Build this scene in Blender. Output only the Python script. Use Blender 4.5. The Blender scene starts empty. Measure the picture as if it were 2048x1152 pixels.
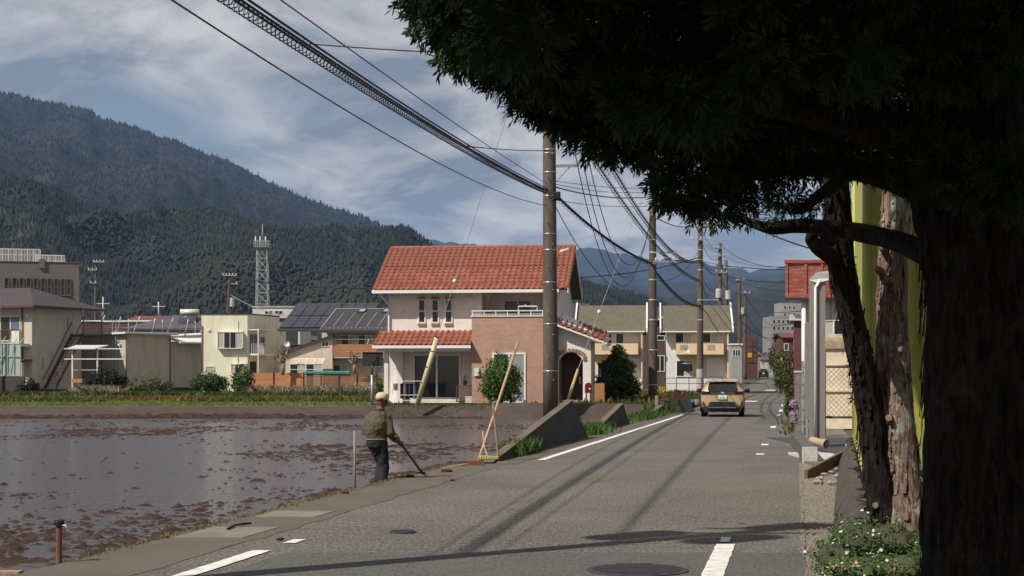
import bpy, bmesh, math, random
import numpy as np
from mathutils import Vector, Matrix, Euler

random.seed(7)
RNG = np.random.default_rng(11)
scene = bpy.context.scene
COL = scene.collection
R = math.radians

# ------------------------------------------------------------------ camera
FPX, YH, HC = 3200.0, 755.0, 1.6          # focal length in photo pixels, horizon row, eye height
cam_d = bpy.data.cameras.new('camera')
cam = bpy.data.objects.new('camera', cam_d); COL.objects.link(cam)
cam.location = (0, 0, HC); cam.rotation_euler = (R(90), 0, 0)
cam_d.sensor_width = 36.0; cam_d.lens = FPX / 2048 * 36
cam_d.shift_y = (YH - 576) / 2048
cam_d.clip_start = 0.1; cam_d.clip_end = 60000
scene.camera = cam

# ------------------------------------------------------------------ sky, sun, exposure
SUN_EL, SUN_AZ = R(47), math.atan2(-0.79, -0.61)       # direction towards the sun
TOSUN = Vector((math.sin(SUN_AZ) * math.cos(SUN_EL), math.cos(SUN_AZ) * math.cos(SUN_EL), math.sin(SUN_EL)))
world = bpy.data.worlds.new('World'); scene.world = world; world.use_nodes = True
wt = world.node_tree; wt.nodes.clear()
def wn(t, **k):
    n = wt.nodes.new(t)
    for a, b in k.items(): setattr(n, a, b)
    return n
def wl(a, b): wt.links.new(a, b)
sky = wn('ShaderNodeTexSky', sky_type='NISHITA', sun_disc=False, sun_elevation=SUN_EL, sun_rotation=SUN_AZ % (2 * math.pi),
         altitude=300, air_density=1.0, dust_density=1.4, ozone_density=1.5)
tc = wn('ShaderNodeTexCoord')
sep = wn('ShaderNodeSeparateXYZ'); wl(tc.outputs['Generated'], sep.inputs[0])
zz = wn('ShaderNodeMath', operation='MAXIMUM'); wl(sep.outputs['Z'], zz.inputs[0]); zz.inputs[1].default_value = 0.0
za = wn('ShaderNodeMath', operation='ADD'); wl(zz.outputs[0], za.inputs[0]); za.inputs[1].default_value = 0.30
dx = wn('ShaderNodeMath', operation='DIVIDE'); wl(sep.outputs['X'], dx.inputs[0]); wl(za.outputs[0], dx.inputs[1])
dy = wn('ShaderNodeMath', operation='DIVIDE'); wl(sep.outputs['Y'], dy.inputs[0]); wl(za.outputs[0], dy.inputs[1])
cb = wn('ShaderNodeCombineXYZ'); wl(dx.outputs[0], cb.inputs[0]); wl(dy.outputs[0], cb.inputs[1])
mp = wn('ShaderNodeMapping'); wl(cb.outputs[0], mp.inputs[0]); mp.inputs['Location'].default_value = (3.35, 1.7, 0.4); mp.inputs['Scale'].default_value = (1.0, 1.0, 1)
n1 = wn('ShaderNodeTexNoise'); wl(mp.outputs[0], n1.inputs['Vector']); n1.inputs['Scale'].default_value = 1.7; n1.inputs['Detail'].default_value = 9; n1.inputs['Roughness'].default_value = 0.56; n1.inputs['Distortion'].default_value = 0.35
cr = wn('ShaderNodeValToRGB'); wl(n1.outputs['Fac'], cr.inputs[0])
cr.color_ramp.elements[0].position = 0.27; cr.color_ramp.elements[0].color = (0, 0, 0, 1)
cr.color_ramp.elements[1].position = 0.50; cr.color_ramp.elements[1].color = (1, 1, 1, 1)
n2 = wn('ShaderNodeTexNoise'); wl(mp.outputs[0], n2.inputs['Vector']); n2.inputs['Scale'].default_value = 4.4; n2.inputs['Detail'].default_value = 9; n2.inputs['Roughness'].default_value = 0.58; n2.inputs['Distortion'].default_value = .5
cr2 = wn('ShaderNodeValToRGB'); wl(n2.outputs['Fac'], cr2.inputs[0])
cr2.color_ramp.elements[0].position = 0.42; cr2.color_ramp.elements[0].color = (2.1, 2.3, 2.65, 1)
cr2.color_ramp.elements[1].position = 0.63; cr2.color_ramp.elements[1].color = (6.6, 6.2, 5.9, 1)
fm = wn('ShaderNodeMath', operation='MULTIPLY'); wl(cr.outputs[0], fm.inputs[0]); fm.inputs[1].default_value = 0.92
mx = wn('ShaderNodeMix', data_type='RGBA'); wl(fm.outputs[0], mx.inputs['Factor'])
tint = wn('ShaderNodeMix', data_type='RGBA', blend_type='MULTIPLY'); tint.inputs['Factor'].default_value = 1
wl(sky.outputs[0], tint.inputs['A']); tint.inputs['B'].default_value = (0.86, 0.78, 0.72, 1)
wl(tint.outputs['Result'], mx.inputs['A']); wl(cr2.outputs[0], mx.inputs['B'])
bg = wn('ShaderNodeBackground'); wl(mx.outputs['Result'], bg.inputs['Color']); bg.inputs['Strength'].default_value = 0.10
wo = wn('ShaderNodeOutputWorld'); wl(bg.outputs[0], wo.inputs['Surface'])

sun_d = bpy.data.lights.new('sun', 'SUN'); sun_d.energy = 5.0; sun_d.angle = R(0.55); sun_d.color = (1.0, 0.93, 0.83)
sun = bpy.data.objects.new('sun', sun_d); COL.objects.link(sun)
sun.rotation_euler = (-TOSUN).to_track_quat('-Z', 'Y').to_euler(); sun.location = TOSUN * 60

scene.view_settings.view_transform = 'Standard'; scene.view_settings.look = 'None'
scene.view_settings.exposure = 0.1; scene.view_settings.gamma = 1.0; scene.view_settings.use_curve_mapping = False
scene.render.engine = 'CYCLES'
scene.cycles.use_denoising = True
scene.cycles.max_bounces = 6; scene.cycles.diffuse_bounces = 3; scene.cycles.glossy_bounces = 3
scene.cycles.transmission_bounces = 4; scene.cycles.transparent_max_bounces = 8; scene.cycles.volume_bounces = 1
scene.cycles.sample_clamp_indirect = 4.0

# ------------------------------------------------------------------ helpers
def P(x, y, D): return Vector(((x - 1024) * D / FPX, D, HC - (y - YH) * D / FPX))
def lerp(a, b, t): return a + (b - a) * t
def smooth(a, b, t):
    t = min(1, max(0, (t - a) / (b - a))); return t * t * (3 - 2 * t)
def zroad(Y): return 1.75 * smooth(60, 330, Y) + max(0, (Y - 330)) * 0.0
def roadX(Y, q=0.0): return 0.178 * Y - 2.76 + q
def Q(q, Y, z=0.0): return Vector((roadX(Y, q), Y, zroad(Y) + z))

def tag(o, label=None, cat=None, group=None, kind=None):
    if label: o['label'] = label
    if cat: o['category'] = cat
    if group: o['group'] = group
    if kind: o['kind'] = kind
    return o
def empty(name, loc=(0, 0, 0), rz=0.0, label=None, cat=None, group=None):
    o = bpy.data.objects.new(name, None); COL.objects.link(o)
    o.empty_display_size = 0.2; o.location = loc; o.rotation_euler = (0, 0, rz)
    return tag(o, label, cat, group)
def link(name, me, parent=None, m=None):
    o = bpy.data.objects.new(name, me); COL.objects.link(o); o.parent = parent
    if m is not None and len(me.materials) == 0: me.materials.append(m)
    return o
def copy_tree(o, parent=None):
    c = o.copy(); COL.objects.link(c); c.parent = parent
    for ch in list(o.children): copy_tree(ch, c)
    return c
def np_mesh(name, V, Fq, m, parent=None, sm=False):
    V = np.asarray(V, dtype=np.float32).reshape(-1, 3); Fq = np.asarray(Fq, dtype=np.int32); k = Fq.shape[1]
    me = bpy.data.meshes.new(name); me.vertices.add(len(V)); me.vertices.foreach_set('co', V.ravel())
    me.loops.add(Fq.size); me.loops.foreach_set('vertex_index', Fq.ravel())
    me.polygons.add(len(Fq)); me.polygons.foreach_set('loop_start', np.arange(0, Fq.size, k, dtype=np.int32))
    me.polygons.foreach_set('loop_total', np.full(len(Fq), k, dtype=np.int32))
    if sm: me.polygons.foreach_set('use_smooth', np.ones(len(Fq), dtype=bool))
    me.materials.append(m); me.update(calc_edges=True)
    return link(name, me, parent)
def grid_faces(nr, nc):
    a = (np.arange(nr - 1)[:, None] * nc + np.arange(nc - 1)[None, :]).ravel()
    return np.stack([a, a + 1, a + nc + 1, a + nc], 1)

class MB:
    """collects simple shapes for one mesh"""
    def __init__(s): s.v = []; s.f = []
    def add(s, vs, fs):
        b = len(s.v); s.v += [tuple(v) for v in vs]; s.f += [tuple(i + b for i in f) for f in fs]; return s
    def box(s, x0, x1, y0, y1, z0, z1, rz=0.0, piv=None):
        vs = [Vector((x, y, z)) for z in (z0, z1) for y in (y0, y1) for x in (x0, x1)]
        if rz:
            c = Vector(piv) if piv else Vector(((x0 + x1) / 2, (y0 + y1) / 2, 0)); M = Matrix.Rotation(rz, 3, 'Z')
            vs = [M @ (v - c) + c for v in vs]
        return s.add(vs, [(0, 2, 3, 1), (4, 5, 7, 6), (0, 1, 5, 4), (2, 6, 7, 3), (0, 4, 6, 2), (1, 3, 7, 5)])
    def bar(s, a, b, w, h=None, up=(0, 0, 1)):
        a = Vector(a); b = Vector(b); h = h or w; d = (b - a).normalized(); u = Vector(up)
        if abs(d.dot(u)) > .98: u = Vector((0, 1, 0))
        x = d.cross(u).normalized(); y = x.cross(d).normalized(); vs = []
        for p in (a, b):
            for i, j in ((-1, -1), (1, -1), (1, 1), (-1, 1)): vs.append(p + x * (i * w / 2) + y * (j * h / 2))
        return s.add(vs, [(3, 2, 1, 0), (4, 5, 6, 7), (0, 1, 5, 4), (1, 2, 6, 5), (2, 3, 7, 6), (3, 0, 4, 7)])
    def tube(s, pts, rad, n=8, cap=True):
        pts = [Vector(p) for p in pts]; k = len(pts)
        if not hasattr(rad, '__len__'): rad = [rad] * k
        vs = []; up = Vector((0, 0, 1))
        t0 = (pts[1] - pts[0]).normalized()
        if abs(t0.dot(up)) > .95: up = Vector((0, 1, 0))
        x = t0.cross(up).normalized()
        for i, p in enumerate(pts):
            t = (pts[min(i + 1, k - 1)] - pts[max(i - 1, 0)]).normalized()
            x = (x - t * x.dot(t)).normalized(); y = t.cross(x)
            for j in range(n):
                a = 2 * math.pi * j / n; vs.append(p + (x * math.cos(a) + y * math.sin(a)) * rad[i])
        fs = [(i * n + j, i * n + (j + 1) % n, (i + 1) * n + (j + 1) % n, (i + 1) * n + j) for i in range(k - 1) for j in range(n)]
        if cap: fs += [tuple(range(n - 1, -1, -1)), tuple((k - 1) * n + j for j in range(n))]
        return s.add(vs, fs)
    def lathe(s, prof, c=(0, 0, 0), n=16, cap=True):
        c = Vector(c); vs = []
        for r, z in prof:
            for j in range(n):
                a = 2 * math.pi * j / n; vs.append(c + Vector((r * math.cos(a), r * math.sin(a), z)))
        k = len(prof); fs = [(i * n + j, i * n + (j + 1) % n, (i + 1) * n + (j + 1) % n, (i + 1) * n + j) for i in range(k - 1) for j in range(n)]
        if cap: fs += [tuple(range(n - 1, -1, -1)), tuple((k - 1) * n + j for j in range(n))]
        return s.add(vs, fs)
    def prism(s, poly, d):
        """poly: list of 3-D points, extruded by vector d"""
        p = [Vector(q) for q in poly]; n = len(p); d = Vector(d)
        vs = p + [q + d for q in p]
        return s.add(vs, [tuple(range(n - 1, -1, -1)), tuple(range(n, 2 * n))] + [(i, (i + 1) % n, n + (i + 1) % n, n + i) for i in range(n)])
    def ball(s, c, r, n=10, k=6, sq=(1, 1, 1)):
        c = Vector(c); vs = []
        for i in range(k + 1):
            t = math.pi * i / k
            for j in range(n):
                a = 2 * math.pi * j / n
                vs.append(c + Vector((r * sq[0] * math.sin(t) * math.cos(a), r * sq[1] * math.sin(t) * math.sin(a), -r * sq[2] * math.cos(t))))
        return s.add(vs, [(i * n + j, i * n + (j + 1) % n, (i + 1) * n + (j + 1) % n, (i + 1) * n + j) for i in range(k) for j in range(n)])
    def build(s, name, m, parent=None, sm=False, fix=True, bevel=0.0):
        me = bpy.data.meshes.new(name); me.from_pydata(s.v, [], s.f)
        if fix:
            bm = bmesh.new(); bm.from_mesh(me); bmesh.ops.remove_doubles(bm, verts=bm.verts, dist=1e-5)
            bmesh.ops.recalc_face_normals(bm, faces=bm.faces)
            if bevel: bmesh.ops.bevel(bm, geom=bm.edges[:], offset=bevel, segments=1, affect='EDGES', profile=0.5)
            bm.to_mesh(me); bm.free()
        if sm:
            me.polygons.foreach_set('use_smooth', np.ones(len(me.polygons), dtype=bool))
        me.materials.append(m); me.update()
        return link(name, me, parent)

# ---- value noise on numpy arrays
def _h(i, j, seed):
    n = (i.astype(np.int64) * 374761393 + j.astype(np.int64) * 668265263 + seed * 1442695041) & 0x7fffffff
    n = ((n ^ (n >> 13)) * 1274126177) & 0x7fffffff
    return ((n ^ (n >> 16)) & 0xffff) / 65535.0
def vnoise(x, y, seed=0):
    x = np.asarray(x, float); y = np.asarray(y, float); i = np.floor(x); j = np.floor(y); u = x - i; v = y - j
    u = u * u * (3 - 2 * u); v = v * v * (3 - 2 * v); i = i.astype(np.int64); j = j.astype(np.int64)
    return (_h(i, j, seed) * (1 - u) + _h(i + 1, j, seed) * u) * (1 - v) + (_h(i, j + 1, seed) * (1 - u) + _h(i + 1, j + 1, seed) * u) * v
def fbm(x, y, oct=5, seed=0, gain=.5):
    s = 0; a = 1; t = 0
    for o in range(oct): s = s + a * vnoise(np.asarray(x) * 2 ** o + 17.3 * o, np.asarray(y) * 2 ** o - 9.1 * o, seed + o); t += a; a *= gain
    return s / t

# ------------------------------------------------------------------ materials
MATS = {}
def mat(name, col, rough=.75, var=.18, scale=6.0, bump=0.0, bscale=None, metal=0.0, spec=.35, dirt=None, dirt_amt=.0, dirt_scale=1.2, rnd=0.0, trans=0.0, stretch=(1, 1, 1), detail=5, coat=0.0, sss=0.0):
    """plain surface: base colour with two scales of procedural variation, optional stains (dirt) and fine relief"""
    if name in MATS: return MATS[name]
    m = bpy.data.materials.new(name); m.use_nodes = True; t = m.node_tree; N = t.nodes; L = t.links; b = N['Principled BSDF']
    b.inputs['Roughness'].default_value = rough; b.inputs['Metallic'].default_value = metal; b.inputs['Specular IOR Level'].default_value = spec
    if coat: b.inputs['Coat Weight'].default_value = coat; b.inputs['Coat Roughness'].default_value = .08
    g = N.new('ShaderNodeNewGeometry'); mpg = N.new('ShaderNodeMapping'); L.new(g.outputs['Position'], mpg.inputs[0]); mpg.inputs['Scale'].default_value = stretch
    n = N.new('ShaderNodeTexNoise'); L.new(mpg.outputs[0], n.inputs['Vector']); n.inputs['Scale'].default_value = scale; n.inputs['Detail'].default_value = detail; n.inputs['Roughness'].default_value = .6
    r = N.new('ShaderNodeValToRGB'); L.new(n.outputs['Fac'], r.inputs[0])
    c = Vector(col[:3])
    r.color_ramp.elements[0].position = .28; r.color_ramp.elements[0].color = (*(c * (1 - var)), 1)
    r.color_ramp.elements[1].position = .72; r.color_ramp.elements[1].color = (*(c * (1 + var)), 1)
    out = r.outputs[0]
    if dirt is not None:
        n2 = N.new('ShaderNodeTexNoise'); L.new(mpg.outputs[0], n2.inputs['Vector']); n2.inputs['Scale'].default_value = dirt_scale; n2.inputs['Detail'].default_value = 7; n2.inputs['Roughness'].default_value = .65
        r2 = N.new('ShaderNodeValToRGB'); L.new(n2.outputs['Fac'], r2.inputs[0]); r2.color_ramp.elements[0].position = .46; r2.color_ramp.elements[1].position = .68
        r2.color_ramp.elements[0].color = (0, 0, 0, 1); r2.color_ramp.elements[1].color = (dirt_amt,) * 3 + (1,)
        x = N.new('ShaderNodeMix'); x.data_type = 'RGBA'; L.new(r2.outputs[0], x.inputs['Factor']); L.new(out, x.inputs['A']); x.inputs['B'].default_value = (*dirt[:3], 1); out = x.outputs['Result']
    if rnd:
        oi = N.new('ShaderNodeObjectInfo'); mr = N.new('ShaderNodeMapRange'); L.new(oi.outputs['Random'], mr.inputs['Value']); mr.inputs['To Min'].default_value = 1 - rnd; mr.inputs['To Max'].default_value = 1 + rnd
        x = N.new('ShaderNodeVectorMath'); x.operation = 'SCALE'; L.new(out, x.inputs[0]); L.new(mr.outputs[0], x.inputs['Scale']); out = x.outputs[0]
    L.new(out, b.inputs['Base Color'])
    if bump:
        n3 = N.new('ShaderNodeTexNoise'); L.new(mpg.outputs[0], n3.inputs['Vector']); n3.inputs['Scale'].default_value = bscale or scale * 4; n3.inputs['Detail'].default_value = 4
        bp = N.new('ShaderNodeBump'); bp.inputs['Strength'].default_value = min(1, bump); bp.inputs['Distance'].default_value = .02 * max(1, bump); L.new(n3.outputs['Fac'], bp.inputs['Height']); L.new(bp.outputs[0], b.inputs['Normal'])
    if trans:
        b.inputs['Transmission Weight'].default_value = trans
    MATS[name] = m; return m
def leafmat(name, col, var=.35, scale=1.5, tl=.25, rough=.6):
    if name in MATS: return MATS[name]
    m = mat(name, col, rough, var, scale, spec=.25, detail=6); t = m.node_tree; N = t.nodes; L = t.links; b = N['Principled BSDF']
    tr = N.new('ShaderNodeBsdfTranslucent'); src = b.inputs['Base Color'].links[0].from_socket; L.new(src, tr.inputs['Color'])
    mx = N.new('ShaderNodeMixShader'); mx.inputs[0].default_value = tl; L.new(b.outputs[0], mx.inputs[1]); L.new(tr.outputs[0], mx.inputs[2]); L.new(mx.outputs[0], N['Material Output'].inputs['Surface'])
    return m
def coursemat(name, c1, c2, mortar, w=.2, h=.07, ms=.012, rough=.8, plane='xz', bump=.4, dirt=None):
    """small tile or siding courses too fine to build singly (object coordinates in the wall plane)"""
    if name in MATS: return MATS[name]
    m = bpy.data.materials.new(name); m.use_nodes = True; N = m.node_tree.nodes; L = m.node_tree.links; b = N['Principled BSDF']; b.inputs['Roughness'].default_value = rough; b.inputs['Specular IOR Level'].default_value = .3
    tcn = N.new('ShaderNodeTexCoord'); sp = N.new('ShaderNodeSeparateXYZ'); L.new(tcn.outputs['Object'], sp.inputs[0]); ad = N.new('ShaderNodeMath'); ad.operation = 'ADD'; L.new(sp.outputs[0], ad.inputs[0]); L.new(sp.outputs[1], ad.inputs[1])
    cm = N.new('ShaderNodeCombineXYZ'); L.new(ad.outputs[0], cm.inputs[0]); L.new(sp.outputs[2], cm.inputs[1])
    br = N.new('ShaderNodeTexBrick'); L.new(cm.outputs[0], br.inputs['Vector']); br.inputs['Color1'].default_value = (*c1, 1); br.inputs['Color2'].default_value = (*c2, 1); br.inputs['Mortar'].default_value = (*mortar, 1)
    br.inputs['Scale'].default_value = 1; br.inputs['Brick Width'].default_value = w; br.inputs['Row Height'].default_value = h; br.inputs['Mortar Size'].default_value = ms
    n = N.new('ShaderNodeTexNoise'); L.new(tcn.outputs['Object'], n.inputs['Vector']); n.inputs['Scale'].default_value = .9; n.inputs['Detail'].default_value = 8; n.inputs['Roughness'].default_value = .65
    mr = N.new('ShaderNodeMapRange'); L.new(n.outputs['Fac'], mr.inputs['Value']); mr.inputs['From Min'].default_value = .3; mr.inputs['From Max'].default_value = .7; mr.inputs['To Min'].default_value = .84; mr.inputs['To Max'].default_value = 1.1
    x = N.new('ShaderNodeVectorMath'); x.operation = 'SCALE'; L.new(br.outputs['Color'], x.inputs[0]); L.new(mr.outputs[0], x.inputs['Scale']); L.new(x.outputs[0], b.inputs['Base Color'])
    bp = N.new('ShaderNodeBump'); bp.inputs['Strength'].default_value = bump; bp.inputs['Distance'].default_value = .01; bp.invert = True; L.new(br.outputs['Fac'], bp.inputs['Height']); L.new(bp.outputs[0], b.inputs['Normal'])
    MATS[name] = m; return m

M_white = mat('white_trim', (.72, .70, .67), .5, .06, 3)
M_glass = mat('dark_glass', (.02, .024, .026), .06, .3, .8, spec=.6)
M_curtain = mat('curtained_glass', (.42, .41, .38), .25, .22, 9, stretch=(6, 6, .4), spec=.6)
M_alu = mat('aluminium', (.55, .55, .55), .4, .1, 8, metal=.6)
M_dark = mat('dark_metal', (.03, .03, .032), .5, .3, 9)
M_black = mat('black_rubber', (.012, .012, .012), .7, .3, 20)
M_conc = mat('pole_concrete', (.105, .082, .067), .85, .2, 5, bump=.3, dirt=(.06, .047, .04), dirt_amt=.7, dirt_scale=1.5, stretch=(1, 1, .25))
M_steel = mat('galvanised_steel', (.42, .43, .44), .45, .15, 9, metal=.5, dirt=(.22, .2, .18), dirt_amt=.5)
M_rust = mat('rust', (.16, .07, .045), .85, .4, 12, bump=.4)
M_wood = mat('weathered_wood', (.30, .22, .14), .8, .3, 6, bump=.4, stretch=(6, 6, 1))
M_wall = mat('cream_render', (.66, .62, .53), .85, .07, 1.5, bump=.1, bscale=30, dirt=(.42, .38, .31), dirt_amt=.5, dirt_scale=2.2, stretch=(1, 1, .2))
M_cable = mat('cable_black', (.012, .012, .013), .55, .2, 5)
# ================================================================== SETTING
M_ground = mat('field_soil', (.075, .062, .045), .95, .35, .6, bump=.8, bscale=6, dirt=(.06, .085, .03), dirt_amt=.9, dirt_scale=.35)
M_mud = mat('wet_mud', (.050, .032, .025), .92, .4, 5, bump=1.0, bscale=22, spec=.12, dirt=(.024, .017, .014), dirt_amt=.8, dirt_scale=1.3)
M_bank = mat('plastered_mud', (.056, .041, .034), .8, .22, 3, bump=.6, bscale=9, dirt=(.075, .056, .045), dirt_amt=.7, dirt_scale=.8, stretch=(.5, 1, 1))

def ground_z(q, Y):
    if q > -3.3: return zroad(Y) - .05
    if Y < 12.8: return -.04
    if Y < 76.6: return -.9
    if q > -7 and Y < 82: return zroad(Y) + .02
    return max(.24, zroad(Y) + .05)
ys = [-40, -10, 0, 5, 9, 12.7, 12.9, 20, 30, 40, 50, 60, 70, 73.4, 76.5, 76.7, 78, 82.2, 90, 100, 115, 130, 150, 175, 200, 230, 260, 300, 340, 400, 600, 1000, 2500, 14000]
qs = [-9000, -3000, -800, -300, -150, -90, -60, -40, -25, -15, -7.1, -6.9, -5, -3.4, -3.2, 0, 3, 4, 6, 10, 20, 40, 80, 150, 300, 900, 3000, 9000]
V = [(roadX(min(Y, 600), q), Y, ground_z(q, Y) - (1.2 if Y > 3000 else 0)) for Y in ys for q in qs]
tag(np_mesh('ground', V, grid_faces(len(ys), len(qs)), M_ground), kind='structure')

# ---- road: asphalt strip with worn patches, seams and cracks
def asphalt():
    m = bpy.data.materials.new('asphalt'); m.use_nodes = True; N = m.node_tree.nodes; L = m.node_tree.links; b = N['Principled BSDF']; b.inputs['Roughness'].default_value = .85; b.inputs['Specular IOR Level'].default_value = .3
    g = N.new('ShaderNodeNewGeometry')
    def noise(s, d=6, r=.6, st=(1, 1, 1)):
        mpn = N.new('ShaderNodeMapping'); L.new(g.outputs['Position'], mpn.inputs[0]); mpn.inputs['Scale'].default_value = st
        n = N.new('ShaderNodeTexNoise'); L.new(mpn.outputs[0], n.inputs['Vector']); n.inputs['Scale'].default_value = s; n.inputs['Detail'].default_value = d; n.inputs['Roughness'].default_value = r; return n.outputs['Fac']
    def ramp(f, a, ca, b2, cb2):
        r = N.new('ShaderNodeValToRGB'); L.new(f, r.inputs[0]); r.color_ramp.elements[0].position = a; r.color_ramp.elements[1].position = b2; r.color_ramp.elements[0].color = (*ca, 1); r.color_ramp.elements[1].color = (*cb2, 1); return r.outputs[0]
    def mix(f, a, bb, mode='MIX'):
        x = N.new('ShaderNodeMix'); x.data_type = 'RGBA'; x.blend_type = mode
        if isinstance(f, float): x.inputs['Factor'].default_value = f
        else: L.new(f, x.inputs['Factor'])
        L.new(a, x.inputs['A']); 
        if isinstance(bb, tuple): x.inputs['B'].default_value = (*bb, 1)
        else: L.new(bb, x.inputs['B'])
        return x.outputs['Result']
    base = ramp(noise(.35, 7, .65), .3, (.092, .086, .078), .7, (.135, .128, .115))
    agg = ramp(noise(30, 4, .7, (1, .28, 1)), .36, (.5, .5, .5), .66, (1.6, 1.57, 1.5))
    c = mix(1.0, base, agg, 'MULTIPLY')
    stain = ramp(noise(.9, 8, .7, (1, .35, 1)), .52, (0, 0, 0), .74, (.55, .55, .55))
    c = mix(stain, c, (.155, .137, .112))
    vo = N.new('ShaderNodeTexVoronoi'); vo.feature = 'DISTANCE_TO_EDGE'; vo.inputs['Scale'].default_value = .33
    wv = N.new('ShaderNodeMixRGB') if False else None
    off = N.new('ShaderNodeTexNoise'); L.new(g.outputs['Position'], off.inputs['Vector']); off.inputs['Scale'].default_value = .8; off.inputs['Detail'].default_value = 6
    va = N.new('ShaderNodeVectorMath'); va.operation = 'MULTIPLY_ADD'; L.new(off.outputs['Color'], va.inputs[0]); va.inputs[1].default_value = (1.6, 1.6, 0); L.new(g.outputs['Position'], va.inputs[2]); L.new(va.outputs[0], vo.inputs['Vector'])
    ck = ramp(vo.outputs['Distance'], .0, (1, 1, 1), .010, (0, 0, 0))
    gate = ramp(noise(.16, 3, .5), .44, (0, 0, 0), .56, (.8, .8, .8))
    c = mix(mix(1.0, ck, gate, 'MULTIPLY'), c, (.035, .033, .03))
    L.new(c, b.inputs['Base Color'])
    bp = N.new('ShaderNodeBump'); bp.inputs['Strength'].default_value = .6; bp.inputs['Distance'].default_value = .008; L.new(noise(70, 3, .6), bp.inputs['Height']); L.new(bp.outputs[0], b.inputs['Normal'])
    return m
M_asph = asphalt()
M_asph2 = mat('asphalt_patch', (.086, .082, .077), .85, .42, 30, stretch=(1, .28, 1), bump=.4, bscale=60, dirt=(.115, .105, .09), dirt_amt=.5, dirt_scale=1.3)
M_shoulder = mat('dirty_shoulder', (.112, .096, .078), .9, .25, 30, bump=.5, bscale=60, dirt=(.085, .066, .05), dirt_amt=.8, dirt_scale=.9)
M_gravel = mat('verge_gravel', (.17, .15, .12), .95, .4, 18, bump=1.0, bscale=30, dirt=(.10, .09, .06), dirt_amt=.7, dirt_scale=1.1)
M_paint = mat('road_paint', (.70, .69, .66), .7, .1, 8, dirt=(.26, .25, .22), dirt_amt=.6, dirt_scale=9, bump=.2, bscale=50)
def strip(name, q0, q1, y0, y1, z, m, dy=2.0, nq=4, jag=0.0, kind='structure', parent=None, crown=0.0):
    Y = list(np.arange(y0, y1, dy)) + [y1]; V = []
    for Yv in Y:
        a = (q0(Yv) if callable(q0) else q0) + (random.uniform(-jag, jag)); b_ = (q1(Yv) if callable(q1) else q1) + random.uniform(-jag, jag)
        for k in range(nq + 1): V.append(Q(lerp(a, b_, k / nq), Yv, z + crown * (1 - (2 * k / nq - 1) ** 2)))
    o = np_mesh(name, V, grid_faces(len(Y), nq + 1), m, parent)
    return tag(o, kind=kind) if kind and not parent else o
strip('road', -2.62, lambda Y: 2.85 - .5 * smooth(55, 90, Y), -6, 420, 0, M_asph, 2.0, 6, .02)
strip('road_shoulder', -3.58, -2.58, -6, 29.5, .004, M_shoulder, .5, 3, .05)
strip('road_shoulder', lambda Y: -3.2 + .55 * smooth(45, 70, Y), -2.45, 29.5, 110, .006, M_shoulder, 1.0, 2, .06)
strip('gravel_verge', lambda Y: 2.75 - .5 * smooth(55, 90, Y), lambda Y: 4.6 if Y < 28 else 4.2, -6, 200, -.012, M_gravel, .5, 4, .05)
strip('road_patch', -1.9, 2.83, 8, 14.6, .004, M_asph2, .8, 4, .015)
strip('road_patch', 1.3, 2.2, 55, 78, .004, M_asph2, .8, 2, .03)
# painted lines, with ragged edges
def line(name, q0, y0, y1, w, label, q1=None):
    V = []; n = max(2, int((y1 - y0) / .16)); q1 = q0 if q1 is None else q1
    for i in range(n + 1):
        t = i / n; Yv = lerp(y0, y1, t); qq = lerp(q0, q1, t)
        V += [Q(qq - w / 2 + random.uniform(-.005, .005), Yv, .009), Q(qq + w / 2 + random.uniform(-.005, .005), Yv, .009)]
    o = np_mesh(name, V, grid_faces(n + 1, 2), M_paint)
    return tag(o, label, 'road marking', 'painted road edge lines')
line('road_line', -2.17, 10.5, 14.75, .17, 'near white edge line at the bottom beside the paddy')
line('road_line', -2.13, 15.4, 15.75, .12, 'small white paint scrap past the near left edge line')
line('road_line', -2.18, 30.9, 68.5, .15, 'long white edge line running up to the tan car', -2.12)
line('road_line', -1.75, 92, 122, .15, 'white edge line beyond the tan car on the far bend')
line('road_line', 2.08, 11.2, 15.3, .18, 'near white edge line at the bottom beside the dark stone wall')
line('road_line', 2.06, 15.5, 15.95, .10, 'flaking paint scrap past the near right edge line')
for yy, a, nm in ((33.0, .5, 'first'), (37.6, .8, 'second'), (50.5, 2.0, 'third'), (67, 1.2, 'fourth'), (74, 4.2, 'fifth'), (86, 5.5, 'sixth')):
    line('road_line', 2.0, yy, yy + a, .17, '%s white dash along the right road edge counting away from the camera' % nm)
line('road_line', -.5, 99, 101.5, 1.6, 'worn white paint patch across the far lane')
line('road_line', .9, 145, 149, 2.2, 'pale worn crossing paint on the far road near the black car')

# ---- paddy: water sheet over a mud bed whose clods break the surface
WZ = -.30
px0, px1, py0, py1, st = -26.0, 9.0, 13.0, 74.6, .105
gx = np.arange(px0, px1, st); gy = np.arange(py0, py1, st * 1.05)
X, Y = np.meshgrid(gx, gy)
Qv = X - (.178 * Y - 2.76)
patch = fbm(X * .17 + 4.4, Y * .11 + 2.2, 4, 21)
clod = fbm(X * 4.2, Y * 3.4, 3, 40, .6); fine = fbm(X * 6.5, Y * 5.5, 2, 77)
d2 = fbm(X * .05 + 1.0, Y * .05 + 8.0, 2, 90)
left = np.clip((1.5 - X) / 12, 0, 1) * np.clip((66 - Y) / 20, .0, 1)
Z = WZ - .108 + .24 * (clod - .5) + .14 * (fine - .5) + .36 * np.clip(patch - .5, -.12, .2) + .045 * (d2 - .5) + .030 * left - .05 * np.clip((Y - 56) / 10, 0, 1)
Z = np.minimum(Z, WZ + .05)
Z += .25 * np.clip((Qv + 4.3) / .8, 0, 1) * 0 + .5 * np.clip(Qv + 3.75, 0, .8)            # rises to the shoulder edge
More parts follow.
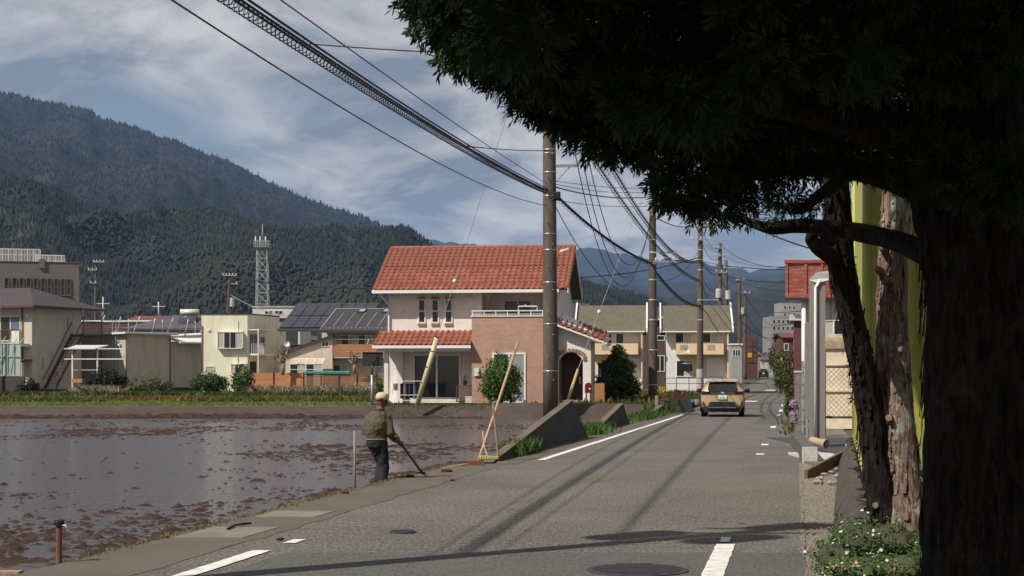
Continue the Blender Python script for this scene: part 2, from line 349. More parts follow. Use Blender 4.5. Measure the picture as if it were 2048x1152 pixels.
heap = np.exp(-(((X + .9) / 1.0) ** 2 + ((Y - 29.6) / 2.6) ** 2)); Z += .36 * heap * (.7 + .6 * clod)
heap2 = np.exp(-(((X - 1.0) / 1.3) ** 2 + ((Y - 44) / 12) ** 2)); Z += .16 * heap2 * (.6 + .8 * clod)
Z += .2 * np.exp(-(((X + 1.9) / .5) ** 2 + ((Y - 26.2) / 1.1) ** 2))
Z += .30 * np.clip((Y - 73.2) / 1.4, 0, 1)
Z += .35 * np.clip((Qv + 3.4 - .9 * (Y < 34)) / 3.0, 0, 1) * (Y > 30) * (clod * .6 + .5) * .5
keep = Qv < -3.42
idx = np.arange(X.size).reshape(X.shape); Fq = grid_faces(*X.shape); ok = keep.ravel()[Fq].all(1)
V = np.stack([X, Y, np.minimum(Z, -.02 + .12 * np.clip((Y - 30) / 8, 0, 3))], -1).reshape(-1, 3)
tag(np_mesh('paddy_mud', V, Fq[ok], M_mud, sm=True), kind='structure')
mw = bpy.data.materials.new('paddy_water'); mw.use_nodes = True; N = mw.node_tree.nodes; L = mw.node_tree.links; b = N['Principled BSDF']
b.inputs['Base Color'].default_value = (.085, .073, .076, 1); b.inputs['Roughness'].default_value = .13; b.inputs['IOR'].default_value = 1.33; b.inputs['Specular IOR Level'].default_value = .5
g = N.new('ShaderNodeNewGeometry'); mpn = N.new('ShaderNodeMapping'); L.new(g.outputs['Position'], mpn.inputs[0]); mpn.inputs['Scale'].default_value = (.55, 1.6, 1); mpn.inputs['Rotation'].default_value = (0, 0, R(12))
nz = N.new('ShaderNodeTexNoise'); L.new(mpn.outputs[0], nz.inputs['Vector']); nz.inputs['Scale'].default_value = 4.5; nz.inputs['Detail'].default_value = 4
bp = N.new('ShaderNodeBump'); bp.inputs['Strength'].default_value = .9; bp.inputs['Distance'].default_value = .05; L.new(nz.outputs['Fac'], bp.inputs['Height']); L.new(bp.outputs[0], b.inputs['Normal'])
V = [(-90, 12.95, WZ), (roadX(12.95, -3.4), 12.95, WZ), (roadX(74.8, -3.4), 74.8, WZ), (-90, 74.8, WZ)]
tag(np_mesh('paddy_water', V, [(0, 1, 2, 3)], mw), kind='structure')

rgc = np.random.default_rng(61); n = 90000; Yc = 13.4 + 60 * rgc.random(n) ** 1.35; Xc = rgc.uniform(-.34, .09, n) * Yc; pc = fbm(Xc * .17 + 4.4, Yc * .11 + 2.2, 4, 21); p2_ = fbm(Xc * .9 + 3, Yc * .35, 3, 33)
dens = .62 * np.clip((pc - .43) * 4, .05, 1) * np.clip((p2_ - .47) * 6, .02, 1) * np.clip(.95 - (Xc + 5) / 9, .10, 1); kc = (rgc.random(n) < dens) & (Xc < .178 * Yc - 2.76 - 3.7); Xc, Yc = Xc[kc], Yc[kc]; n = len(Xc); sz = rgc.uniform(.015, .055, n) * rgc.choice([.6, 1, 1.6], n)
ang = rgc.uniform(0, 6.28, n)[:, None] + np.array([0, 1.26, 2.5, 3.8, 5.0])[None]; rr = sz[:, None] * rgc.uniform(.6, 1.5, (n, 5)); ring = np.stack([Xc[:, None] + np.cos(ang) * rr * 1.5, Yc[:, None] + np.sin(ang) * rr, np.full((n, 5), WZ - .01)], -1); top = np.stack([Xc, Yc, WZ + sz * rgc.uniform(.25, .7, n)], -1)[:, None]
V = np.concatenate([ring, top], 1); F = (np.arange(n) * 6)[:, None, None] + np.array([(i, (i + 1) % 5, 5) for i in range(5)])[None]
tag(np_mesh('mud_clods', V, F.reshape(-1, 3), M_mud), 'small reddish-brown mud clods breaking the paddy water', kind='stuff')
# ---- far mud bank (plastered ridge) between the paddy and the house plots
V = []; cols = list(np.arange(-70, 7.4, .4))
prof = [(-1.5, -.62), (-.75, -.34), (-.45, -.10), (-.2, .14), (0, .27), (.35, .30), (.8, .27), (2.2, .22)]
for i, xx in enumerate(cols):
    e = fbm(xx * .5, 3.3, 4, 5) - .5; Yb = 76.0 + e * .5 - 1.6 * smooth(-6, 2, xx) + .25 * smooth(4, 12, xx)
    top = -.10 * smooth(-4, -9, xx) if xx < -4 else 0
    bump = .12 * max(0, fbm(xx * 2.2, 9.1, 2, 8) - .45)
    up = .10 * smooth(-3, 1, xx) * (1 - smooth(3, 8, xx))
    for (dyy, z) in prof: V.append((xx, Yb + dyy, z + (top if z > .05 else 0) + (bump + up if z > .1 else 0)))
tag(np_mesh('mud_bank', V, grid_faces(len(cols), len(prof)), M_bank, sm=True), kind='structure')
# near end bank of the paddy (bottom left corner) with a timber edge board
mb = MB(); mb.box(-30, roadX(13.2, -3.3), 12.3, 13.0, -.9, -.05); tag(mb.build('field_bank', M_shoulder), kind='structure')

# ---- hills and mountains (metres to scale, several kilometres away)
M_forest = mat('forest_floor', (.016, .020, .014), .95, .35, .012, dirt=(.055, .06, .034), dirt_amt=.55, dirt_scale=.006)
M_mount = mat('mountain_forest', (.012, .015, .014), .95, .4, .012, dirt=(.034, .031, .028), dirt_amt=.5, dirt_scale=.0035, bump=1, bscale=.05)
def ridge(name, pts, D, foot, m, nr=60, dxp=8, rough=.05, seed=3, gully=.12, jag=0.0, footz=-5):
    xs = np.arange(pts[0][0], pts[-1][0] + 1, dxp); yy = np.interp(xs, [p[0] for p in pts], [p[1] for p in pts])
    ts = np.concatenate([np.linspace(0, 1, nr), [1.04, 1.15]]); Xg = (xs - 1024) / FPX
    zt = (YH - yy) / FPX * D
    zt = zt + jag * (fbm(xs * .11, xs * 0 + seed, 4, seed, .65) - .5)
    V = np.zeros((len(ts), len(xs), 3))
    for i, t in enumerate(ts):
        dd = foot + (D - foot) * min(t, 1) + (D - foot) * 2.0 * max(0, t - 1)
        pr = (t ** .85) if t <= 1 else 1 - (t - 1) * 3
        xw = Xg * dd
        n = fbm(xw / (D * gully), dd / (D * gully) + 0 * xw, 5, seed) - .5
        rid = np.abs(fbm(xw / (D * gully * .8) + 5, dd / (D * gully * 2.5) + 0 * xw, 4, seed + 9) - .5)
        w = math.sin(min(t, 1) * math.pi) ** .7 if t < 1 else 0
        V[i, :, 0] = xw; V[i, :, 1] = dd; V[i, :, 2] = footz + (zt + HC - footz) * pr + w * zt * (n * .5 - rid * .75 + .1)
    o = np_mesh(name, V, grid_faces(len(ts), len(xs)), m, sm=True)
    tag(o, kind='structure'); return V
RB = [(-380, 155), (-200, 172), (0, 193), (60, 205), (120, 210), (180, 222), (210, 240), (270, 255), (320, 275), (360, 285), (400, 305), (450, 320), (500, 345), (560, 375), (620, 400), (680, 420), (740, 440), (800, 472), (850, 497), (900, 520), (980, 560), (1080, 620), (1200, 690), (1300, 740)]
RF = [(-380, 338), (-200, 345), (0, 357), (40, 365), (100, 380), (150, 400), (200, 412), (260, 427), (330, 432), (400, 430), (450, 440), (510, 454), (560, 457), (620, 457), (680, 454), (740, 457), (790, 468), (830, 488), (870, 505), (950, 525), (1050, 545), (1140, 560), (1180, 570), (1220, 577), (1260, 586), (1310, 600), (1380, 628), (1450, 660), (1520, 700), (1600, 735)]
RM = [(1000, 700), (1100, 640), (1180, 610), (1260, 598), (1340, 595), (1400, 585), (1440, 592), (1500, 582), (1540, 566), (1580, 556), (1640, 548), (1750, 540), (1900, 520), (2200, 480), (2700, 450)]
RC = [(200, 640), (500, 560), (700, 500), (790, 482), (830, 474), (880, 481), (960, 492), (1060, 500), (1140, 502), (1180, 496), (1230, 505), (1300, 517), (1360, 520), (1440, 530), (1500, 541), (1600, 530), (1750, 520), (2000, 500), (2500, 490)]
RD = [(600, 580), (1040, 560), (1130, 545), (1170, 552), (1240, 568), (1280, 578), (1330, 570), (1380, 575), (1450, 560), (1520, 552), (1620, 540), (1800, 530), (2400, 520)]
mountV = ridge('mountain', RB, 5200, 2700, M_mount, 70, 7, seed=31, gully=.12, jag=22)
hillV = ridge('wooded_hill', RF, 2300, 1250, M_forest, 60, 7, seed=4, gully=.10, jag=8)
ridge('wooded_hill', RM, 3300, 1900, M_mount, 30, 8, seed=15, gully=.1, jag=10)
ridge('mountain', RD, 7500, 5200, M_mount, 30, 10, seed=55, gully=.1, jag=30)
ridge('mountain', RC, 11500, 8500, M_mount, 30, 10, seed=25, gully=.1, jag=60)

# ---- forest on the near hill: one mass of conifers and rounder broadleaf crowns
def forest(name, GV, n, m, hmin, hmax, broad, seed, tmin=.02):
    rg = np.random.default_rng(seed); nr, nc, _ = GV.shape; nr -= 2
    i = rg.uniform(nr * tmin, nr - 1.01, n); j = rg.uniform(0, nc - 1.01, n)
    i0 = i.astype(int); j0 = j.astype(int); fi = (i - i0)[:, None]; fj = (j - j0)[:, None]
    B = (GV[i0, j0] * (1 - fi) + GV[i0 + 1, j0] * fi) * (1 - fj) + (GV[i0, j0 + 1] * (1 - fi) + GV[i0 + 1, j0 + 1] * fi) * fj
    h = rg.uniform(hmin, hmax, n); pb = fbm(B[:, 0] / 220, B[:, 1] / 220, 3, seed)
    isb = (pb + rg.uniform(-.1, .1, n)) > broad
    k = 4; ang = np.linspace(0, 2 * np.pi, k, endpoint=False)[None, :] + rg.uniform(0, 6, n)[:, None]
    r = np.where(isb, h * .34, h * .2)
    rr = r[:, None] * rg.uniform(.75, 1.2, (n, k))
    h = np.where(isb, h * .7, h)
    def ring(s, z): return np.stack([B[:, :1] + np.cos(ang) * rr * s[:, None], B[:, 1:2] + np.sin(ang) * rr * s[:, None], B[:, 2:3] + (h * z)[:, None] + 0 * ang], -1)
    o1 = np.ones(n)
    r1 = ring(np.where(isb, .75, 1.0), np.where(isb, .12, .08)); r2 = ring(np.where(isb, 1.0, .58), np.where(isb, .55, .55)); top = B + np.stack([0 * h, 0 * h, h], -1)
    V = np.concatenate([r1, r2, top[:, None, :]], 1)
    f = []
    for a in range(k): c = (a + 1) % k; f += [(a, c, k + c), (a, k + c, k + a), (k + a, k + c, 2 * k)]
    Fq = (np.arange(n)[:, None, None] * (2 * k + 1) + np.array(f)[None]).reshape(-1, 3)
    return tag(np_mesh(name, V, Fq, m), kind='stuff')
M_tree_far = mat('far_trees', (.012, .016, .012), .9, .5, .05, dirt=(.036, .038, .019), dirt_amt=.7, dirt_scale=.0045)
o = forest('forest', hillV, 54000, M_tree_far, 4.4, 8.2, .62, 3)
o['label'] = 'dark conifer forest covering the near hill behind the houses'
o = forest('forest', mountV[6:], 26000, M_tree_far, 7.5, 14, .9, 5, .1)
o['label'] = 'dark forest on the upper slopes of the tall mountain'
# ---- hazy air
mh = bpy.data.materials.new('haze_air'); mh.use_nodes = True; N = mh.node_tree.nodes; L = mh.node_tree.links
N.remove(N['Principled BSDF']); pv = N.new('ShaderNodeVolumePrincipled'); pv.inputs['Color'].default_value = (.32, .56, 1.0, 1); pv.inputs['Density'].default_value = 3.6e-5; pv.inputs['Anisotropy'].default_value = .1
L.new(pv.outputs[0], N['Material Output'].inputs['Volume'])
mb = MB(); mb.box(-9500, 9500, -60, 15000, -12, 1500); hz = mb.build('haze', mh); tag(hz, 'pale blue haze filling the valley air', kind='stuff')
# ================================================================== BUILDINGS
def wbox(mb, o, a, n, s0, s1, w0, w1, d0, d1):
    o = Vector(o); a = Vector(a); n = Vector(n); u = Vector((0, 0, 1))
    vs = [o + a * s_ + u * w + n * d for d in (d0, d1) for w in (w0, w1) for s_ in (s0, s1)]
    return mb.add(vs, [(0, 1, 3, 2), (4, 6, 7, 5), (0, 4, 5, 1), (2, 3, 7, 6), (0, 2, 6, 4), (1, 5, 7, 3)])
FRONT = ((1, 0, 0), (0, -1, 0)); RIGHT = ((0, 1, 0), (1, 0, 0)); LEFTF = ((0, -1, 0), (-1, 0, 0))
def window(root, o, ax, s0, s1, w0, w1, n=2, rows=1, fw=.06, glass=None, frame=None, sill=False, out=.05, each=True):
    a, nn = ax; mb = MB(); frame = frame or M_white; glass = glass or M_glass
    for (x0, x1, y0, y1) in ((s0 - fw, s1 + fw, w0 - fw, w0), (s0 - fw, s1 + fw, w1, w1 + fw), (s0 - fw, s0, w0, w1), (s1, s1 + fw, w0, w1)): wbox(mb, o, a, nn, x0, x1, y0, y1, -.01, out)
    for i in range(1, n):
        c = lerp(s0, s1, i / n); wbox(mb, o, a, nn, c - fw * .45, c + fw * .45, w0, w1, -.01, out * .85)
    for j in range(1, rows):
        c = lerp(w0, w1, j / rows); wbox(mb, o, a, nn, s0, s1, c - fw * .4, c + fw * .4, -.01, out * .8)
    w = mb.build('window', frame, root)
    if sill: m2 = MB(); wbox(m2, o, a, nn, s0 - fw * 1.8, s1 + fw * 1.8, w0 - fw * 1.9, w0 - fw, -.01, out + .07); m2.build('sill', frame, w)
    gl = glass if isinstance(glass, (list, tuple)) else [glass]
    if each:
        for i in range(n):
            for j in range(rows):
                m3 = MB(); wbox(m3, o, a, nn, lerp(s0, s1, i / n), lerp(s0, s1, (i + 1) / n), lerp(w0, w1, j / rows), lerp(w0, w1, (j + 1) / rows), -.005, .012 + .008 * ((i + j) % 2)); m3.build('pane', gl[i % len(gl)], w)
    return w
def bpart(root, name, m, *boxes, **k):
    mb = MB()
    for b_ in boxes: mb.box(*b_)
    return mb.build(name, m, root, **k)
def pipe(root, name, pts, r, m, n=8): return MB().tube(pts, r, n).build(name, m, root, sm=True)
def slab(poly, t):                                   # roof plane of thickness t below the given polygon
    mb = MB(); mb.prism(poly, (0, 0, -t)); return mb
def house(name, label, cat, xpx, D, zg=.25, rz=0.0, group=None):
    p = P(xpx, YH, D); return empty(name, (p.x, p.y, zg), rz, label, cat, group)

M_tile = mat('terracotta_tile', (.25, .084, .052), .7, .22, 4, rnd=.16, dirt=(.22, .08, .055), dirt_amt=.6, dirt_scale=2.5)
M_hwhite = coursemat('white_tile_siding', (.76, .715, .66), (.72, .68, .625), (.60, .565, .525), .30, .10, .008)
M_brick = coursemat('brown_brick_cladding', (.47, .285, .215), (.40, .235, .175), (.34, .225, .175), .22, .065, .010)
M_trimbrick = mat('trim_brick', (.33, .17, .11), .85, .25, 14, rnd=.15)
M_soffit = mat('brown_soffit', (.15, .12, .10), .8, .12, 3)
M_door = mat('dark_wood_door', (.045, .020, .014), .5, .3, 5, stretch=(8, 8, .5))
M_pink = mat('pink_step', (.42, .28, .22), .85, .15, 6)
M_lattice = mat('brown_lattice', (.09, .045, .03), .7, .2, 8)

# ---------------------------------------------------------------- main house with the red tiled roof
HD = 82.3; hs = FPX / HD; a_ = R(-7)
H = house('tiled_house', 'two-storey white house with orange-red tiled roof and brown brick block', 'house', 768, HD, .28, a_)
U = lambda x: (x - 768) / hs
W = lambda y: (806.5 - y) / hs
bpart(H, 'wall', M_hwhite, (0, 4.9, 1.2, 9.0, 3.3, 5.86), (.0, 4.6, 1.45, 9.0, 0, 3.31), (4.9, 8.9, 2.7, 9.0, 0, 5.86), (8.72, 8.9, 1.2, 2.7, 4.4, 5.86))
bpart(H, 'brick_block', M_brick, (4.56, 8.88, 0, 2.71, 0, 4.42))
bpart(H, 'parapet_cap', M_white, (4.50, 8.94, -.05, .2, 4.422, 4.48))
bpart(H, 'soffit', M_soffit, (-.5, 8.92, .62, 2.75, 5.862, 5.90))
# gable end wall on the right + rear
mb = MB(); mb.prism([(8.9, 1.2, 5.86), (8.9, 9.0, 5.86), (8.9, 5.1, 8.1)], (-.2, 0, 0)); mb.build('gable_wall', M_hwhite, H); mb = MB(); mb.prism([(0.2, 1.2, 5.86), (0.2, 9.0, 5.86), (0.2, 5.1, 8.1)], (-.2, 0, 0)); mb.build('gable_wall', M_hwhite, H)
# roof deck (both slopes) and barge boards
e0, e1, rv, ew, rw = .5, 9.75, 5.1, 5.84, 8.36
mb = slab([(-.62, e0, ew), (9.42, e0, ew), (9.42, rv, rw), (-.62, rv, rw)], .1); mb.prism([(-.62, rv, rw), (9.42, rv, rw), (9.42, e1, ew), (-.62, e1, ew)], (0, 0, -.1))
deck = mb.build('roof', M_soffit, H)
for uu in (9.425, -.66):
    mb = MB(); mb.prism([(uu, e0 - .02, ew - .2), (uu, rv, rw - .2), (uu, rv, rw + .06), (uu, e0 - .02, ew + .06)], (.04, 0, 0)); mb.prism([(uu, e1, ew - .2), (uu, rv, rw - .2), (uu, rv, rw + .06), (uu, e1, ew + .06)], (.04, 0, 0)); mb.build('barge_board', M_white, deck)
bpart(H, 'gutter', M_white, (-.72, 9.0, e0 - .16, e0 - .005, ew - .17, ew - .01))
# S tiles: one shared mesh
def tile_mesh(name, w, l):
    n = 7; V = []; F = []
    prof = [(.0, .012), (.1, .05), (.22, .068), (.36, .05), (.5, .015), (.75, .004), (1.0, .012)]
    for yy, dz in ((0, .028), (l * 1.08, .0)):
        for (t, z) in prof: V.append((t * w, yy, z + dz))
    for (t, z) in prof: V.append((t * w, 0, z - .012))
    for i in range(n - 1): F += [(i, i + 1, n + i + 1, n + i), (2 * n + i, 2 * n + i + 1, i + 1, i)]
    me = bpy.data.meshes.new(name); me.from_pydata(V, [], F); me.materials.append(M_tile)
    return me, np.array(V), F
def lay_tiles(parent, o, ax, up, cols, rows, w, l, keepn):
    """individual tiles for the first keepn, returned leftovers as matrices"""
    o = Vector(o); ax = Vector(ax).normalized(); up = Vector(up).normalized(); nn = ax.cross(up).normalized(); made = 0; rest = []
    me, V, F = tile_mesh('tile', w, l)
    for r in range(rows):
        for c in range(cols):
            p = o + ax * (c * w) + up * (r * l) + nn * (.01 + random.uniform(0, .006)); jit = random.uniform(-.012, .012)
            M = Matrix.Translation(p) @ Matrix((ax, up, nn)).transposed().to_4x4() @ Matrix.Rotation(jit, 4, 'Z')
            if made < keepn:
                t = bpy.data.objects.new('tile', me); COL.objects.link(t); t.parent = parent; t.matrix_local = M; made += 1
            else: rest.append((M, V, F))
    return rest
def tiles_rest(parent, rest, name='tiles'):
    if not rest: return
    VV = []; FF = []
    for M, V, F in rest:
        b0 = len(VV); VV += [tuple(M @ Vector(v)) for v in V]; FF += [tuple(i + b0 for i in f) for f in F]
    me = bpy.data.meshes.new(name); me.from_pydata(VV, [], FF); me.materials.append(M_tile); o = link(name, me, parent); o['kind'] = 'stuff'
up = Vector((0, rv - e0, rw - ew)); sl = up.length
# porch roof first (largest in view together with the lower rows of the main roof)
pe, pt, pew, ptw = -.35, 1.22, 2.98, 3.72
mb = slab([(U(750), pe, pew), (4.55, pe, pew), (4.55, pt, ptw), (U(750), pt, ptw)], .08); pdeck = mb.build('porch_roof', M_soffit, H)
pup = Vector((0, pt - pe, ptw - pew)); rest = lay_tiles(pdeck, (U(750), pe - .03, pew), (1, 0, 0), pup, 17, 4, .295, pup.length / 4, 68)
rest = lay_tiles(deck, (-.62, e0 - .04, ew), (1, 0, 0), up, 34, 13, .295, sl / 13, 195)
ridge_m = MB()
for k in range(25): ridge_m.tube([(-.62 + k * .40, rv, rw + .02), (-.62 + k * .40 + .385, rv, rw + .035)], [.10, .115], 8)
ridge_m.build('ridge_tile', M_tile, deck)
mb = MB(); mb9 = MB()
for k in range(12):
    q = Vector((-.62, e0, ew)) + up * (k / 12); q2 = Vector((-.62, e0, ew)) + up * ((k + 1) / 12); mb.tube([q + Vector((0, 0, .05)), q2 + Vector((0, 0, .05))], [.1, .085], 7)
    mb9.tube([q + Vector((10.02, 0, .05)), q2 + Vector((10.02, 0, .05))], [.1, .085], 7)
mb.build('verge_tile', M_tile, deck); mb9.build('verge_tile', M_tile, deck)
# snow guards, two short rows of bent metal at mid slope and near the eaves
for rr in (.12, .52):
    mb = MB()
    for c in range(33):
        q = Vector((-.45 + c * .295, e0, ew)) + up * rr + Vector((0, -.05, .13)); mb.box(q.x - .04, q.x + .04, q.y - .03, q.y + .03, q.z - .05, q.z + .03)
    mb.build('snow_guards', M_tile, deck)['kind'] = 'stuff'
bpart(H, 'porch_gutter', M_white, (U(748), U(946), pe - .15, pe - .005, pew - .17, pew - .02), (U(755), U(943), pe + .1, pe + .3, 2.66, 2.8))
bpart(H, 'porch_soffit', M_hwhite, (U(758), 4.55, -.2, 1.44, 2.81, 2.87))
bpart(H, 'porch_post', M_hwhite, (0, .22, 0, .22, 0, 2.8))
bpart(H, 'porch_post', M_white, (.42, .75, 1.1, 1.44, 0, 2.8))
bpart(H, 'downpipe', M_white, (-.02, .06, 1.08, 1.18, 3.6, 5.0)); pipe(H, 'downpipe', [(-.3, .45, 5.66), (-.25, .6, 5.5), (.03, 1.1, 5.15), (.03, 1.1, 4.9)], .04, M_white)
bpart(H, 'downpipe', M_white, (8.83, 8.92, .02, .1, 2.6, 5.6))
window(H, (0, 1.45, 0), FRONT, U(820), U(911), .28, 2.46, 2, fw=.1, glass=M_glass, sill=True)
bpart(H, 'door_step', M_wall, (U(815), U(915), .85, 1.44, 0, .2))
for xa, xb in ((831, 842), (858.5, 869.5), (886, 897)):
    window(H, (0, 1.2, 0), FRONT, U(xa), U(xb), W(643), W(599), 1, 2, fw=.07)
    for k in range(5):
        uu = lerp(U(xa) - .07, U(xb) + .07 - .07, k / 4)
        bpart(H, 'trim_brick', M_trimbrick, (uu, uu + .075, 1.13, 1.21, W(597), W(592))); bpart(H, 'trim_brick', M_trimbrick, (uu, uu + .075, 1.13, 1.21, W(650.5), W(645.5)))
window(H, (0, 2.7, 0), FRONT, U(998), U(1052), 3.4, W(599), 2, fw=.08)
rl = MB(); rl.bar((4.56, -.02, 4.72), (8.9, -.02, 4.72), .05); rl.bar((4.56, -.02, 4.55), (8.9, -.02, 4.55), .03)
for k in range(8): rl.bar((4.6 + k * .6, -.02, 4.48), (4.6 + k * .6, -.02, 4.72), .04)
rl.build('balcony_rail', M_white, H)
lp = MB(); lp.tube([(6.95, .2, 4.6), (6.95, .2, 4.95), (7.9, .2, 4.95), (7.9, .2, 4.75)], .03, 6); lp.tube([(7.3, .2, 4.95), (7.3, .2, 5.05)], .025, 6); lp.build('laundry_pole_holder', M_white, H)
for uu in (5.2, 8.3): pipe(H, 'pole_hanger', [(uu, 1.5, 5.86), (uu, 1.5, 5.35)], .02, M_white)
window(H, (0, 0, 0), FRONT, U(990), U(1050), .12, 2.5, 2, fw=.09, glass=[M_glass, mat('grey_shutter', (.25, .26, .27), .5, .1, 6, stretch=(20, 20, .3))])
# entry wing
ER = empty('x'); bpy.data.objects.remove(ER)
mb = MB(); u0, u1, ev = 8.95, U(1181), .5
arch = [(9.0 + .0, 0)]; uc, hw_, hb = U(1141), .62, 2.2
pts = [(u0, 0), (uc - hw_, 0)] + [(uc - hw_ + hw_ * 2 * k / 12, hb + .42 * math.sin(math.pi * k / 12) ** .8) for k in range(13)] + [(uc + hw_, 0), (u1, 0), (u1, 3.25), (u0, 3.98)]
mb.prism([(x, ev, z) for x, z in pts], (0, .25, 0)); mb.box(u1 - .2, u1, ev + .25, 3.4, 0, 3.2); mb.build('entry_wall', M_hwhite, H)
for k in range(14):
    t = k / 13; ang = math.pi * t; cx = uc - (hw_ + .09) * math.cos(ang); cz = hb + .05 + .46 * math.sin(ang) ** .8
    b2 = MB(); d_ = Vector((-(math.cos(ang)) * .8, 0, math.sin(ang) + .25)).normalized(); b2.bar(Vector((cx, ev - .03, cz)) - d_ * .09, Vector((cx, ev - .03, cz)) + d_ * .1, .095, .07, up=(0, 1, 0)); b2.build('arch_brick', M_trimbrick, H)
dr = bpart(H, 'door', M_door, (uc - .58, uc + .58, 1.7, 1.78, .2, 2.5)); bpart(dr, 'handle', M_alu, (uc + .35, uc + .4, 1.64, 1.70, 1.0, 1.35))
bpart(H, 'recess_wall', M_door, (u0 + .05, u1 - .22, 1.79, 1.9, 0, 3.0)); bpart(H, 'entry_step', M_pink, (uc - .35, uc + .75, -.25, .49, 0, .17))
eroof = slab([(8.93, -.05, 4.03), (U(1211), -.05, 3.12), (U(1213), 3.6, 3.42), (8.93, 3.6, 4.72)], .1).build('entry_roof', M_white, H)
lay = Vector((U(1211) - 8.93, 0, 3.12 - 4.03)); lup = Vector((0, 3.65, .5))
rest += lay_tiles(eroof, Vector((8.93, -.09, 4.04)), lay, lup, 9, 4, lay.length / 9, .93, 30)
tiles_rest(deck, [r for r in rest if True])
bpart(H, 'entry_gutter', M_white, (U(1207), U(1214), -.05, 3.6, 3.0, 3.1))
for gz in (.9, 1.45, 2.0, 2.55):
    window(H, (u1, 0, 0), RIGHT, .8, 1.0, gz, gz + .35, 1, fw=.03, out=.03, glass=M_dark); window(H, (u1, 0, 0), RIGHT, 1.5, 1.7, gz, gz + .35, 1, fw=.03, out=.03, glass=M_dark)

# ---------------------------------------------------------------- house with solar panels
SD = 125; ss = FPX / SD; M_roofd = mat('dark_metal_roof', (.045, .042, .045), .5, .2, 2, stretch=(1, .3, 1), spec=.4)
M_solar = coursemat('solar_cells', (.022, .026, .038), (.026, .03, .042), (.10, .10, .11), .16, .16, .012, rough=.25, bump=.05)
M_swall = mat('warm_cream_wall', (.62, .52, .41), .85, .06, 1.2, bump=.1, bscale=20, dirt=(.42, .34, .26), dirt_amt=.5, dirt_scale=2, stretch=(1, 1, .2))
M_oak = mat('orange_wood', (.42, .19, .085), .65, .22, 5, stretch=(.6, 6, 6), rnd=.14)
S = house('solar_house', 'cream house with dark roof of solar panels and an orange wood balcony', 'house', 570, SD, .3)
u = lambda x: (x - 570) / ss
w = lambda y: (787 - y) / ss
bpart(S, 'wall', M_swall, (u(640), u(790), 1.2, 9, 0, w(662)), (u(565), u(645), 2.4, 9, 0, w(686)))
bpart(S, 'wall', mat('brown_panel', (.13, .085, .07), .8, .15, 3), (u(553), u(642), 2.2, 2.39, w(700), w(687)))
mb = MB(); mb.prism([(u(570), 0, 0), (u(665), 0, 0), (u(665), 0, w(671)), (u(572), 0, w(703))], (0, 2.3, 0)); mb.build('gable_wing', M_swall, S)
mb = slab([(u(568), -.25, w(701)), (u(666), -.25, w(668)), (u(666), 2.4, w(668)), (u(568), 2.4, w(701))], .22); mb.build('wing_roof', M_roofd, S)
rA = slab([(u(549), 1.4, w(657)), (u(641), 1.4, w(657)), (u(668), 5.6, w(600)), (u(742), 5.6, w(600)), (u(742), 6, w(598)), (u(575), 6, w(598))], .15).build('roof', M_roofd, S)
rB = slab([(u(638), .2, w(659)), (u(800), .2, w(659)), (u(800), 4.2, w(612)), (u(660), 4.2, w(612))], .2).build('roof', M_roofd, S)
def onA(t, h_): # roof plane A parameter -> point
    l = lerp(Vector((u(549), 1.4, w(657))), Vector((u(575), 6, w(598))), h_); return l + Vector((t, 0, 0))
for r_ in range(2):
    for c in range(4):
        h0, h1 = (.05, .47) if r_ == 0 else (.5, .88); b0 = .15 + c * .92
        a0, a1 = onA(b0, h0), onA(b0, h1); off = Vector((0, -.05, .09))
        mb = MB(); mb.prism([a0 + off, a0 + Vector((.86, 0, 0)) + off, a1 + Vector((.86, 0, 0)) + off, a1 + off], (0, .02, -.05)); mb.build('solar_panel', M_solar, rA)
for c in range(3):
    a0, a1 = onA(4.0 + c * .92, .72), onA(4.0 + c * .92, .97); off = Vector((0, -.05, .09)); mb = MB(); mb.prism([a0 + off, a0 + Vector((.86, 0, 0)) + off, a1 + Vector((.86, 0, 0)) + off, a1 + off], (0, .02, -.05)); mb.build('solar_panel', M_solar, rA)
b0 = Vector((u(638), .2, w(659))); b1 = Vector((u(660), 4.2, w(612)))
for c in range(6):
    t = .9 + c * .88; mb = MB(); p0 = lerp(b0, b1, .16) + Vector((t, 0, .02)); p1 = lerp(b0, b1, .8) + Vector((t, 0, .02)); mb.bar(p0, p1, .05, .04); mb.build('roof_seam', M_steel, rB)
mb = MB(); mb.bar(b0 + Vector((.05, 0, .03)), b1 + Vector((.05, 0, .03)), .08, .05); mb.bar(b1 + Vector((0, 0, .03)), b1 + Vector((5.5, 0, .03)), .07); mb.build('flashing', M_steel, rB)
mb = MB()
for c in range(17): q = lerp(b0, b1, .07) + Vector((.4 + c * .34, 0, .06)); mb.box(q.x - .05, q.x + .05, q.y - .03, q.y + .03, q.z - .05, q.z + .05)
mb.build('snow_guards', M_steel, rB)['kind'] = 'stuff'
for xx in (706, 757):
    q = lerp(b0, b1, .88); mb = MB(); q0 = lerp(b0, b1, .8) + Vector((0, 0, .1)); q1 = lerp(b0, b1, .97) + Vector((0, 0, .1)); d = u(xx) - q0.x
    mb.prism([q0 + Vector((d, 0, 0)), q0 + Vector((d + .62, 0, 0)), q1 + Vector((d + .62, 0, 0)), q1 + Vector((d, 0, 0))], (0, 0, -.1)); sk = mb.build('skylight', M_dark, rB)
    mb = MB(); q0 = lerp(b0, b1, .83) + Vector((d + .1, 0, .11)); q1 = lerp(b0, b1, .94) + Vector((d + .1, 0, .11)); mb.prism([q0, q0 + Vector((.42, 0, 0)), q1 + Vector((.42, 0, 0)), q1], (0, 0, -.02)); mb.build('pane', mat('sky_glass', (.3, .33, .34), .1, .1, 2), sk)
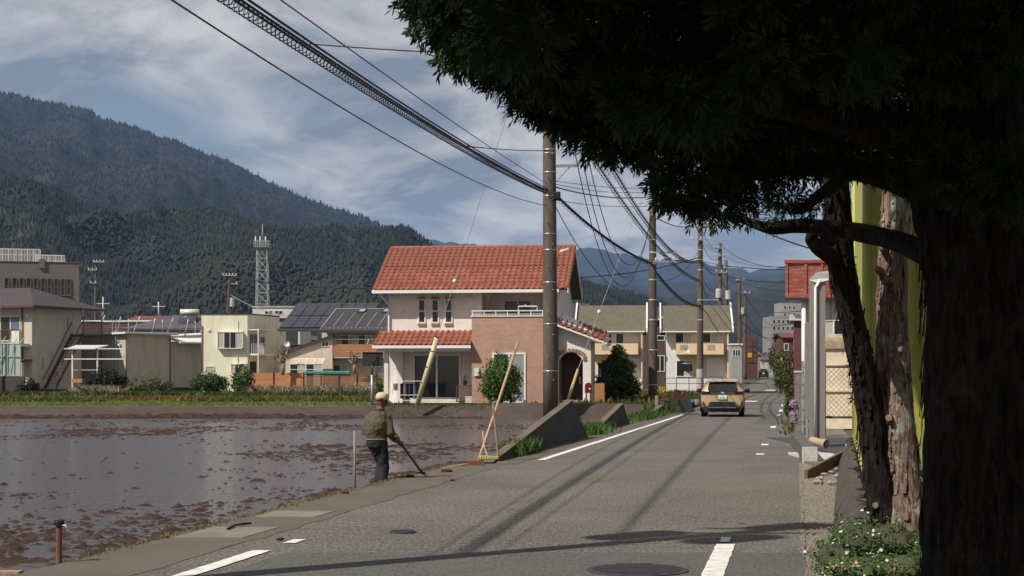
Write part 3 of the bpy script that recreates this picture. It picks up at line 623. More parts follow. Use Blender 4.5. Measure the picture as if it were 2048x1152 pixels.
window(S, (0, 1.2, 0), FRONT, u(680), u(708), w(687), w(669), 2, fw=.06, glass=[M_glass, M_curtain]); window(S, (0, 1.2, 0), FRONT, u(714), u(742), w(687), w(669), 2, fw=.06, glass=[M_glass, M_curtain])
window(S, (0, 0, 0), FRONT, u(645), u(656), w(691.5), w(683), 2, fw=.05); window(S, (0, 1.2, 0), FRONT, u(664), u(691), w(744), w(729), 2, fw=.05, glass=[M_glass, M_curtain]); window(S, (0, 1.2, 0), FRONT, u(748), u(775), w(744), w(732), 2, fw=.05, glass=M_curtain)
bal = bpart(S, 'balcony', M_white, (u(665), u(770), .1, 1.19, w(714.5), w(711)))
for k in range(9): bpart(bal, 'slat', M_oak, (u(664.5), u(770), .05, .09, w(711 - k * 2.65), w(711 - k * 2.65) + .085))
for xx in (664.5, 679, 713, 739, 768): bpart(bal, 'post', M_oak, (u(xx), u(xx) + .06, .09, .15, w(712), w(687)))
mb = MB(); mb.tube([(u(669), .15, w(687)), (u(669), .15, w(676)), (u(669), .6, w(675))], .025, 6); mb.tube([(u(670), .5, w(677)), (u(755), .5, w(677))], .02, 6); mb.tube([(u(735), .15, w(687)), (u(737), .15, w(677))], .025, 6); mb.build('laundry_rail', M_white, bal)
bpart(S, 'laundry_cloth', M_white, (u(616), u(629), 2.0, 2.03, w(677), w(669)))
pipe(S, 'downpipe', [(u(660), 1.1, w(744)), (u(660), 1.1, w(720)), (u(669), 1.1, w(718))], .035, M_soffit)
C = empty('conservatory', S.location + Vector((u(588), -2.3, 0)), 0, 'small glazed lean-to conservatory with white curved bars by the cream house wall', 'conservatory'); fr = MB()
for k in range(5):
    xx = k * .62; fr.bar((xx, 0, 0), (xx, 0, w(727)), .05); fr.bar((xx, 0, w(727)), (xx - .0, 1.8, w(716)), .05)
fr.bar((0, 0, w(727)), (2.48, 0, w(727)), .06); fr.bar((0, 1.8, w(716)), (2.48, 1.8, w(716)), .06); fr.bar((0, 0, w(738)), (2.48, 0, w(738)), .04); fr.build('frame', M_white, C)
mg = mat('milky_plastic', (.55, .45, .33), .3, .1, 3)
for k in range(4):
    m1 = MB(); m1.prism([(k * .62 + .03, .02, w(727.5)), (k * .62 + .59, .02, w(727.5)), (k * .62 + .59, 1.78, w(716.5)), (k * .62 + .03, 1.78, w(716.5))], (0, 0, -.02)); m1.build('roof_pane', mg, C)
    bpart(C, 'pane', M_curtain if k % 2 else M_glass, (k * .62 + .03, k * .62 + .59, 0, .02, .1, w(728)))

# ---------------------------------------------------------------- cream flat-roofed house
CD = 128; cs = FPX / CD; M_cream = mat('pale_yellow_render', (.72, .69, .54), .85, .06, 1.2, bump=.08, bscale=18, dirt=(.5, .47, .36), dirt_amt=.5, dirt_scale=2, stretch=(1, 1, .2))
CH = house('flat_roof_house', 'tall pale yellow flat-roofed house with white bay windows', 'house', 403, CD, .3)
u = lambda x: (x - 403) / cs
w = lambda y: (787 - y) / cs
yaw = .22
mb = MB(); A = [(0, 0), (u(495), 0), (u(537), 6.0), (u(537) - 3.7, 6.0)]
mb.prism([(x, y, 0) for x, y in A], (0, 0, w(628))); mb.build('wall', M_cream, CH)
A2 = [(-.06, -.06), (u(496), -.06), (u(538), 6.06), (u(537) - 3.78, 6.06)]; mb = MB(); mb.prism([(x, y, w(628)) for x, y in A2], (0, 0, .09)); mb.build('roof_edge', M_dark, CH)
def bay(x0, x1, y0, y1):
    b_ = MB(); b_.box(u(x0), u(x1), -.38, 0, w(y1), w(y1) + .06); b_.box(u(x0), u(x1), -.38, 0, w(y0) - .06, w(y0)); b_.box(u(x0), u(x0) + .06, -.38, 0, w(y1), w(y0)); b_.box(u(x1) - .06, u(x1), -.38, 0, w(y1), w(y0)); o = b_.build('bay_window', M_white, CH)
    n = 4
    for k in range(n):
        bpart(o, 'pane', M_curtain if k in (0, 3) else M_glass, (lerp(u(x0) + .06, u(x1) - .06, k / n) + .02, lerp(u(x0) + .06, u(x1) - .06, (k + 1) / n) - .02, -.33, -.30, w(y1) + .06, w(y0) - .06))
        if k: bpart(o, 'mullion', M_white, (lerp(u(x0) + .06, u(x1) - .06, k / n) - .02, lerp(u(x0) + .06, u(x1) - .06, k / n) + .02, -.36, -.29, w(y1) + .06, w(y0) - .06))
bay(436, 487, 663, 697); bay(463, 494, 727, 745)
# balcony on the right side, built along the receding wall
sd = Vector((u(537) - u(495), 6.0, 0)); sl_ = sd.length; sd.normalize(); sn = Vector((sd.y, -sd.x, 0)); so = Vector((u(495), 0, 0)); SIDE = (tuple(sd), tuple(sn))
mb = MB(); wbox(mb, so, sd, sn, .1, 3.7, w(660), w(658), 0, .95); mb.build('canopy', M_white, CH); mb = MB(); wbox(mb, so, sd, sn, .1, 3.6, w(710), w(707), 0, .9); bl = mb.build('balcony', M_white, CH)
rl = MB()
for k in range(14): q = so + sd * (.15 + k * .25) + sn * .88; rl.bar(q + Vector((0, 0, w(707))), q + Vector((0, 0, w(686))), .035)
for k in range(5): q = so + sd * .15 + sn * (.1 + k * .19); rl.bar(q + Vector((0, 0, w(707))), q + Vector((0, 0, w(686))), .035)
q = so + sd * .1 + sn * .88; rl.bar(q + Vector((0, 0, w(686))), q + sd * 3.5 + Vector((0, 0, w(686))), .05); rl.bar(q + Vector((0, 0, w(745))), q + Vector((0, 0, w(660))), .07); rl.build('balcony_rail', M_white, bl)
window(CH, so, SIDE, .3, 1.8, w(705), w(667), 2, fw=.05); window(CH, so, SIDE, 2.4, 3.2, w(690), w(672), 1, fw=.05)
window(CH, so, SIDE, .3, 1.6, w(787), w(722), 1, fw=.05, glass=M_door)
pipe(CH, 'downpipe', [(.03, -.06, w(650)), (.03, -.06, w(745))], .04, M_soffit)

def ac_unit(root, u_, v_, w_):
    o = bpart(root, 'air_conditioner', M_wpan0, (u_, u_ + .8, v_ - .32, v_ - .02, w_, w_ + .58)); MB().tube([(u_ + .3, v_ - .33, w_ + .29), (u_ + .3, v_ - .345, w_ + .29)], .22, 14).build('fan_grille', M_dark, o)
M_wpan0 = mat('ac_casing', (.60, .60, .57), .5, .05, 4)
ac_unit(CH, .25, 0, .1); ac_unit(S, 6.2, 1.2, 2.9); ac_unit(S, 4.4, 1.2, .1)
pipe(CH, 'conduit', [(2.9, -.04, .2), (2.9, -.04, 5.9)], .03, M_wpan0, 6); bpart(CH, 'vent_hood', M_white, (2.75, 2.95, -.1, -.002, 3.1, 3.3)); bpart(CH, 'vent_hood', M_white, (.5, .68, -.1, -.002, 5.0, 5.18)); bpart(CH, 'meter_box', M_wpan0, (3.2, 3.5, -.12, -.002, 1.2, 1.7))
bpart(H, 'vent_hood', M_white, (.6, .78, 1.06, 1.199, 4.75, 4.9)); bpart(H, 'vent_hood', M_white, (4.2, 4.38, 1.06, 1.199, 5.3, 5.45)); bpart(H, 'meter_box', M_wpan0, (4.7, 4.95, -.1, -.002, 1.4, 1.8))
window(CH, (0, 0, 0), FRONT, .35, 1.0, w(745), w(733), 1, fw=.05, glass=M_curtain)
# ---------------------------------------------------------------- grey office block
M_taupe = mat('taupe_panel_wall', (.155, .14, .12), .85, .08, .8, bump=.1)
OB = house('office_block', 'large flat-roofed taupe office block with a row of slit windows, far left', 'building', 0, 200, .3, R(17))
u = lambda x: x / 16.0
w = lambda y: (775.8 - y) / 16.0
bpart(OB, 'wall', M_taupe, (u(-260), u(153), 0, 14, 0, w(523))); bpart(OB, 'roof_edge', M_soffit, (u(-261), u(154), -.08, 14.1, w(523), w(521.5)))
bpart(OB, 'panel_joint', M_soffit, (u(-259), u(152), -.03, 0, w(604), w(603)))
for xa, xb in ((9, 16), (24, 31), (38, 45), (51, 58), (65, 72), (79, 86), (92, 98), (105, 111), (117.5, 124), (129.5, 136)):
    window(OB, (0, 0, 0), FRONT, u(xa), u(xb), w(588), w(556), 1, 2, fw=.07, frame=M_taupe, out=.12, sill=True)
for xa, xb, ya in ((-20, 77, 497), (69, 125, 508)):
    rl = MB(); rl.bar((u(xa), .4, w(ya)), (u(xb), .4, w(ya)), .12); rl.bar((u(xa), .4, w(ya + 11)), (u(xb), .4, w(ya + 11)), .07)
    n = int((xb - xa) / 3)
    for k in range(n + 1): rl.bar((lerp(u(xa), u(xb), k / n), .4, w(521.5)), (lerp(u(xa), u(xb), k / n), .4, w(ya)), .07 if k % 4 else .12)
    rl.build('roof_railing', M_white, OB)
bpart(OB, 'vent', M_taupe, (u(75), u(86), -.2, 1, w(535), w(516)))

# ---------------------------------------------------------------- apartment block with iron stairs
AP = house('apartment_block', 'beige two-storey block with dark hip roof and rusty outdoor iron stairs', 'building', 64, 128, .3, R(-23))
M_apw = mat('beige_render', (.50, .465, .40), .85, .07, 1, bump=.1, bscale=15, dirt=(.34, .31, .26), dirt_amt=.6, dirt_scale=2, stretch=(1, 1, .2)); M_iron = mat('red_brown_iron', (.10, .045, .04), .6, .3, 8)
bpart(AP, 'wall', M_apw, (-12, 0, 0, 6.2, .35, 7.1)); bpart(AP, 'foundation', M_dark, (-12, -.03, .05, 6.1, -.2, .35))
rf = MB(); ew_, rw_ = 7.05, 8.75
c = [(-13, -.8, ew_), (.8, -.8, ew_), (.8, 8.4, ew_), (-13, 8.4, ew_), (-12, 3.6, rw_), (-3.2, 3.6, rw_)]
rf.add(c + [(x, y, z - .18) for x, y, z in c[:4]], [(0, 1, 5, 4), (1, 2, 5), (2, 3, 4, 5), (3, 0, 4), (9, 8, 7, 6), (0, 6, 7, 1), (1, 7, 8, 2), (2, 8, 9, 3), (3, 9, 6, 0)])
aroof = rf.build('roof', mat('purple_slate_roof', (.06, .048, .052), .6, .2, 3, stretch=(1, 1, 3)), AP)
mb = MB(); mb.bar((-13, -.86, 6.93), (.86, -.86, 6.93), .12); mb.build('gutter', M_iron, AP); mb = MB(); mb.bar((.86, -.86, 6.93), (.86, 8.4, 6.93), .12); mb.build('gutter', M_iron, AP)
window(AP, (0, 0, 0), FRONT, -3.1, -1.2, 4.3, 6.2, 2, fw=.07, glass=[M_glass, mat('blue_glass', (.10, .14, .2), .1, .2, 3)])
window(AP, (0, 0, 0), FRONT, -3.1, -1.2, .6, 2.6, 2, fw=.07)
window(AP, (0, 0, 0), RIGHT, 4.3, 4.45, 5.2, 6.3, 1, fw=.03); window(AP, (0, 0, 0), RIGHT, 1.2, 1.35, 1.9, 2.9, 1, fw=.03)
bal = bpart(AP, 'balcony', M_wall, (-12, -.25, -1.2, -.005, 3.75, 4.0)); bpart(bal, 'end_wall', M_wall, (-1.0, -.25, -1.24, -.9, 3.9, 5.0))
rl = MB(); rl.bar((-6, -1.15, 5.1), (-.2, -1.15, 5.1), .06); rl.bar((-6, -1.15, 4.15), (-1.0, -1.15, 4.15), .05)
for k in range(26): rl.bar((-6 + k * .2, -1.15, 4.15), (-6 + k * .2, -1.15, 5.1), .03)
rl.build('balcony_rail', M_iron, bal)
bpart(AP, 'canopy', M_iron, (-2, .1, -1.1, -.005, 2.65, 2.75)); bpart(AP, 'porch_wall', M_wall, (-.75, -.2, -1.0, -.7, .1, 2.5))
for uu in (-.9, -3.6): pipe(AP, 'downpipe', [(uu, -.1, 0), (uu, -.1, 6.9)], .05, M_iron)
st = MB(); n = 15
for k in range(n + 1):
    t = k / n; v_ = lerp(1.3, 4.7, t); z_ = lerp(.25, 4.75, t); o = bpart(AP, 'stair_tread', M_iron, (.15, 1.15, v_, v_ + .26, z_ - .03, z_))
for uu in (.12, 1.18):
    mb = MB(); mb.bar((uu, 1.1, .0), (uu, 4.9, 4.9), .06, .22); mb.build('stringer', M_iron, AP); mb = MB(); mb.bar((uu, 1.2, 1.1), (uu, 4.8, 5.9), .05); mb.build('handrail', M_iron, AP)
bpart(AP, 'stair_landing', M_iron, (.02, 1.3, 4.75, 7.4, 4.72, 4.86))
rl = MB(); rl.bar((1.27, 4.8, 5.95), (1.27, 7.4, 5.95), .05)
for k in range(14): rl.bar((1.27, 4.8 + k * .2, 4.86), (1.27, 4.8 + k * .2, 5.95), .025)
rl.build('landing_rail', M_iron, AP)
for (uu, v_) in ((1.2, 4.9), (1.2, 7.3)): pipe(AP, 'post', [(uu, v_, 0), (uu, v_, 6.9)], .05, M_iron)

GH = house('plastic_greenhouse', 'small pale green plastic sheet shelter on a block wall, far left', 'greenhouse', -60, 117, .2); gs = FPX / 117
M_film = mat('green_film', (.40, .47, .44), .35, .12, 1.5, spec=.5); u = lambda x: (x + 60) / gs; w = lambda y: (792 - y) / gs
bpart(GH, 'block_wall', mat('dark_block', (.07, .062, .055), .9, .25, 3), (u(-60), u(49), -.1, .15, -.2, w(752)))
fr = MB()
for k in range(9): fr.bar((u(-60) + k * .46, 0, w(752)), (u(-60) + k * .46, 0, w(684)), .04); fr.bar((u(-60) + k * .46, 0, w(684)), (u(-60) + k * .46, 1.0, w(672)), .04)
for yy in (684, 712, 750): fr.bar((u(-60), 0, w(yy)), (u(43), 0, w(yy)), .05)
fr.bar((u(-5), -.05, w(748)), (u(12), -.05, w(688)), .035); fr.bar((u(18), -.05, w(748)), (u(28), -.05, w(690)), .035)
fr.build('frame', mat('green_pipe', (.35, .45, .40), .5, .1, 4), GH); bpart(GH, 'film', M_film, (u(-60), u(42), .04, .06, w(752), w(686)))
pipe(GH, 'pipe_post', [(u(1), -.3, 0), (u(1), -.3, w(590))], .08, M_steel)

# ---------------------------------------------------------------- warehouse with flat roofs
WH = house('warehouse', 'low beige warehouse with white corrugated flat roofs and a roof ladder', 'warehouse', 251, 134, .3, R(-40)); WH.scale = (1.1, 1.1, 1.1)
M_wh = mat('beige_siding', (.44, .40, .335), .85, .06, 3, stretch=(1, 1, .15), dirt=(.28, .25, .2), dirt_amt=.6, dirt_scale=2); M_corr = mat('white_corrugated', (.55, .56, .57), .5, .12, 6, spec=.4)
bpart(WH, 'wall', M_wh, (-6.5, 0, 0, 4.3, .4, 4.5)); bpart(WH, 'wall', M_wh, (-7, -.15, 4.3, 8.2, .4, 4.0)); bpart(WH, 'wall', M_wh, (-7, .25, 8.2, 11.5, .4, 4.6)); bpart(WH, 'wall', M_wh, (-7, -.2, 11.5, 15, .4, 4.0))
bpart(WH, 'foundation', mat('dark_base', (.05, .047, .045), .9, .2, 3), (-6.5, -.02, .02, 14.9, -.3, .4))
def corr(name, root, u0_, u1_, v0, v1, z0, z1, m, amp=.035, step=.12, t=.12):
    vs = np.arange(v0, v1, step); V = []; 
    for i, vv in enumerate(vs):
        d = amp * (i % 2); V += [(u0_, vv, z0 + d), (u1_, vv, z1 + d), (u1_, vv, z1 + d - t), (u0_, vv, z0 + d - t)]
    n = len(vs); F = []
    for i in range(n - 1):
        a = i * 4; F += [(a, a + 1, a + 5, a + 4), (a + 1, a + 2, a + 6, a + 5), (a + 2, a + 3, a + 7, a + 6), (a + 3, a, a + 4, a + 7)]
    F += [(0, 3, 2, 1), (4 * n - 4, 4 * n - 3, 4 * n - 2, 4 * n - 1)]
    return MB().add(V, F).build(name, m, root)
corr('roof', WH, -6.8, .5, -.4, 4.7, 4.55, 4.62, M_corr); corr('roof', WH, -7, .8, 8.0, 12.0, 4.68, 4.75, M_corr); corr('awning', WH, -.5, .75, 4.6, 8.1, 4.3, 3.95, M_corr)
for uu, v_ in ((.04, 4.2), (.0, 8.1), (.3, 11.4), (.02, .05)): pipe(WH, 'downpipe', [(uu, v_, .3), (uu, v_, 4.3)], .045, M_soffit)
ld = MB(); 
for d in (-1.3, -.85): ld.bar((d, -.25, .3), (d, -.25, 5.6), .05)
for k in range(16): ld.bar((-1.3, -.25, .5 + k * .28), (-.85, -.25, .5 + k * .28), .035)
ld.build('ladder', M_steel, WH)
for k in range(10): v_ = .3 + k * 1.1; pipe(WH, 'roof_post', [(-3 if k % 3 else -4, v_, 4.6), (-3 + (.5 if k % 3 == 1 else 0), v_, 6.0 - .1 * (k % 3))], .035, M_steel)
rl = MB(); rl.bar((-3, .2, 5.6), (-3, 11, 5.6), .03); rl.bar((-3, .2, 5.1), (-3, 11, 5.1), .03); rl.build('roof_rail', M_steel, WH)
CP = house('carport', 'low open carport of white posts and beams beside the warehouse', 'carport', 140, 121, .3); u = lambda x: (x - 140) / 26.4; w = lambda y: (789.3 - y) / 26.4
for xx in (143, 193): bpart(CP, 'post', M_white, (u(xx), u(xx) + .1, 0, .1, 0, w(700)))
for yy in (697, 717.5): bpart(CP, 'beam', M_white, (u(128), u(247), -.03, .06, w(yy) - .06, w(yy) + .02))
mb = slab([(u(136), -.4, w(697)), (u(193), -.4, w(697)), (u(203), 2.2, w(689)), (u(136), 2.2, w(689))], .07); mb.build('roof', M_corr, CP)
bpart(CP, 'shelf', M_steel, (u(142), u(190), .4, 1.4, w(741), w(738))); bpart(CP, 'shelf', M_oak, (u(145), u(168), -.5, .2, w(765), w(758)))

# ---------------------------------------------------------------- roofs of houses behind
def block(name, label, x0, x1, ytop, D, m, depth=8, zg=.3, ridge=None, rm=None, wins=(), cat='house', cap=None):
    s_ = FPX / D; o = house(name, label, cat, x0, D, zg); yg = YH + (HC - zg) * s_; ww = (x1 - x0) / s_; hh = (yg - ytop) / s_
    bpart(o, 'wall', m, (0, ww, 0, depth, 0, hh))
    if ridge:
        yr, ov = ridge; rh = (yg - yr) / s_ * 1.0
        mb = slab([(-ov, -ov, hh), (ww + ov, -ov, hh), (ww + ov, depth * .5, rh), (-ov, depth * .5, rh)], .12); mb.prism([(-ov, depth * .5, rh), (ww + ov, depth * .5, rh), (ww + ov, depth + ov, hh), (-ov, depth + ov, hh)], (0, 0, -.12)); mb.build('roof', rm, o)
        mb = MB(); mb.prism([(ww - .1, 0, hh - .05), (ww - .1, depth, hh - .05), (ww - .1, depth / 2, rh - .1)], (.1, 0, 0)); mb.build('gable', m, o)
        mb = MB(); mb.prism([(0, 0, hh - .05), (0, depth, hh - .05), (0, depth / 2, rh - .1)], (.1, 0, 0)); mb.build('gable', m, o)
    if cap: bpart(o, 'roof_edge', cap, (-.1, ww + .1, -.1, depth + .1, hh, hh + .18))
    for (xa, xb, ya, yb, n_) in wins: window(o, (0, 0, 0), FRONT, (xa - x0) / s_, (xb - x0) / s_, (yg - yb) / s_, (yg - ya) / s_, n_, fw=.06)
    return o
M_brownw = mat('brown_metal_wall', (.09, .055, .05), .7, .15, 3, stretch=(3, 3, .3)); M_redr = mat('red_brown_roof', (.14, .05, .045), .65, .2, 2)
M_purple = mat('purple_tile_roof', (.085, .07, .085), .5, .2, 4, spec=.4)
block('long_shed', 'long brown shed with a thin white roof edge behind the warehouse', 150, 350, 644, 168, M_brownw, 10, cap=M_white, cat='shed')
block('red_roof_house', 'distant house showing only a dull red roof slope behind the purple hip roof', 262, 330, 641, 200, M_apw, 9, ridge=(629, .5), rm=M_redr)
hp = house('hip_roof_house', 'house with purple-brown hip roof carrying a silver water heater', 'house', 255, 155, .3); s_ = FPX / 155; w = lambda y: (782 - y) / s_; u = lambda x: (x - 255) / s_
bpart(hp, 'wall', M_apw, (u(262), u(415), 0, 8, 0, w(656)))
mb = MB(); cc = [(u(248), -.8, w(657)), (u(425), -.8, w(657)), (u(425), 8.8, w(657)), (u(248), 8.8, w(657)), (u(330), 4, w(627)), (u(400), 4, w(627))]
mb.add(cc + [(x, y, z - .15) for x, y, z in cc[:4]], [(0, 1, 5, 4), (1, 2, 5), (2, 3, 4, 5), (3, 0, 4), (9, 8, 7, 6), (0, 6, 7, 1), (1, 7, 8, 2), (2, 8, 9, 3), (3, 9, 6, 0)]); mb.build('roof', M_purple, hp)
sh = empty('solar_water_heater', hp.location + Vector((u(352), 1.0, w(650))), 0, 'silver drum solar water heater on the purple hip roof', 'water heater')
mb = MB(); mb.prism([(0, -.2, .3), (1.7, -.2, .3), (1.7, 1.3, 1.15), (0, 1.3, 1.15)], (0, 0, -.08)); mb.build('collector', M_solar, sh)
MB().tube([(-.05, 1.35, 1.35), (1.75, 1.35, 1.35)], .28, 14).build('drum', mat('bright_drum', (.75, .70, .62), .35, .06, 3, metal=.3), sh, sm=True); mb = MB(); mb.box(.1, 1.6, 1.2, 1.5, .3, 1.1); mb.build('stand', M_dark, sh)
block('white_block', 'pale white flat building glimpsed between the lattice tower and the solar roof', 505, 600, 615, 185, mat('pale_panel', (.55, .55, .54), .8, .08, 2), 10, cap=M_alu, wins=((530, 545, 622, 628, 2), (550, 565, 622, 628, 2)), cat='building')
block('grey_annex', 'grey two-storey annex with one white-framed window behind the flat-roofed house', 520, 572, 640, 142, mat('grey_render', (.20, .19, .175), .85, .1, 2), 8, wins=((537, 558, 653, 668, 2),), cap=M_dark)
block('dark_roof_house', 'dark tiled roof house far behind the brick entrance wing', 1118, 1175, 640, 165, M_apw, 8, ridge=(603, .4), rm=M_roofd)

# ---------------------------------------------------------------- wooden fence behind the field
FN = house('wooden_fence', 'long orange-brown wooden plank fence behind the weedy field', 'fence', 500, 112, .3); fs_ = FPX / 112; u = lambda x: (x - 500) / fs_; w = lambda y: (792 - y) / fs_
def fpanel(x0, x1, n_, y0, y1, gap, m):
    for k in range(n_):
        a = lerp(w(y1), w(y0), k / n_); b_ = lerp(w(y1), w(y0), (k + 1) / n_) - gap; bpart(FN, 'plank', m, (u(x0), u(x1), random.uniform(-.01, .01), .03 + random.uniform(0, .008), a, b_))
fpanel(488, 547, 2, 745, 773, .02, M_oak); fpanel(547.5, 606, 2, 745, 773, .02, M_oak)
M_oak2 = mat('weathered_orange_wood', (.27, .135, .07), .75, .25, 5, stretch=(.6, 6, 6), rnd=.2)
for a, b_ in ((608, 641), (643, 677), (679, 713), (715, 752), (754, 790)): fpanel(a, b_, 7, 746, 773, .035, M_oak2)
for xx in (547, 607, 642, 678, 714, 753): bpart(FN, 'post', mat('fence_post', (.06, .035, .022), .8, .2, 6), (u(xx) - .03, u(xx) + .03, -.05, .1, 0, w(744)))
tarp = MB(); tarp.prism([(u(609), -.1, w(743)), (u(699), -.1, w(744)), (u(699), .35, w(742)), (u(609), .35, w(742))], (0, 0, -.12)); t = tarp.build('green_tarp', mat('teal_sheet', (.02, .26, .20), .6, .15, 5)); t.location = FN.location; tag(t, 'strip of teal green sheet lying along the wooden fence top', 'tarp')

# ---------------------------------------------------------------- lattice tower
LT = house('lattice_tower', 'tall grey steel lattice radio tower before the wooded hill', 'tower', 525, 320, .3)
M_latt = mat('tower_steel', (.34, .36, .37), .5, .12, 3, metal=.3)
def tow(w0, w1, h0, h1, n_, root):
    cr = [(-1, -1), (1, -1), (1, 1), (-1, 1)]
    for cx, cy in cr: mb = MB(); mb.bar((cx * w0, cy * w0, h0), (cx * w1, cy * w1, h1), .16); mb.build('leg', M_latt, root)
    br = MB()
    for k in range(n_):
        a = k / n_; b_ = (k + 1) / n_; wa, wb = lerp(w0, w1, a), lerp(w0, w1, b_); za_, zb = lerp(h0, h1, a), lerp(h0, h1, b_)
        for i in range(4):
            c0, c1 = cr[i], cr[(i + 1) % 4]; p0 = Vector((c0[0] * wa, c0[1] * wa, za_)); p1 = Vector((c1[0] * wa, c1[1] * wa, za_)); q0 = Vector((c0[0] * wb, c0[1] * wb, zb)); q1 = Vector((c1[0] * wb, c1[1] * wb, zb))
            br.bar(p0, p1, .09); br.bar(p0, q1, .08); br.bar(p1, q0, .08)
    o = br.build('bracing', M_latt, root); o['kind'] = 'stuff'
tow(1.35, 1.0, 0, 27.4, 12, LT)
pf = MB(); pf.box(-1.5, 1.5, -1.5, 1.5, 27.3, 27.45); pf.build('platform', M_latt, LT)
rl = MB()
for z_ in (28.0, 28.6): 
    for s1, s2 in (((-1.5, -1.5), (1.5, -1.5)), ((1.5, -1.5), (1.5, 1.5)), ((1.5, 1.5), (-1.5, 1.5)), ((-1.5, 1.5), (-1.5, -1.5))): rl.bar((*s1, z_), (*s2, z_), .08)
for k in range(9): rl.bar((-1.5 + k * .375, -1.5, 27.4), (-1.5 + k * .375, -1.5, 28.6), .07)
rl.build('platform_rail', M_latt, LT); pipe(LT, 'mast', [(0, 0, 27), (0, 0, 32)], .07, M_latt)
for dx_ in (-1.2, -.3, .8): pipe(LT, 'antenna', [(dx_, -1.2, 27.4), (dx_, -1.2, 29.4)], .1, M_white)

# small aerials on roofs
def aerial(x, y0, y1, D, label):
    s_ = FPX / D; o = empty('television_aerial', P(x, y1, D), 0, label, 'aerial', 'roof television aerials'); h_ = (y1 - y0) / s_
    pipe(o, 'mast', [(0, 0, 0), (0, 0, h_)], .05, M_white); mb = MB(); mb.bar((-.65, 0, h_ * .72), (.65, 0, h_ * .72), .05)
    for k in range(5): mb.bar((-.6 + k * .3, -.2, h_ * .72 + .05), (-.6 + k * .3, .2, h_ * .72 + .05), .03)
    mb.build('array', M_white, o)
aerial(206, 594, 641, 165, 'thin white aerial above the long brown shed'); aerial(317, 604, 636, 158, 'thin grey aerial on the purple hip roof ridge')
def dish(p, d, label, r=.28):
    o = empty('satellite_dish', p, 0, label, 'satellite dish'); mb = MB(); n = 16
    V = [(0, .08, 0)]; 
    for j in range(n): a = 2 * math.pi * j / n; V.append((r * math.cos(a), -.02, r * math.sin(a)))
    mb.add(V, [(0, j + 1, (j + 1) % n + 1) for j in range(n)]); mb.build('reflector', M_white, o); m2 = MB(); m2.bar((0, .08, -r), (0, -.3, 0), .03); m2.build('feed_arm', M_alu, o)
    m2 = MB(); m2.bar((0, .1, -d), (0, .1, .05), .06); m2.build('mast', M_alu, o)
dish(P(574, 688, 122), .6, 'white satellite dish on a pole by the solar house', .22)
# basketball backboard seen from behind
BB = house('basketball_stand', 'black basketball backboard on a grey steel pole, seen from behind', 'basketball hoop', 744, 79, .22); s_ = FPX / 79; w = lambda y: (811 - y) / s_; u = lambda x: (x - 744) / s_
bpart(BB, 'backboard', M_dark, (u(724), u(765), .25, .32, w(732), w(704))); pipe(BB, 'post', [(0, 0, 0), (0, 0, w(750))], .065, M_steel); pipe(BB, 'upper_post', [(0, 0, w(752)), (0, 0, w(729))], .045, M_dark); mb = MB(); mb.bar((0, 0, w(732)), (u(755), .25, w(712)), .05); mb.bar((0, 0, w(728)), (0, .25, w(724)), .05); mb.build('brace', M_black, BB)
bpart(BB, 'board_frame', M_black, (u(724), u(765), .2, .249, w(705.5), w(704)), (u(724), u(765), .2, .249, w(732), w(730.5)))

# ---------------------------------------------------------------- yellow apartments by the road
M_moss = mat('mossy_shingle_roof', (.115, .098, .075), .95, .35, 4, dirt=(.135, .125, .065), dirt_amt=.7, dirt_scale=.8, stretch=(1, 1, 4), bump=.4); M_peach = mat('peach_render', (.66, .50, .32), .85, .05, 1.5); M_palew = mat('pale_wall', (.62, .63, .62), .85, .06, 1.5)
def apartment(x0, x1, label, wins, D=130):
    s_ = FPX / D; yg = YH + (HC - .35) * s_; o = house('apartment_house', label, 'apartment house', x0, D, .35, R(-5), 'mossy roofed apartments by the road'); u = lambda x: (x - x0) / s_; w = lambda y: (yg - y) / s_; wd = u(x1)
    bpart(o, 'wall', M_palew, (0.1, wd - .1, 1.0, 8, 0, w(663))); bpart(o, 'side_wall', M_peach, (wd - .1, wd + .02, .2, 8.2, 0, w(663)))
    bpart(o, 'wall_panel', M_peach, (u(x0 + 28), u(x0 + 60), .96, 1.0, w(709), w(667)), (u(x0 + 30), wd - .1, .96, 1.0, w(752), w(712)))
    mb = slab([(-.3, .2, w(662)), (wd + .3, .2, w(662)), (wd + .3, 4.6, w(606)), (-.3, 4.6, w(606))], .12); mb.prism([(-.3, 4.6, w(606)), (wd + .3, 4.6, w(606)), (wd + .3, 9, w(662)), (-.3, 9, w(662))], (0, 0, -.12)); rf = mb.build('roof', M_moss, o)
    for uu in (-.42, wd + .31): mb = MB(); mb.prism([(uu, .1, w(665)), (uu, 4.6, w(608)), (uu, 4.6, w(600)), (uu, .1, w(657))], (.12, 0, 0)); mb.build('barge_board', M_white, rf)
    bpart(o, 'gutter', M_white, (-.2, wd + .2, .08, .19, w(664.5), w(662)))
    b_ = bpart(o, 'balcony', M_peach, (u(x0 + 22), wd - .4 if x1 > 1400 else u(x0 + 118), -.2, 1.0, w(709), w(687)))
    for (xa, xb, ya, yb, n_) in wins: window(o, (0, .97, 0), FRONT, u(xa), u(xb), w(yb), w(ya), n_, fw=.06, glass=[M_glass, M_curtain])
    for xx in wins[:2]: 
        c_ = (xx[0] + xx[1]) / 2; rl = MB()
        for k in range(6): rl.bar((u(c_ - 7 + k * 2.6), -.23, w(700)), (u(c_ - 7 + k * 2.6), -.23, w(689)), .03)
        rl.build('vent_grille', M_alu, b_)
    bpart(o, 'shutter_box', M_white, (u(x1 - 42), u(x1 - 3), .93, .99, w(752), w(716)))
    return o
apartment(1158, 1284, 'mossy-roofed yellow apartment beside the brick entrance wing', ((1200, 1222, 667, 686, 1), (1232, 1246, 667, 686, 1), (1195, 1222, 725, 752, 2)))
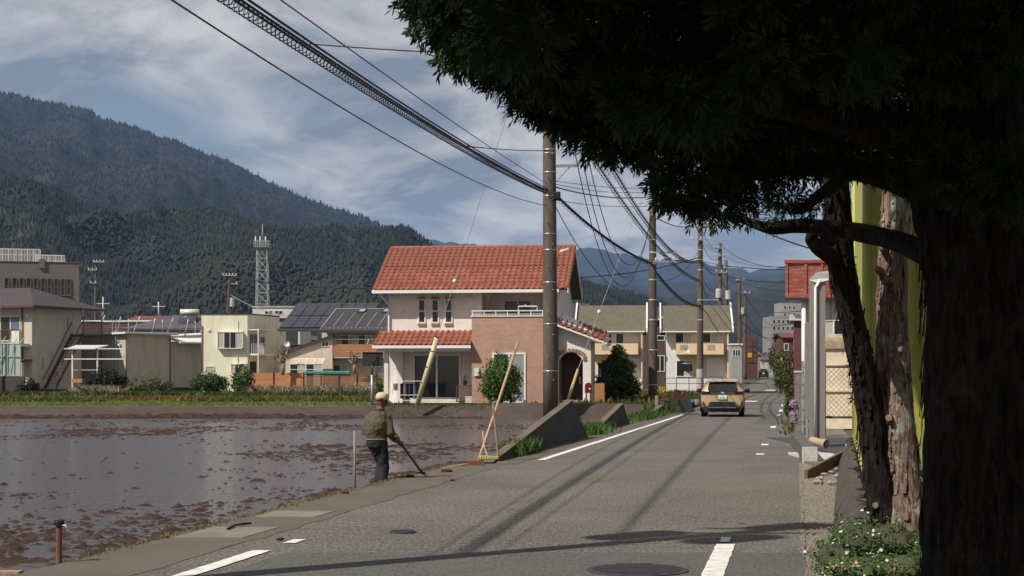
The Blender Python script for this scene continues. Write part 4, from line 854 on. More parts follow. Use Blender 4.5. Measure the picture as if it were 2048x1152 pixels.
apartment(1330, 1456, 'mossy-roofed yellow apartment nearer the road, behind the utility poles', ((1352, 1383, 666, 684, 2), (1406, 1437, 666, 684, 2), (1354, 1384, 722, 752, 2)))
block('brown_stair_block', 'low brown stair building between the two yellow apartments', 1288, 1332, 640, 150, M_brownw, 6, ridge=(612, .3), rm=M_roofd, wins=((1300, 1328, 672, 680, 2), (1312, 1328, 712, 742, 2)), cat='building')
dish(P(1374, 701, 128), .35, 'white satellite dish on the yellow apartment balcony', .2)

# ---------------------------------------------------------------- far street: blocks on both sides
M_g = mat('grey_block', (.30, .30, .30), .85, .1, 1); M_maroon = mat('maroon_wall', (.10, .04, .038), .8, .15, 2)
block('grey_shop', 'grey low shop with a balcony of pale bars past the yellow apartment', 1462, 1484, 690, 190, M_g, 8, zg=.9, cap=M_white, wins=((1466, 1480, 700, 712, 3),), cat='building')
o = block('brown_cube_building', 'brown box-fronted building with one orange panel down the road', 1494, 1515, 674, 240, M_maroon, 10, zg=1.2, cat='building')
for i in range(2):
    for j in range(4): bpart(o, 'panel', mat('orange_panel', (.55, .27, .03), .6, .1, 3) if (i, j) == (0, 1) else mat('brown_panel2', (.10, .05, .04), .6, .2, 3, rnd=.2), (.1 + i * .75, .75 + i * .75, -.08, 0, 2.6 + j * .82, 3.3 + j * .82))
block('grey_tower_block', 'tall grey apartment tower in the haze at the road end', 1542, 1592, 632, 420, mat('hazy_concrete', (.22, .22, .23), .85, .1, .5), 14, zg=1.7, cat='building', wins=[(1546 + 9 * i, 1551 + 9 * i, 640 + 13 * j, 647 + 13 * j, 1) for i in range(5) for j in range(6)])
block('stepped_tower_block', 'taller grey block standing behind the hazy apartment tower', 1564, 1630, 604, 470, mat('hazy_concrete2', (.26, .26, .27), .85, .1, .5), 14, zg=1.7, cat='building', wins=[(1568 + 9 * i, 1572 + 9 * i, 612 + 14 * j, 618 + 14 * j, 1) for i in range(3) for j in range(8)])
block('maroon_house', 'dark maroon house beyond the hedge on the right roadside', 1567, 1587, 674, 180, M_maroon, 6, zg=.8, ridge=(664, .3), rm=M_redr, wins=((1569, 1576, 688, 700, 1),))
rg = random.Random(4); far_cols = [(.34, .33, .31), (.24, .2, .18), (.42, .40, .36), (.2, .2, .22)]
for k in range(9):
    x_ = 1502 + k * 9 + rg.uniform(-3, 3); D_ = 330 + k * 14; yt = 716 + rg.uniform(-8, 6)
    block('town_house', 'tiny distant town house at the road end, number %s past the orange panel' % ['one','two','three','four','five','six','seven','eight','nine'][k], x_, x_ + rg.uniform(9, 16), yt, D_, mat('far_wall%d' % (k % 4), far_cols[k % 4], .85, .08, 1), 7, zg=1.75, ridge=(yt - 6, .3), rm=[M_roofd, M_redr, M_purple][k % 3], wins=((x_ + 2, x_ + 5, yt + 4, yt + 9, 1),))['group'] = 'distant houses at the road end'

ac_unit(AP, -2.6, 0, .1); ac_unit(WH, -2.4, 0, .45); bpart(AP, 'vent_hood', M_white, (-.5, -.3, -.1, -.002, 6.2, 6.4)); bpart(WH, 'wall_lamp', M_white, (-.7, -.5, -.2, -.002, 3.6, 3.75))
# ================================================================== PLANTS
def rdir(n, rg):
    v = rg.normal(size=(n, 3)); return v / np.linalg.norm(v, axis=1, keepdims=True)
def leaves(name, blobs, n, size, m, parent=None, rg=None, shell=.55, flat=0.0, aspect=.5, kind=None, lumpy=.25):
    """leaf-sized faces spread through lumpy ellipsoids: blobs = [(cx,cy,cz,rx,ry,rz)]"""
    rg = rg or np.random.default_rng(random.randrange(1 << 30)); B = np.array(blobs, float); vol = (B[:, 3] * B[:, 4] * B[:, 5]) ** .67; pick = rg.choice(len(B), n, p=vol / vol.sum()); b_ = B[pick]
    d = rdir(n, rg); ph = pick * 3.7
    lump = 1 + lumpy * (np.sin(d[:, 0] * 5 + ph) * np.sin(d[:, 1] * 6 + ph * 1.3) + .6 * np.sin(d[:, 2] * 9 + d[:, 0] * 7 + ph))
    r = (shell + (1 - shell) * rg.random(n) ** .6) * lump; c = b_[:, :3] + d * b_[:, 3:] * r[:, None]
    nr = d + rg.normal(scale=.7, size=(n, 3)); nr[:, 2] += flat; nr /= np.linalg.norm(nr, axis=1, keepdims=True)
    t = np.cross(nr, rdir(n, rg)); t /= np.linalg.norm(t, axis=1, keepdims=True); q = np.cross(nr, t)
    s_ = size * rg.uniform(.6, 1.3, n)[:, None]; w_ = s_ * aspect
    V = np.stack([c - t * s_, c - q * w_ + nr * s_ * .12, c + t * s_, c + q * w_ + nr * s_ * .12], 1)
    F = (np.arange(n) * 4)[:, None] + np.arange(4)[None, :]
    o = np_mesh(name, V, F, m, parent); 
    if kind: o['kind'] = kind
    return o
def blades(name, X, Y, Z, h, w_, m, parent=None, lean=.35, rg=None):
    rg = rg or np.random.default_rng(5); n = len(X); a = rg.uniform(0, 6.28, n); hh = h * rg.uniform(.5, 1.25, n); ww = w_ * rg.uniform(.6, 1.3, n); l = rg.normal(scale=lean, size=(n, 2)) * hh[:, None]
    p = np.stack([X, Y, Z], 1); o1 = np.stack([np.cos(a) * ww, np.sin(a) * ww, 0 * a], 1); tip = p + np.stack([l[:, 0], l[:, 1], hh], 1); mid = p + np.stack([l[:, 0] * .3, l[:, 1] * .3, hh * .55], 1)
    V = np.stack([p - o1, p + o1, mid + o1 * .8, tip, mid - o1 * .8], 1); F = (np.arange(n) * 5)[:, None] + np.arange(5)[None, :]
    return np_mesh(name, V, F, m, parent)
L_bush = leafmat('bush_leaf', (.060, .120, .022), .4, 3); L_dark = leafmat('dark_leaf', (.014, .020, .010), .4, 3, .15); L_pine = leafmat('pine_leaf', (.052, .075, .020), .45, 3, .15); L_weed = leafmat('weed_leaf', (.10, .115, .055), .4, 2)
L_grass = leafmat('grass_blade', (.15, .185, .040), .4, .8); L_grass2 = leafmat('tall_grass', (.060, .095, .020), .4, .8); L_ochre = leafmat('ochre_flower_grass', (.165, .115, .028), .4, .6); L_dry = leafmat('dry_stalk', (.30, .245, .165), .35, 2)
rg = np.random.default_rng(8)
def shrub(name, label, cat, x, y0, y1, wpx, D, m, n, size, stems=4, group=None, blobs=None, zg=None):
    s_ = FPX / D; base = P(x, y1, D); o = empty(name, base, 0, label, cat, group); h_ = (y1 - y0) / s_; r_ = wpx / 2 / s_
    bl = blobs or [(0, 0, h_ * .5, r_ * .85, r_ * .85, h_ * .5), (-r_ * .4, -.1, h_ * .38, r_ * .6, r_ * .7, h_ * .36), (r_ * .4, .1, h_ * .42, r_ * .6, r_ * .7, h_ * .4)]
    leaves('crown', bl, n, size, m, o)
    for k in range(stems): a = k * 2.4; pipe(o, 'stem', [(.05 * math.cos(a), .05 * math.sin(a), -.1), (r_ * .25 * math.cos(a), r_ * .25 * math.sin(a), h_ * .4), (r_ * .4 * math.cos(a), r_ * .4 * math.sin(a), h_ * .75)], .03 if h_ < 3 else .05, M_wood, 6)
    return o
shrub('round_bush', 'round glossy green bush in front of the brown brick wall', 'bush', 1002, 708, 806, 84, 79.5, L_bush, 5200, .075)
shrub('dark_bush', 'almost black low bush in front of the warehouse ladder', 'bush', 213, 738, 790, 92, 112, L_dark, 3800, .10)
shrub('low_bush', 'straggly grey-green bush before the shaded warehouse wall', 'bush', 300, 754, 789, 95, 111, L_weed, 2600, .09)
shrub('low_bush', 'wide green bush at the left foot of the flat-roofed house', 'bush', 420, 744, 788, 78, 110, leafmat('mid_leaf', (.045, .075, .022), .4, 3), 3200, .09)
shrub('leafy_shrub', 'bright leafy young shrub between the flat-roofed house and fence', 'shrub', 485, 728, 788, 46, 109, L_bush, 1500, .10)
shrub('low_bush', 'small dark bush against the block wall, far left', 'bush', 58, 758, 792, 46, 114, L_dark, 1400, .09)
shrub('low_bush', 'small green shrub beside the basketball pole near the house', 'bush', 758, 751, 790, 16, 88, L_bush, 500, .06)
# pruned trees with knobbly stubs
def pollard(x, y0, y1, D, wpx, label):
    s_ = FPX / D; o = empty('pollarded_tree', P(x, y1, D), 0, label, 'tree', 'hard pruned trees behind the fence'); h_ = (y1 - y0) / s_; r_ = wpx / 2 / s_; tips = []
    pipe(o, 'trunk', [(0, 0, 0), (.05, 0, h_ * .3), (0, 0, h_ * .55)], .12, M_wood, 8)
    for k in range(7):
        a = k * .9; e = Vector((r_ * math.cos(a) * (.5 + .5 * (k % 2)), r_ * .6 * math.sin(a), h_ * (.62 + .36 * ((k * 37) % 10) / 10))); pipe(o, 'limb', [(0, 0, h_ * .4), e * .6 + Vector((0, 0, h_ * .15)), e], [.09, .07, .06], M_wood, 6); tips.append((e.x, e.y, e.z, .2, .2, .2))
    leaves('crown', tips, 260, .06, leafmat('pruned_leaf', (.10, .085, .045), .4, 3), o)
pollard(565, 697, 750, 111.5, 26, 'hard pruned brown tree by the left end of the slatted fence'); pollard(708, 704, 748, 111, 24, 'hard pruned stubby tree before the orange wood balcony')
# topiary
TP = empty('topiary_tree', P(1237, 806, 84), 0, 'dark cloud-pruned evergreen with a pointed top near the brick entrance wing', 'tree'); s_ = FPX / 84; q = lambda x, y, r, dy=0, f=.8: ((x - 1237) / s_, dy, (806 - y) / s_, r / s_, r / s_, r * f / s_)
leaves('crown', [q(1236, 703, 12, 0, 1.1), q(1236, 718, 19), q(1222, 733, 20, -.2), q(1250, 737, 22, .1), q(1216, 765, 24, -.2), q(1244, 763, 24, -.1), q(1262, 775, 20, .2), q(1230, 785, 22), q(1206, 775, 14)], 16000, .07, L_pine, TP, lumpy=.30, shell=.62)
pipe(TP, 'trunk', [(0, 0, -.2), (.05, 0, 1.2), (-.05, 0, 2.4)], [.12, .1, .05], M_wood)

# grass field between the mud bank and the back houses
n = 26000; Yg = 77.0 + 22 * rg.random(n) ** 1.2; Xg = rg.uniform(-31, -7.2, n) * Yg / 80
tag(blades('short_grass', Xg, Yg, np.full(n, .20), .10, .03, L_grass), 'short pale green grass along the mud bank top', kind='stuff')
n = 16000; Yg = 93 + 32 * rg.random(n); Xg = rg.uniform(-.345, -.083, n) * Yg; k_ = fbm(Xg * .3, Yg * .12, 3, 6) > .42
tag(blades('flowering_grass', Xg[k_], Yg[k_], np.full(k_.sum(), .24), .24, .05, L_ochre), 'ochre flowering grass band across the field', kind='stuff')
n = 16000; Yg = 88 + 34 * rg.random(n); Xg = rg.uniform(-.345, -.083, n) * Yg; k_ = fbm(Xg * .2 + 40, Yg * .12, 3, 9) > .44
tag(blades('tall_grass', Xg[k_], Yg[k_], np.full(k_.sum(), .22), .22, .05, L_grass2), 'dark green tufts of taller grass in the field', kind='stuff')
n = 9000; Yg = 104 + 6 * rg.random(n); Xg = rg.uniform(-.345, -.083, n) * Yg
tag(blades('weeds', Xg, Yg, np.full(n, .24), .42, .06, L_grass2), 'dark green weeds at the back of the field', kind='stuff')
n = 4200; Yg = 106 + 4.5 * rg.random(n); Xg = np.where(rg.random(n) < .75, rg.uniform(-.165, -.083, n), rg.uniform(-.275, -.245, n)) * Yg
tag(blades('dry_weeds', Xg, Yg, np.full(n, .25), .75, .035, L_dry, lean=.6), 'pale dry weed stalks before the wooden fence', kind='stuff')
n = 3000; Yg = 74.7 + 1.6 * rg.random(n); Xg = rg.uniform(-6.5, 6, n)
tag(blades('bank_grass', Xg, Yg, np.full(n, .30), .10, .02, L_grass2), 'thin grass tufts on top of the mud bank by the house', kind='stuff')
# verge plants on the left of the road, beyond the walls
n = 11000; Yg = 66 + 52 * rg.random(n); qg = rg.uniform(-9.5, -3.0, n) + .4 * (Yg > 72); Xg = roadX(Yg, qg); Zg = np.array([zroad(v) + .02 for v in Yg]); k_ = (Yg > 78) | ((qg > -3.9) & (Yg > 69))
tag(blades('verge_grass', Xg[k_], Yg[k_], Zg[k_], .42, .045, leafmat('verge_green', (.055, .10, .022), .4, 1.2)), 'lush green verge grass around the roadside utility poles', kind='stuff')
n = 700; Yg = 80 + 36 * rg.random(n); qg = rg.uniform(-8.5, -3.4, n); Xg = roadX(Yg, qg)
tag(blades('verge_flowers', Xg, Yg, np.array([zroad(v) + .3 for v in Yg]), .28, .05, leafmat('red_orange_flower', (.15, .085, .04), .5, 2)), 'rusty orange wildflowers in the roadside verge', kind='stuff')
n = 9000; Yg = 14 + 15.5 * rg.random(n); Xg = roadX(Yg, rg.normal(-3.56, .035, n)); 
tag(blades('edge_grass', Xg[::4], Yg[::4], np.full(len(Xg[::4]), -.02), .055, .006, leafmat('yellowing_grass', (.20, .165, .06), .4, 3), lean=.7), 'yellowing grass fringe along the concrete paddy edge', kind='stuff')
n = 2600; Yg = np.concatenate([rg.normal(33.5, .5, 900), rg.normal(45.5, 1.0, 900), rg.normal(63, 2.5, 800)]); Xg = roadX(Yg, np.concatenate([rg.normal(-2.98, .1, 900), rg.normal(-3.1, .2, 900), rg.normal(-3.1, .2, 800)]))
tag(blades('wall_weeds', Xg, Yg, np.full(n, .0), .30, .02, L_bush), 'green weeds growing at the foot of the sloping concrete walls', kind='stuff')

# ================================================================== PADDY EDGE: walls, stakes, tools
M_oldc = mat('old_shade_darkened_concrete', (.030, .026, .022), .95, .4, 2.5, bump=.9, bscale=14, dirt=(.018, .021, .012), dirt_amt=.9, dirt_scale=1.0)  # shade of the wall face is worked into this base colour, beside mossy stains
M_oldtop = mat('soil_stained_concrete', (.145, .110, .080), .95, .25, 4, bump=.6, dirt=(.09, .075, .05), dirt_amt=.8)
def rampwall(a, b, h0, h1, t, batter, label):
    """low gravity wall whose top climbs from h0 at a to h1 at b; the road face is battered"""
    o = empty('retaining_wall', a, 0, label, 'wall', 'sloping walls at the field entrances'); a = Vector(a); b = Vector(b); d = (b - a); d.z = 0; nrm = Vector((d.y, -d.x, 0)).normalized(); V = []; n = 14
    def ring(p, h): top = batter * h; return [p + nrm * 0 + Vector((0, 0, -.3)), p - nrm * top + Vector((0, 0, h)), p - nrm * (top + t) + Vector((0, 0, h)), p - nrm * (top + t + .1) + Vector((0, 0, -.6))]
    for i in range(n + 1):
        p = lerp(a, b, i / n) - a; h = lerp(h0, h1, (i / n)) ; rr = ring(p, h)
        for k, v in enumerate(rr): V.append(v + Vector((random.uniform(-.015, .015), 0, random.uniform(-.012, .012))))
    F = []
    for i in range(n):
        for k in range(4): F.append((i * 4 + k, i * 4 + (k + 1) % 4, i * 4 + 4 + (k + 1) % 4, i * 4 + 4 + k))
    F += [(0, 1, 2, 3), (n * 4 + 3, n * 4 + 2, n * 4 + 1, n * 4)]
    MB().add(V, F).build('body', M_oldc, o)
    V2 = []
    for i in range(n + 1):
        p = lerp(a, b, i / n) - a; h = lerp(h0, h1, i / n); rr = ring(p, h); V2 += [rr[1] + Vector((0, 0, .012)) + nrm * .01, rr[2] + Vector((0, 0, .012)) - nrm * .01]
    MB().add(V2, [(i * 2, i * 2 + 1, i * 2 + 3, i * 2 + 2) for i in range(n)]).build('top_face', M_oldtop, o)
    return o
g3 = lambda x, y, z=0.0: P(x, y, (HC - z) * FPX / (y - YH))
rampwall(g3(985, 928), g3(1187, 876), .02, 1.0, .17, .55, 'longest sloping concrete wall, mossy and darkened with painted shade, beside the leaning tools')
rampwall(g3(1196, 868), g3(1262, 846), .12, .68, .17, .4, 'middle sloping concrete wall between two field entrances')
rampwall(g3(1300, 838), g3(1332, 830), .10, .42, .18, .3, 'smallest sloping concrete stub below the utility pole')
stk = empty('marker_stake', P(709, 978, 23.6), 0, 'thin upright wooden stake standing in the paddy left of the person', 'stake'); pipe(stk, 'shaft', [(0, 0, -.25), (.005, 0, .45), (.0, 0, .86)], .018, M_wood); 
def polepart(name, label, cat, a, b, r, m, group=None):
    a = Vector(a); b = Vector(b); o = empty(name, a, 0, label, cat, group); n = 8
    MB().tube([lerp(Vector((0, 0, 0)), b - a, i / n) + Vector((random.uniform(-.004, .004), 0, 0)) for i in range(n + 1)], [r * random.uniform(.92, 1.08) for i in range(n + 1)], 8).build('handle', m, o, sm=True); return o
M_handle = mat('pale_tool_handle', (.36, .26, .16), .7, .25, 8, stretch=(3, 3, 1)); M_blade = mat('tool_iron', (.13, .10, .085), .6, .4, 10, metal=.4)
# rake and hoes leaning at the wall end
hoe = polepart('long_hoe', 'long pale-handled hoe leaning towards the upright pole by the wall', 'hoe', P(957, 922, 30.2), P(1036, 684, 32.0), .028, M_handle); mb = MB(); mb.box(-.17, .17, -.16, .04, -.03, .02); mb.build('blade', M_blade, hoe)
hoe = polepart('upright_pole', 'thin dark wooden pole standing upright beside the green rake', 'pole', P(997, 923, 30.0), P(986, 806, 30.6), .024, mat('dark_handle', (.17, .11, .075), .75, .25, 8)); mb = MB(); mb.box(-.10, .16, -.06, .04, -.03, .0); mb.build('foot', M_wood, hoe)
rk = empty('rake', P(975, 917, 30.0), 0, 'yellow-green plastic rake head lying at the wall end', 'rake'); mb = MB(); mb.bar((-.14, 0, .05), (.2, -.05, .03), .03); mb.build('head', mat('lime_plastic', (.34, .40, .10), .5, .1, 5), rk)
for k in range(8): mb = MB(); mb.bar((-.13 + k * .045, -.0, .05), (-.13 + k * .045, -.06, -.01), .014); mb.build('tine', MATS['lime_plastic'], rk)
MB().tube([(0, 0, .05), (-.06, .1, .2), (-.1, .4, .5)], .014, 6).build('handle', M_handle, rk)
mt = polepart('mattock', 'rusty mattock lying flat on the road edge with its red head', 'mattock', P(882, 938, 28.3), P(940, 928, 29.2), .026, M_handle); mb = MB(); e_ = P(940, 928, 29.2) - P(882, 938, 28.3); mb.box(e_.x - .04, e_.x + .22, e_.y - .18, e_.y + .1, e_.z - .04, e_.z + .07); mb.build('head', M_rust, mt)
# rusty pipe bollard in the corner, with string
pb = empty('pipe_post', g3(118, 1130, -.02), 0, 'short rusty pipe post with a black cap at the paddy corner', 'post'); s_ = FPX / pb.location.y; h_ = 84 / s_
MB().lathe([(.026, -.3), (.026, h_)], n=12).build('pipe', mat('rusted_pipe', (.15, .075, .05), .8, .35, 9, bump=.4), pb); MB().lathe([(.044, h_ - .02), (.047, h_ + .01), (.04, h_ + .025)], n=12).build('cap', M_black, pb); pipe(pb, 'string', [(.03, -.02, h_ - .02), (.06, -.03, h_ - .015), (.085, -.03, h_ - .05)], .006, M_white, 5)
bd = MB(); p_ = g3(-40, 1143); bd.box(-6.2, roadX(13.2, -3.65) + .05, 13.0, 13.14, -.28, .02); tag(bd.build('edge_board', M_wood), 'weathered timber edging board at the bottom left paddy corner', 'board')
# concrete gutter lids in the shoulder
for (yy, ln, nm) in ((15.9, 1.15, 'nearer'), (18.3, .8, 'further')):
    V = [Q(-3.45, yy, .010), Q(-2.75, yy, .010), Q(-2.75, yy + ln, .010), Q(-3.45, yy + ln, .010)]; mb = MB(); mb.prism(V, (0, 0, -.06)); tag(mb.build('gutter_lid', mat('pale_lid', (.21, .19, .155), .9, .2, 5, dirt=(.12, .10, .08), dirt_amt=.7)), '%s pale concrete gutter lid set in the road shoulder' % nm, 'gutter lid', 'gutter lids in the shoulder')
pipe(None, 'rubber_strap', [g3(455, 1058, .02), g3(470, 1050, .03), g3(490, 1047, .02), g3(502, 1046, .02)], .012, M_black, 6); tag(bpy.context.scene.objects['rubber_strap'], 'black rubber strap lying on the shoulder beside the gutter lid', 'strap')
# clods of mud dropped on the road edge
for i, (x_, y_, r_) in enumerate(((820, 952, .05), (893, 942, .07), (560, 1078, .03), (690, 985, .04), (1030, 905, .06), (1075, 893, .05), (905, 960, .03))):
    mb = MB(); c_ = g3(x_, y_, .02); mb.ball((0, 0, 0), r_, 8, 5, (1.5, 1, .5)); o = mb.build('mud_clod', M_mud); o.location = c_; tag(o, 'small wet mud clod on the road edge, %s from the left' % ['third', 'fourth', 'first', 'second', 'sixth', 'last', 'fifth'][i], 'mud clod', 'mud clods on the road edge')
# manholes
def manhole(x, y, r, label):
    c_ = g3(x, y, .012); o = empty('manhole_cover', c_, 0, label, 'manhole cover', 'iron covers in the road'); m_ = mat('cast_iron', (.055, .05, .055), .6, .25, 12, metal=.3)
    MB().lathe([(r, -.04), (r, .0), (r * .96, .004)], n=32).build('frame', m_, o); k_ = 9
    for i in range(-k_ // 2 + 1, k_ // 2 + 1):
        yy = i * r * 2 / (k_ + 1); hw = math.sqrt(max(.001, (r * .88) ** 2 - yy ** 2)); bpart(o, 'rib', m_, (-hw, hw, yy - r * .045, yy + r * .045, .003, .012))
manhole(1275, 1139, .42, 'large round ribbed iron manhole cover in the near lane'); manhole(806, 1063, .14, 'small round iron cover in the left half of the lane')
# laundry and garden things before the house
LR = empty('laundry_rack', P(800, 807, 79.3), 0, 'white laundry rack with hanging dark clothes beside the big window', 'laundry rack'); s_ = FPX / 79.3; u = lambda x: (x - 800) / s_; w = lambda y: (807 - y) / s_; rl = MB()
for xx in (797, 841):
    for dy_ in (0, .45): rl.bar((u(xx), dy_, 0), (u(xx), dy_, w(762)), .035)
for yy in (762, 790, 801): rl.bar((u(797), 0, w(yy)), (u(841), 0, w(yy)), .03)
rl.bar((u(778), .1, w(781)), (u(797), .1, w(781)), .03); rl.bar((u(785), .1, 0), (u(785), .1, w(781)), .03); rl.build('frame', M_white, LR)
for k, (xa, xb, yb, c_) in enumerate(((800, 807, 797, (.02, .02, .022)), (807, 812, 799, (.35, .30, .28)), (811, 818, 798, (.03, .025, .025)), (819, 826, 796, (.012, .012, .014)), (827, 831, 790, (.10, .18, .42)), (831, 838, 797, (.02, .022, .03)), (786, 797, 780, (.25, .17, .17)))):
    mb = MB(); n = 6; V = []
    for i in range(n + 1):
        t = i / n; xx = lerp(u(xa), u(xb), t); V += [(xx, .1 + .03 * math.sin(i * 2.1), w(767)), (xx + .02 * math.sin(i * 3), .1 + .05 * math.sin(i * 1.7 + 1), w(yb))]
    mb.add(V, [(i * 2, i * 2 + 2, i * 2 + 3, i * 2 + 1) for i in range(n)]); g = mb.build('garment', mat('cloth%d' % k, c_, .9, .2, 8), LR); sm_ = g.modifiers.new('t', 'SOLIDIFY'); sm_.thickness = .03
lt = empty('lattice_screen', P(912, 804, 80.6), 0, 'brown diamond lattice screen by the porch corner', 'screen'); s_ = FPX / 80.6; W_, H_ = 31 / s_, 34 / s_
mb = MB()
for (x0, x1, z0, z1) in ((0, W_, 0, .05), (0, W_, H_ - .05, H_), (0, .05, 0, H_), (W_ - .05, W_, 0, H_)): mb.box(x0, x1, -.02, .03, z0, z1)
mb.build('frame', M_lattice, lt); mb = MB(); n = 9
for k in range(-n, n):
    for sg in (1, -1):
        x0 = k * W_ / n * 1.0; pts = []
        t0 = max(0, -x0 / H_); t1 = min(1, (W_ - x0) / H_)
        if t1 > t0: a, b_ = Vector((x0 + t0 * H_, .01 * sg, t0 * H_)), Vector((x0 + t1 * H_, .01 * sg, t1 * H_)); 
        else: continue
        if sg < 0: a.x = W_ - a.x; b_.x = W_ - b_.x
        mb.bar(a, b_, .022, .012)
mb.build('lattice', M_lattice, lt)['kind'] = 'stuff'
pt = empty('plant_pot', P(930, 770, 80.8), 0, 'dark plant pot with a small plant on top of the lattice screen', 'plant pot'); MB().lathe([(.08, 0), (.13, .2), (.14, .22)], n=12).build('pot', M_dark, pt); leaves('plant', [(0, 0, .35, .1, .1, .18)], 60, .05, L_bush, pt)
mb = MB(); mb.box(-.16, .16, -.12, .12, 0, .30); mb.box(-.17, .17, -.13, .13, .30, .34); o = mb.build('white_box', mat('dirty_white_box', (.55, .52, .45), .7, .12, 5)); o.location = P(937, 806, 80); tag(o, 'small dirty white bin box at the brick wall corner', 'box')
mb = MB(); mb.prism([(-.13, 0, 0), (.13, 0, 0), (.15, .1, .45), (-.08, .1, .45)], (0, .02, 0)); o = mb.build('white_board', M_white); o.location = P(782, 808, 79.0); tag(o, 'white rectangular board leaning by the laundry rack', 'board')
mbx = empty('mail_box', P(1177, 806, 79.5), 0, 'dark red round-topped post box on a post by the entrance', 'post box'); s_ = FPX / 79.5; w = lambda y: (806 - y) / s_
bpart(mbx, 'post', M_dark, (-.13, -.07, 0, .07, 0, w(786)), (.07, .13, 0, .07, 0, w(786))); mb = MB(); n = 12; poly = [(-.17, 0, w(786)), (.17, 0, w(786))] + [(.17 * math.cos(math.pi * k / n), 0, w(772) + .17 * math.sin(math.pi * k / n)) for k in range(n + 1)]; mb.prism(poly, (0, .25, 0)); mb.build('box', mat('dark_red_paint', (.13, .012, .016), .4, .1, 4), mbx); bpart(mbx, 'name_plate', M_white, (.02, .1, -.015, -.002, w(779), w(776)))
og = bpart(None, 'timber_gate', M_oak, (0, .5, 0, .05, 0, 1.0)); og.location = P(1189, 806, 81); tag(og, 'orange timber gate post half hidden behind the topiary', 'gate')
# clutter on the verge: chimney pot, tub, planters, bags
pot = empty('terracotta_pipe', P(1354, 799, 78), R(10), 'tilted terracotta pipe standing in the verge weeds', 'pipe'); s_ = FPX / 78; MB().tube([(-.05, 0, -.05), (.02, 0, .42)], .15, 14).build('barrel', mat('terracotta', (.30, .13, .065), .8, .2, 5), pot); MB().tube([(.015, 0, .40), (.03, 0, .47)], .18, 14).build('collar', MATS['terracotta'], pot)
tub = empty('planter_tub', P(1331, 814, 74), 0, 'dark round planter tub of weeds beside the utility pole', 'planter'); MB().lathe([(.19, 0), (.23, .22), (.25, .25), (.22, .25)], n=16).build('tub', mat('grey_tub', (.09, .075, .08), .7, .2, 5), tub); leaves('plant', [(0, 0, .33, .2, .2, .12)], 160, .05, L_weed, tub)
tub = empty('planter_trough', P(1337, 796, 78), 0, 'stacked grey planter trough with orange flowers behind the tub', 'planter'); bpart(tub, 'trough', mat('grey_trough', (.2, .19, .17), .8, .2, 5), (-.3, .3, -.15, .15, -.25, .05)); leaves('plant', [(-.05, 0, .12, .18, .12, .1)], 90, .05, leafmat('orange_petal', (.6, .22, .02), .3, 3), tub)
for i, (x_, y_, c_, r_) in enumerate(((1381, 803, (.04, .08, .22), .24), (1391, 800, (.27, .17, .12), .20))):
    mb = MB(); mb.ball((0, 0, r_ * .7), r_, 14, 9, (.9, .9, .85)); o = mb.build('sack', mat('sack%d' % i, c_, .6, .3, 5, bump=.8, bscale=9), None, sm=True); tx = bpy.data.textures.new('s%d' % i, 'CLOUDS'); tx.noise_scale = .25; d_ = o.modifiers.new('d', 'DISPLACE'); d_.texture = tx; d_.strength = .34; o.scale = (1.15, 1, .85); o.location = P(x_, y_ + 12, 70); tag(o, ['blue plastic bag heaped behind the dark tilted tray', 'tan patterned bag on top of the roadside heap'][i], 'sack')
mb = MB(); mb.prism([(-.42, 0, 0), (.36, 0, .06), (.10, .12, .78), (-.14, .12, .70), (-.46, .05, .34)], (.12, .5, 0)); o = mb.build('tilted_tray', mat('dark_plastic_tray', (.025, .03, .028), .55, .3, 5, bump=.4)); o.location = P(1370, 827, 69); tag(o, 'dark plastic tray tilted on its side at the road edge before the car', 'tray')
leaves('yellow_flowers', [(0, 0, 0, .35, .3, .18)], 90, .05, kind='stuff', m= leafmat('yellow_petal', (.65, .45, .02), .2, 3)).location = P(1327, 779, 80); tag(bpy.context.scene.objects['yellow_flowers'], 'clump of bright yellow flowers by the utility pole')
wp = empty('cracked_post', P(1313, 826, 69), 0, 'short weathered wooden post in front of the utility pole', 'post'); bpart(wp, 'shaft', M_wood, (-.06, .06, -.05, .05, -.2, .75)); bpart(wp, 'band', M_dark, (-.065, .065, -.055, .055, .3, .33))

gr_ = house('garden_rail', 'thin dark metal rail fence in front of the yellow apartments', 'fence', 1278, 118, .4); s_ = FPX / 118
for z_ in (.75, 1.15): pipe(gr_, 'rail', [(0, 0, z_), (180 / s_, 0, z_)], .025, M_dark, 6)
for k in range(8): pipe(gr_, 'post', [(k * 25 / s_, 0, -.2), (k * 25 / s_, 0, 1.15)], .03, M_dark, 6)
cl_ = empty('hanging_laundry', P(1376, 748, 127), 0, 'dark clothes hanging below the yellow apartment balcony', 'laundry'); s_ = FPX / 127
pipe(cl_, 'pole', [(-.5, 0, 21 / s_), (.5, 0, 21 / s_)], .02, M_alu, 6)
for k, (a, b_, c_) in enumerate(((-.32, -.1, .1), (-.12, .1, .0), (.12, .34, .12))): g = bpart(cl_, 'garment', mat('maroon_cloth%d' % k, (.035, .015, .018) if k % 2 else (.015, .013, .015), .9, .2, 6), (a, b_, -.04, .04, c_ + .1, 20 / s_))
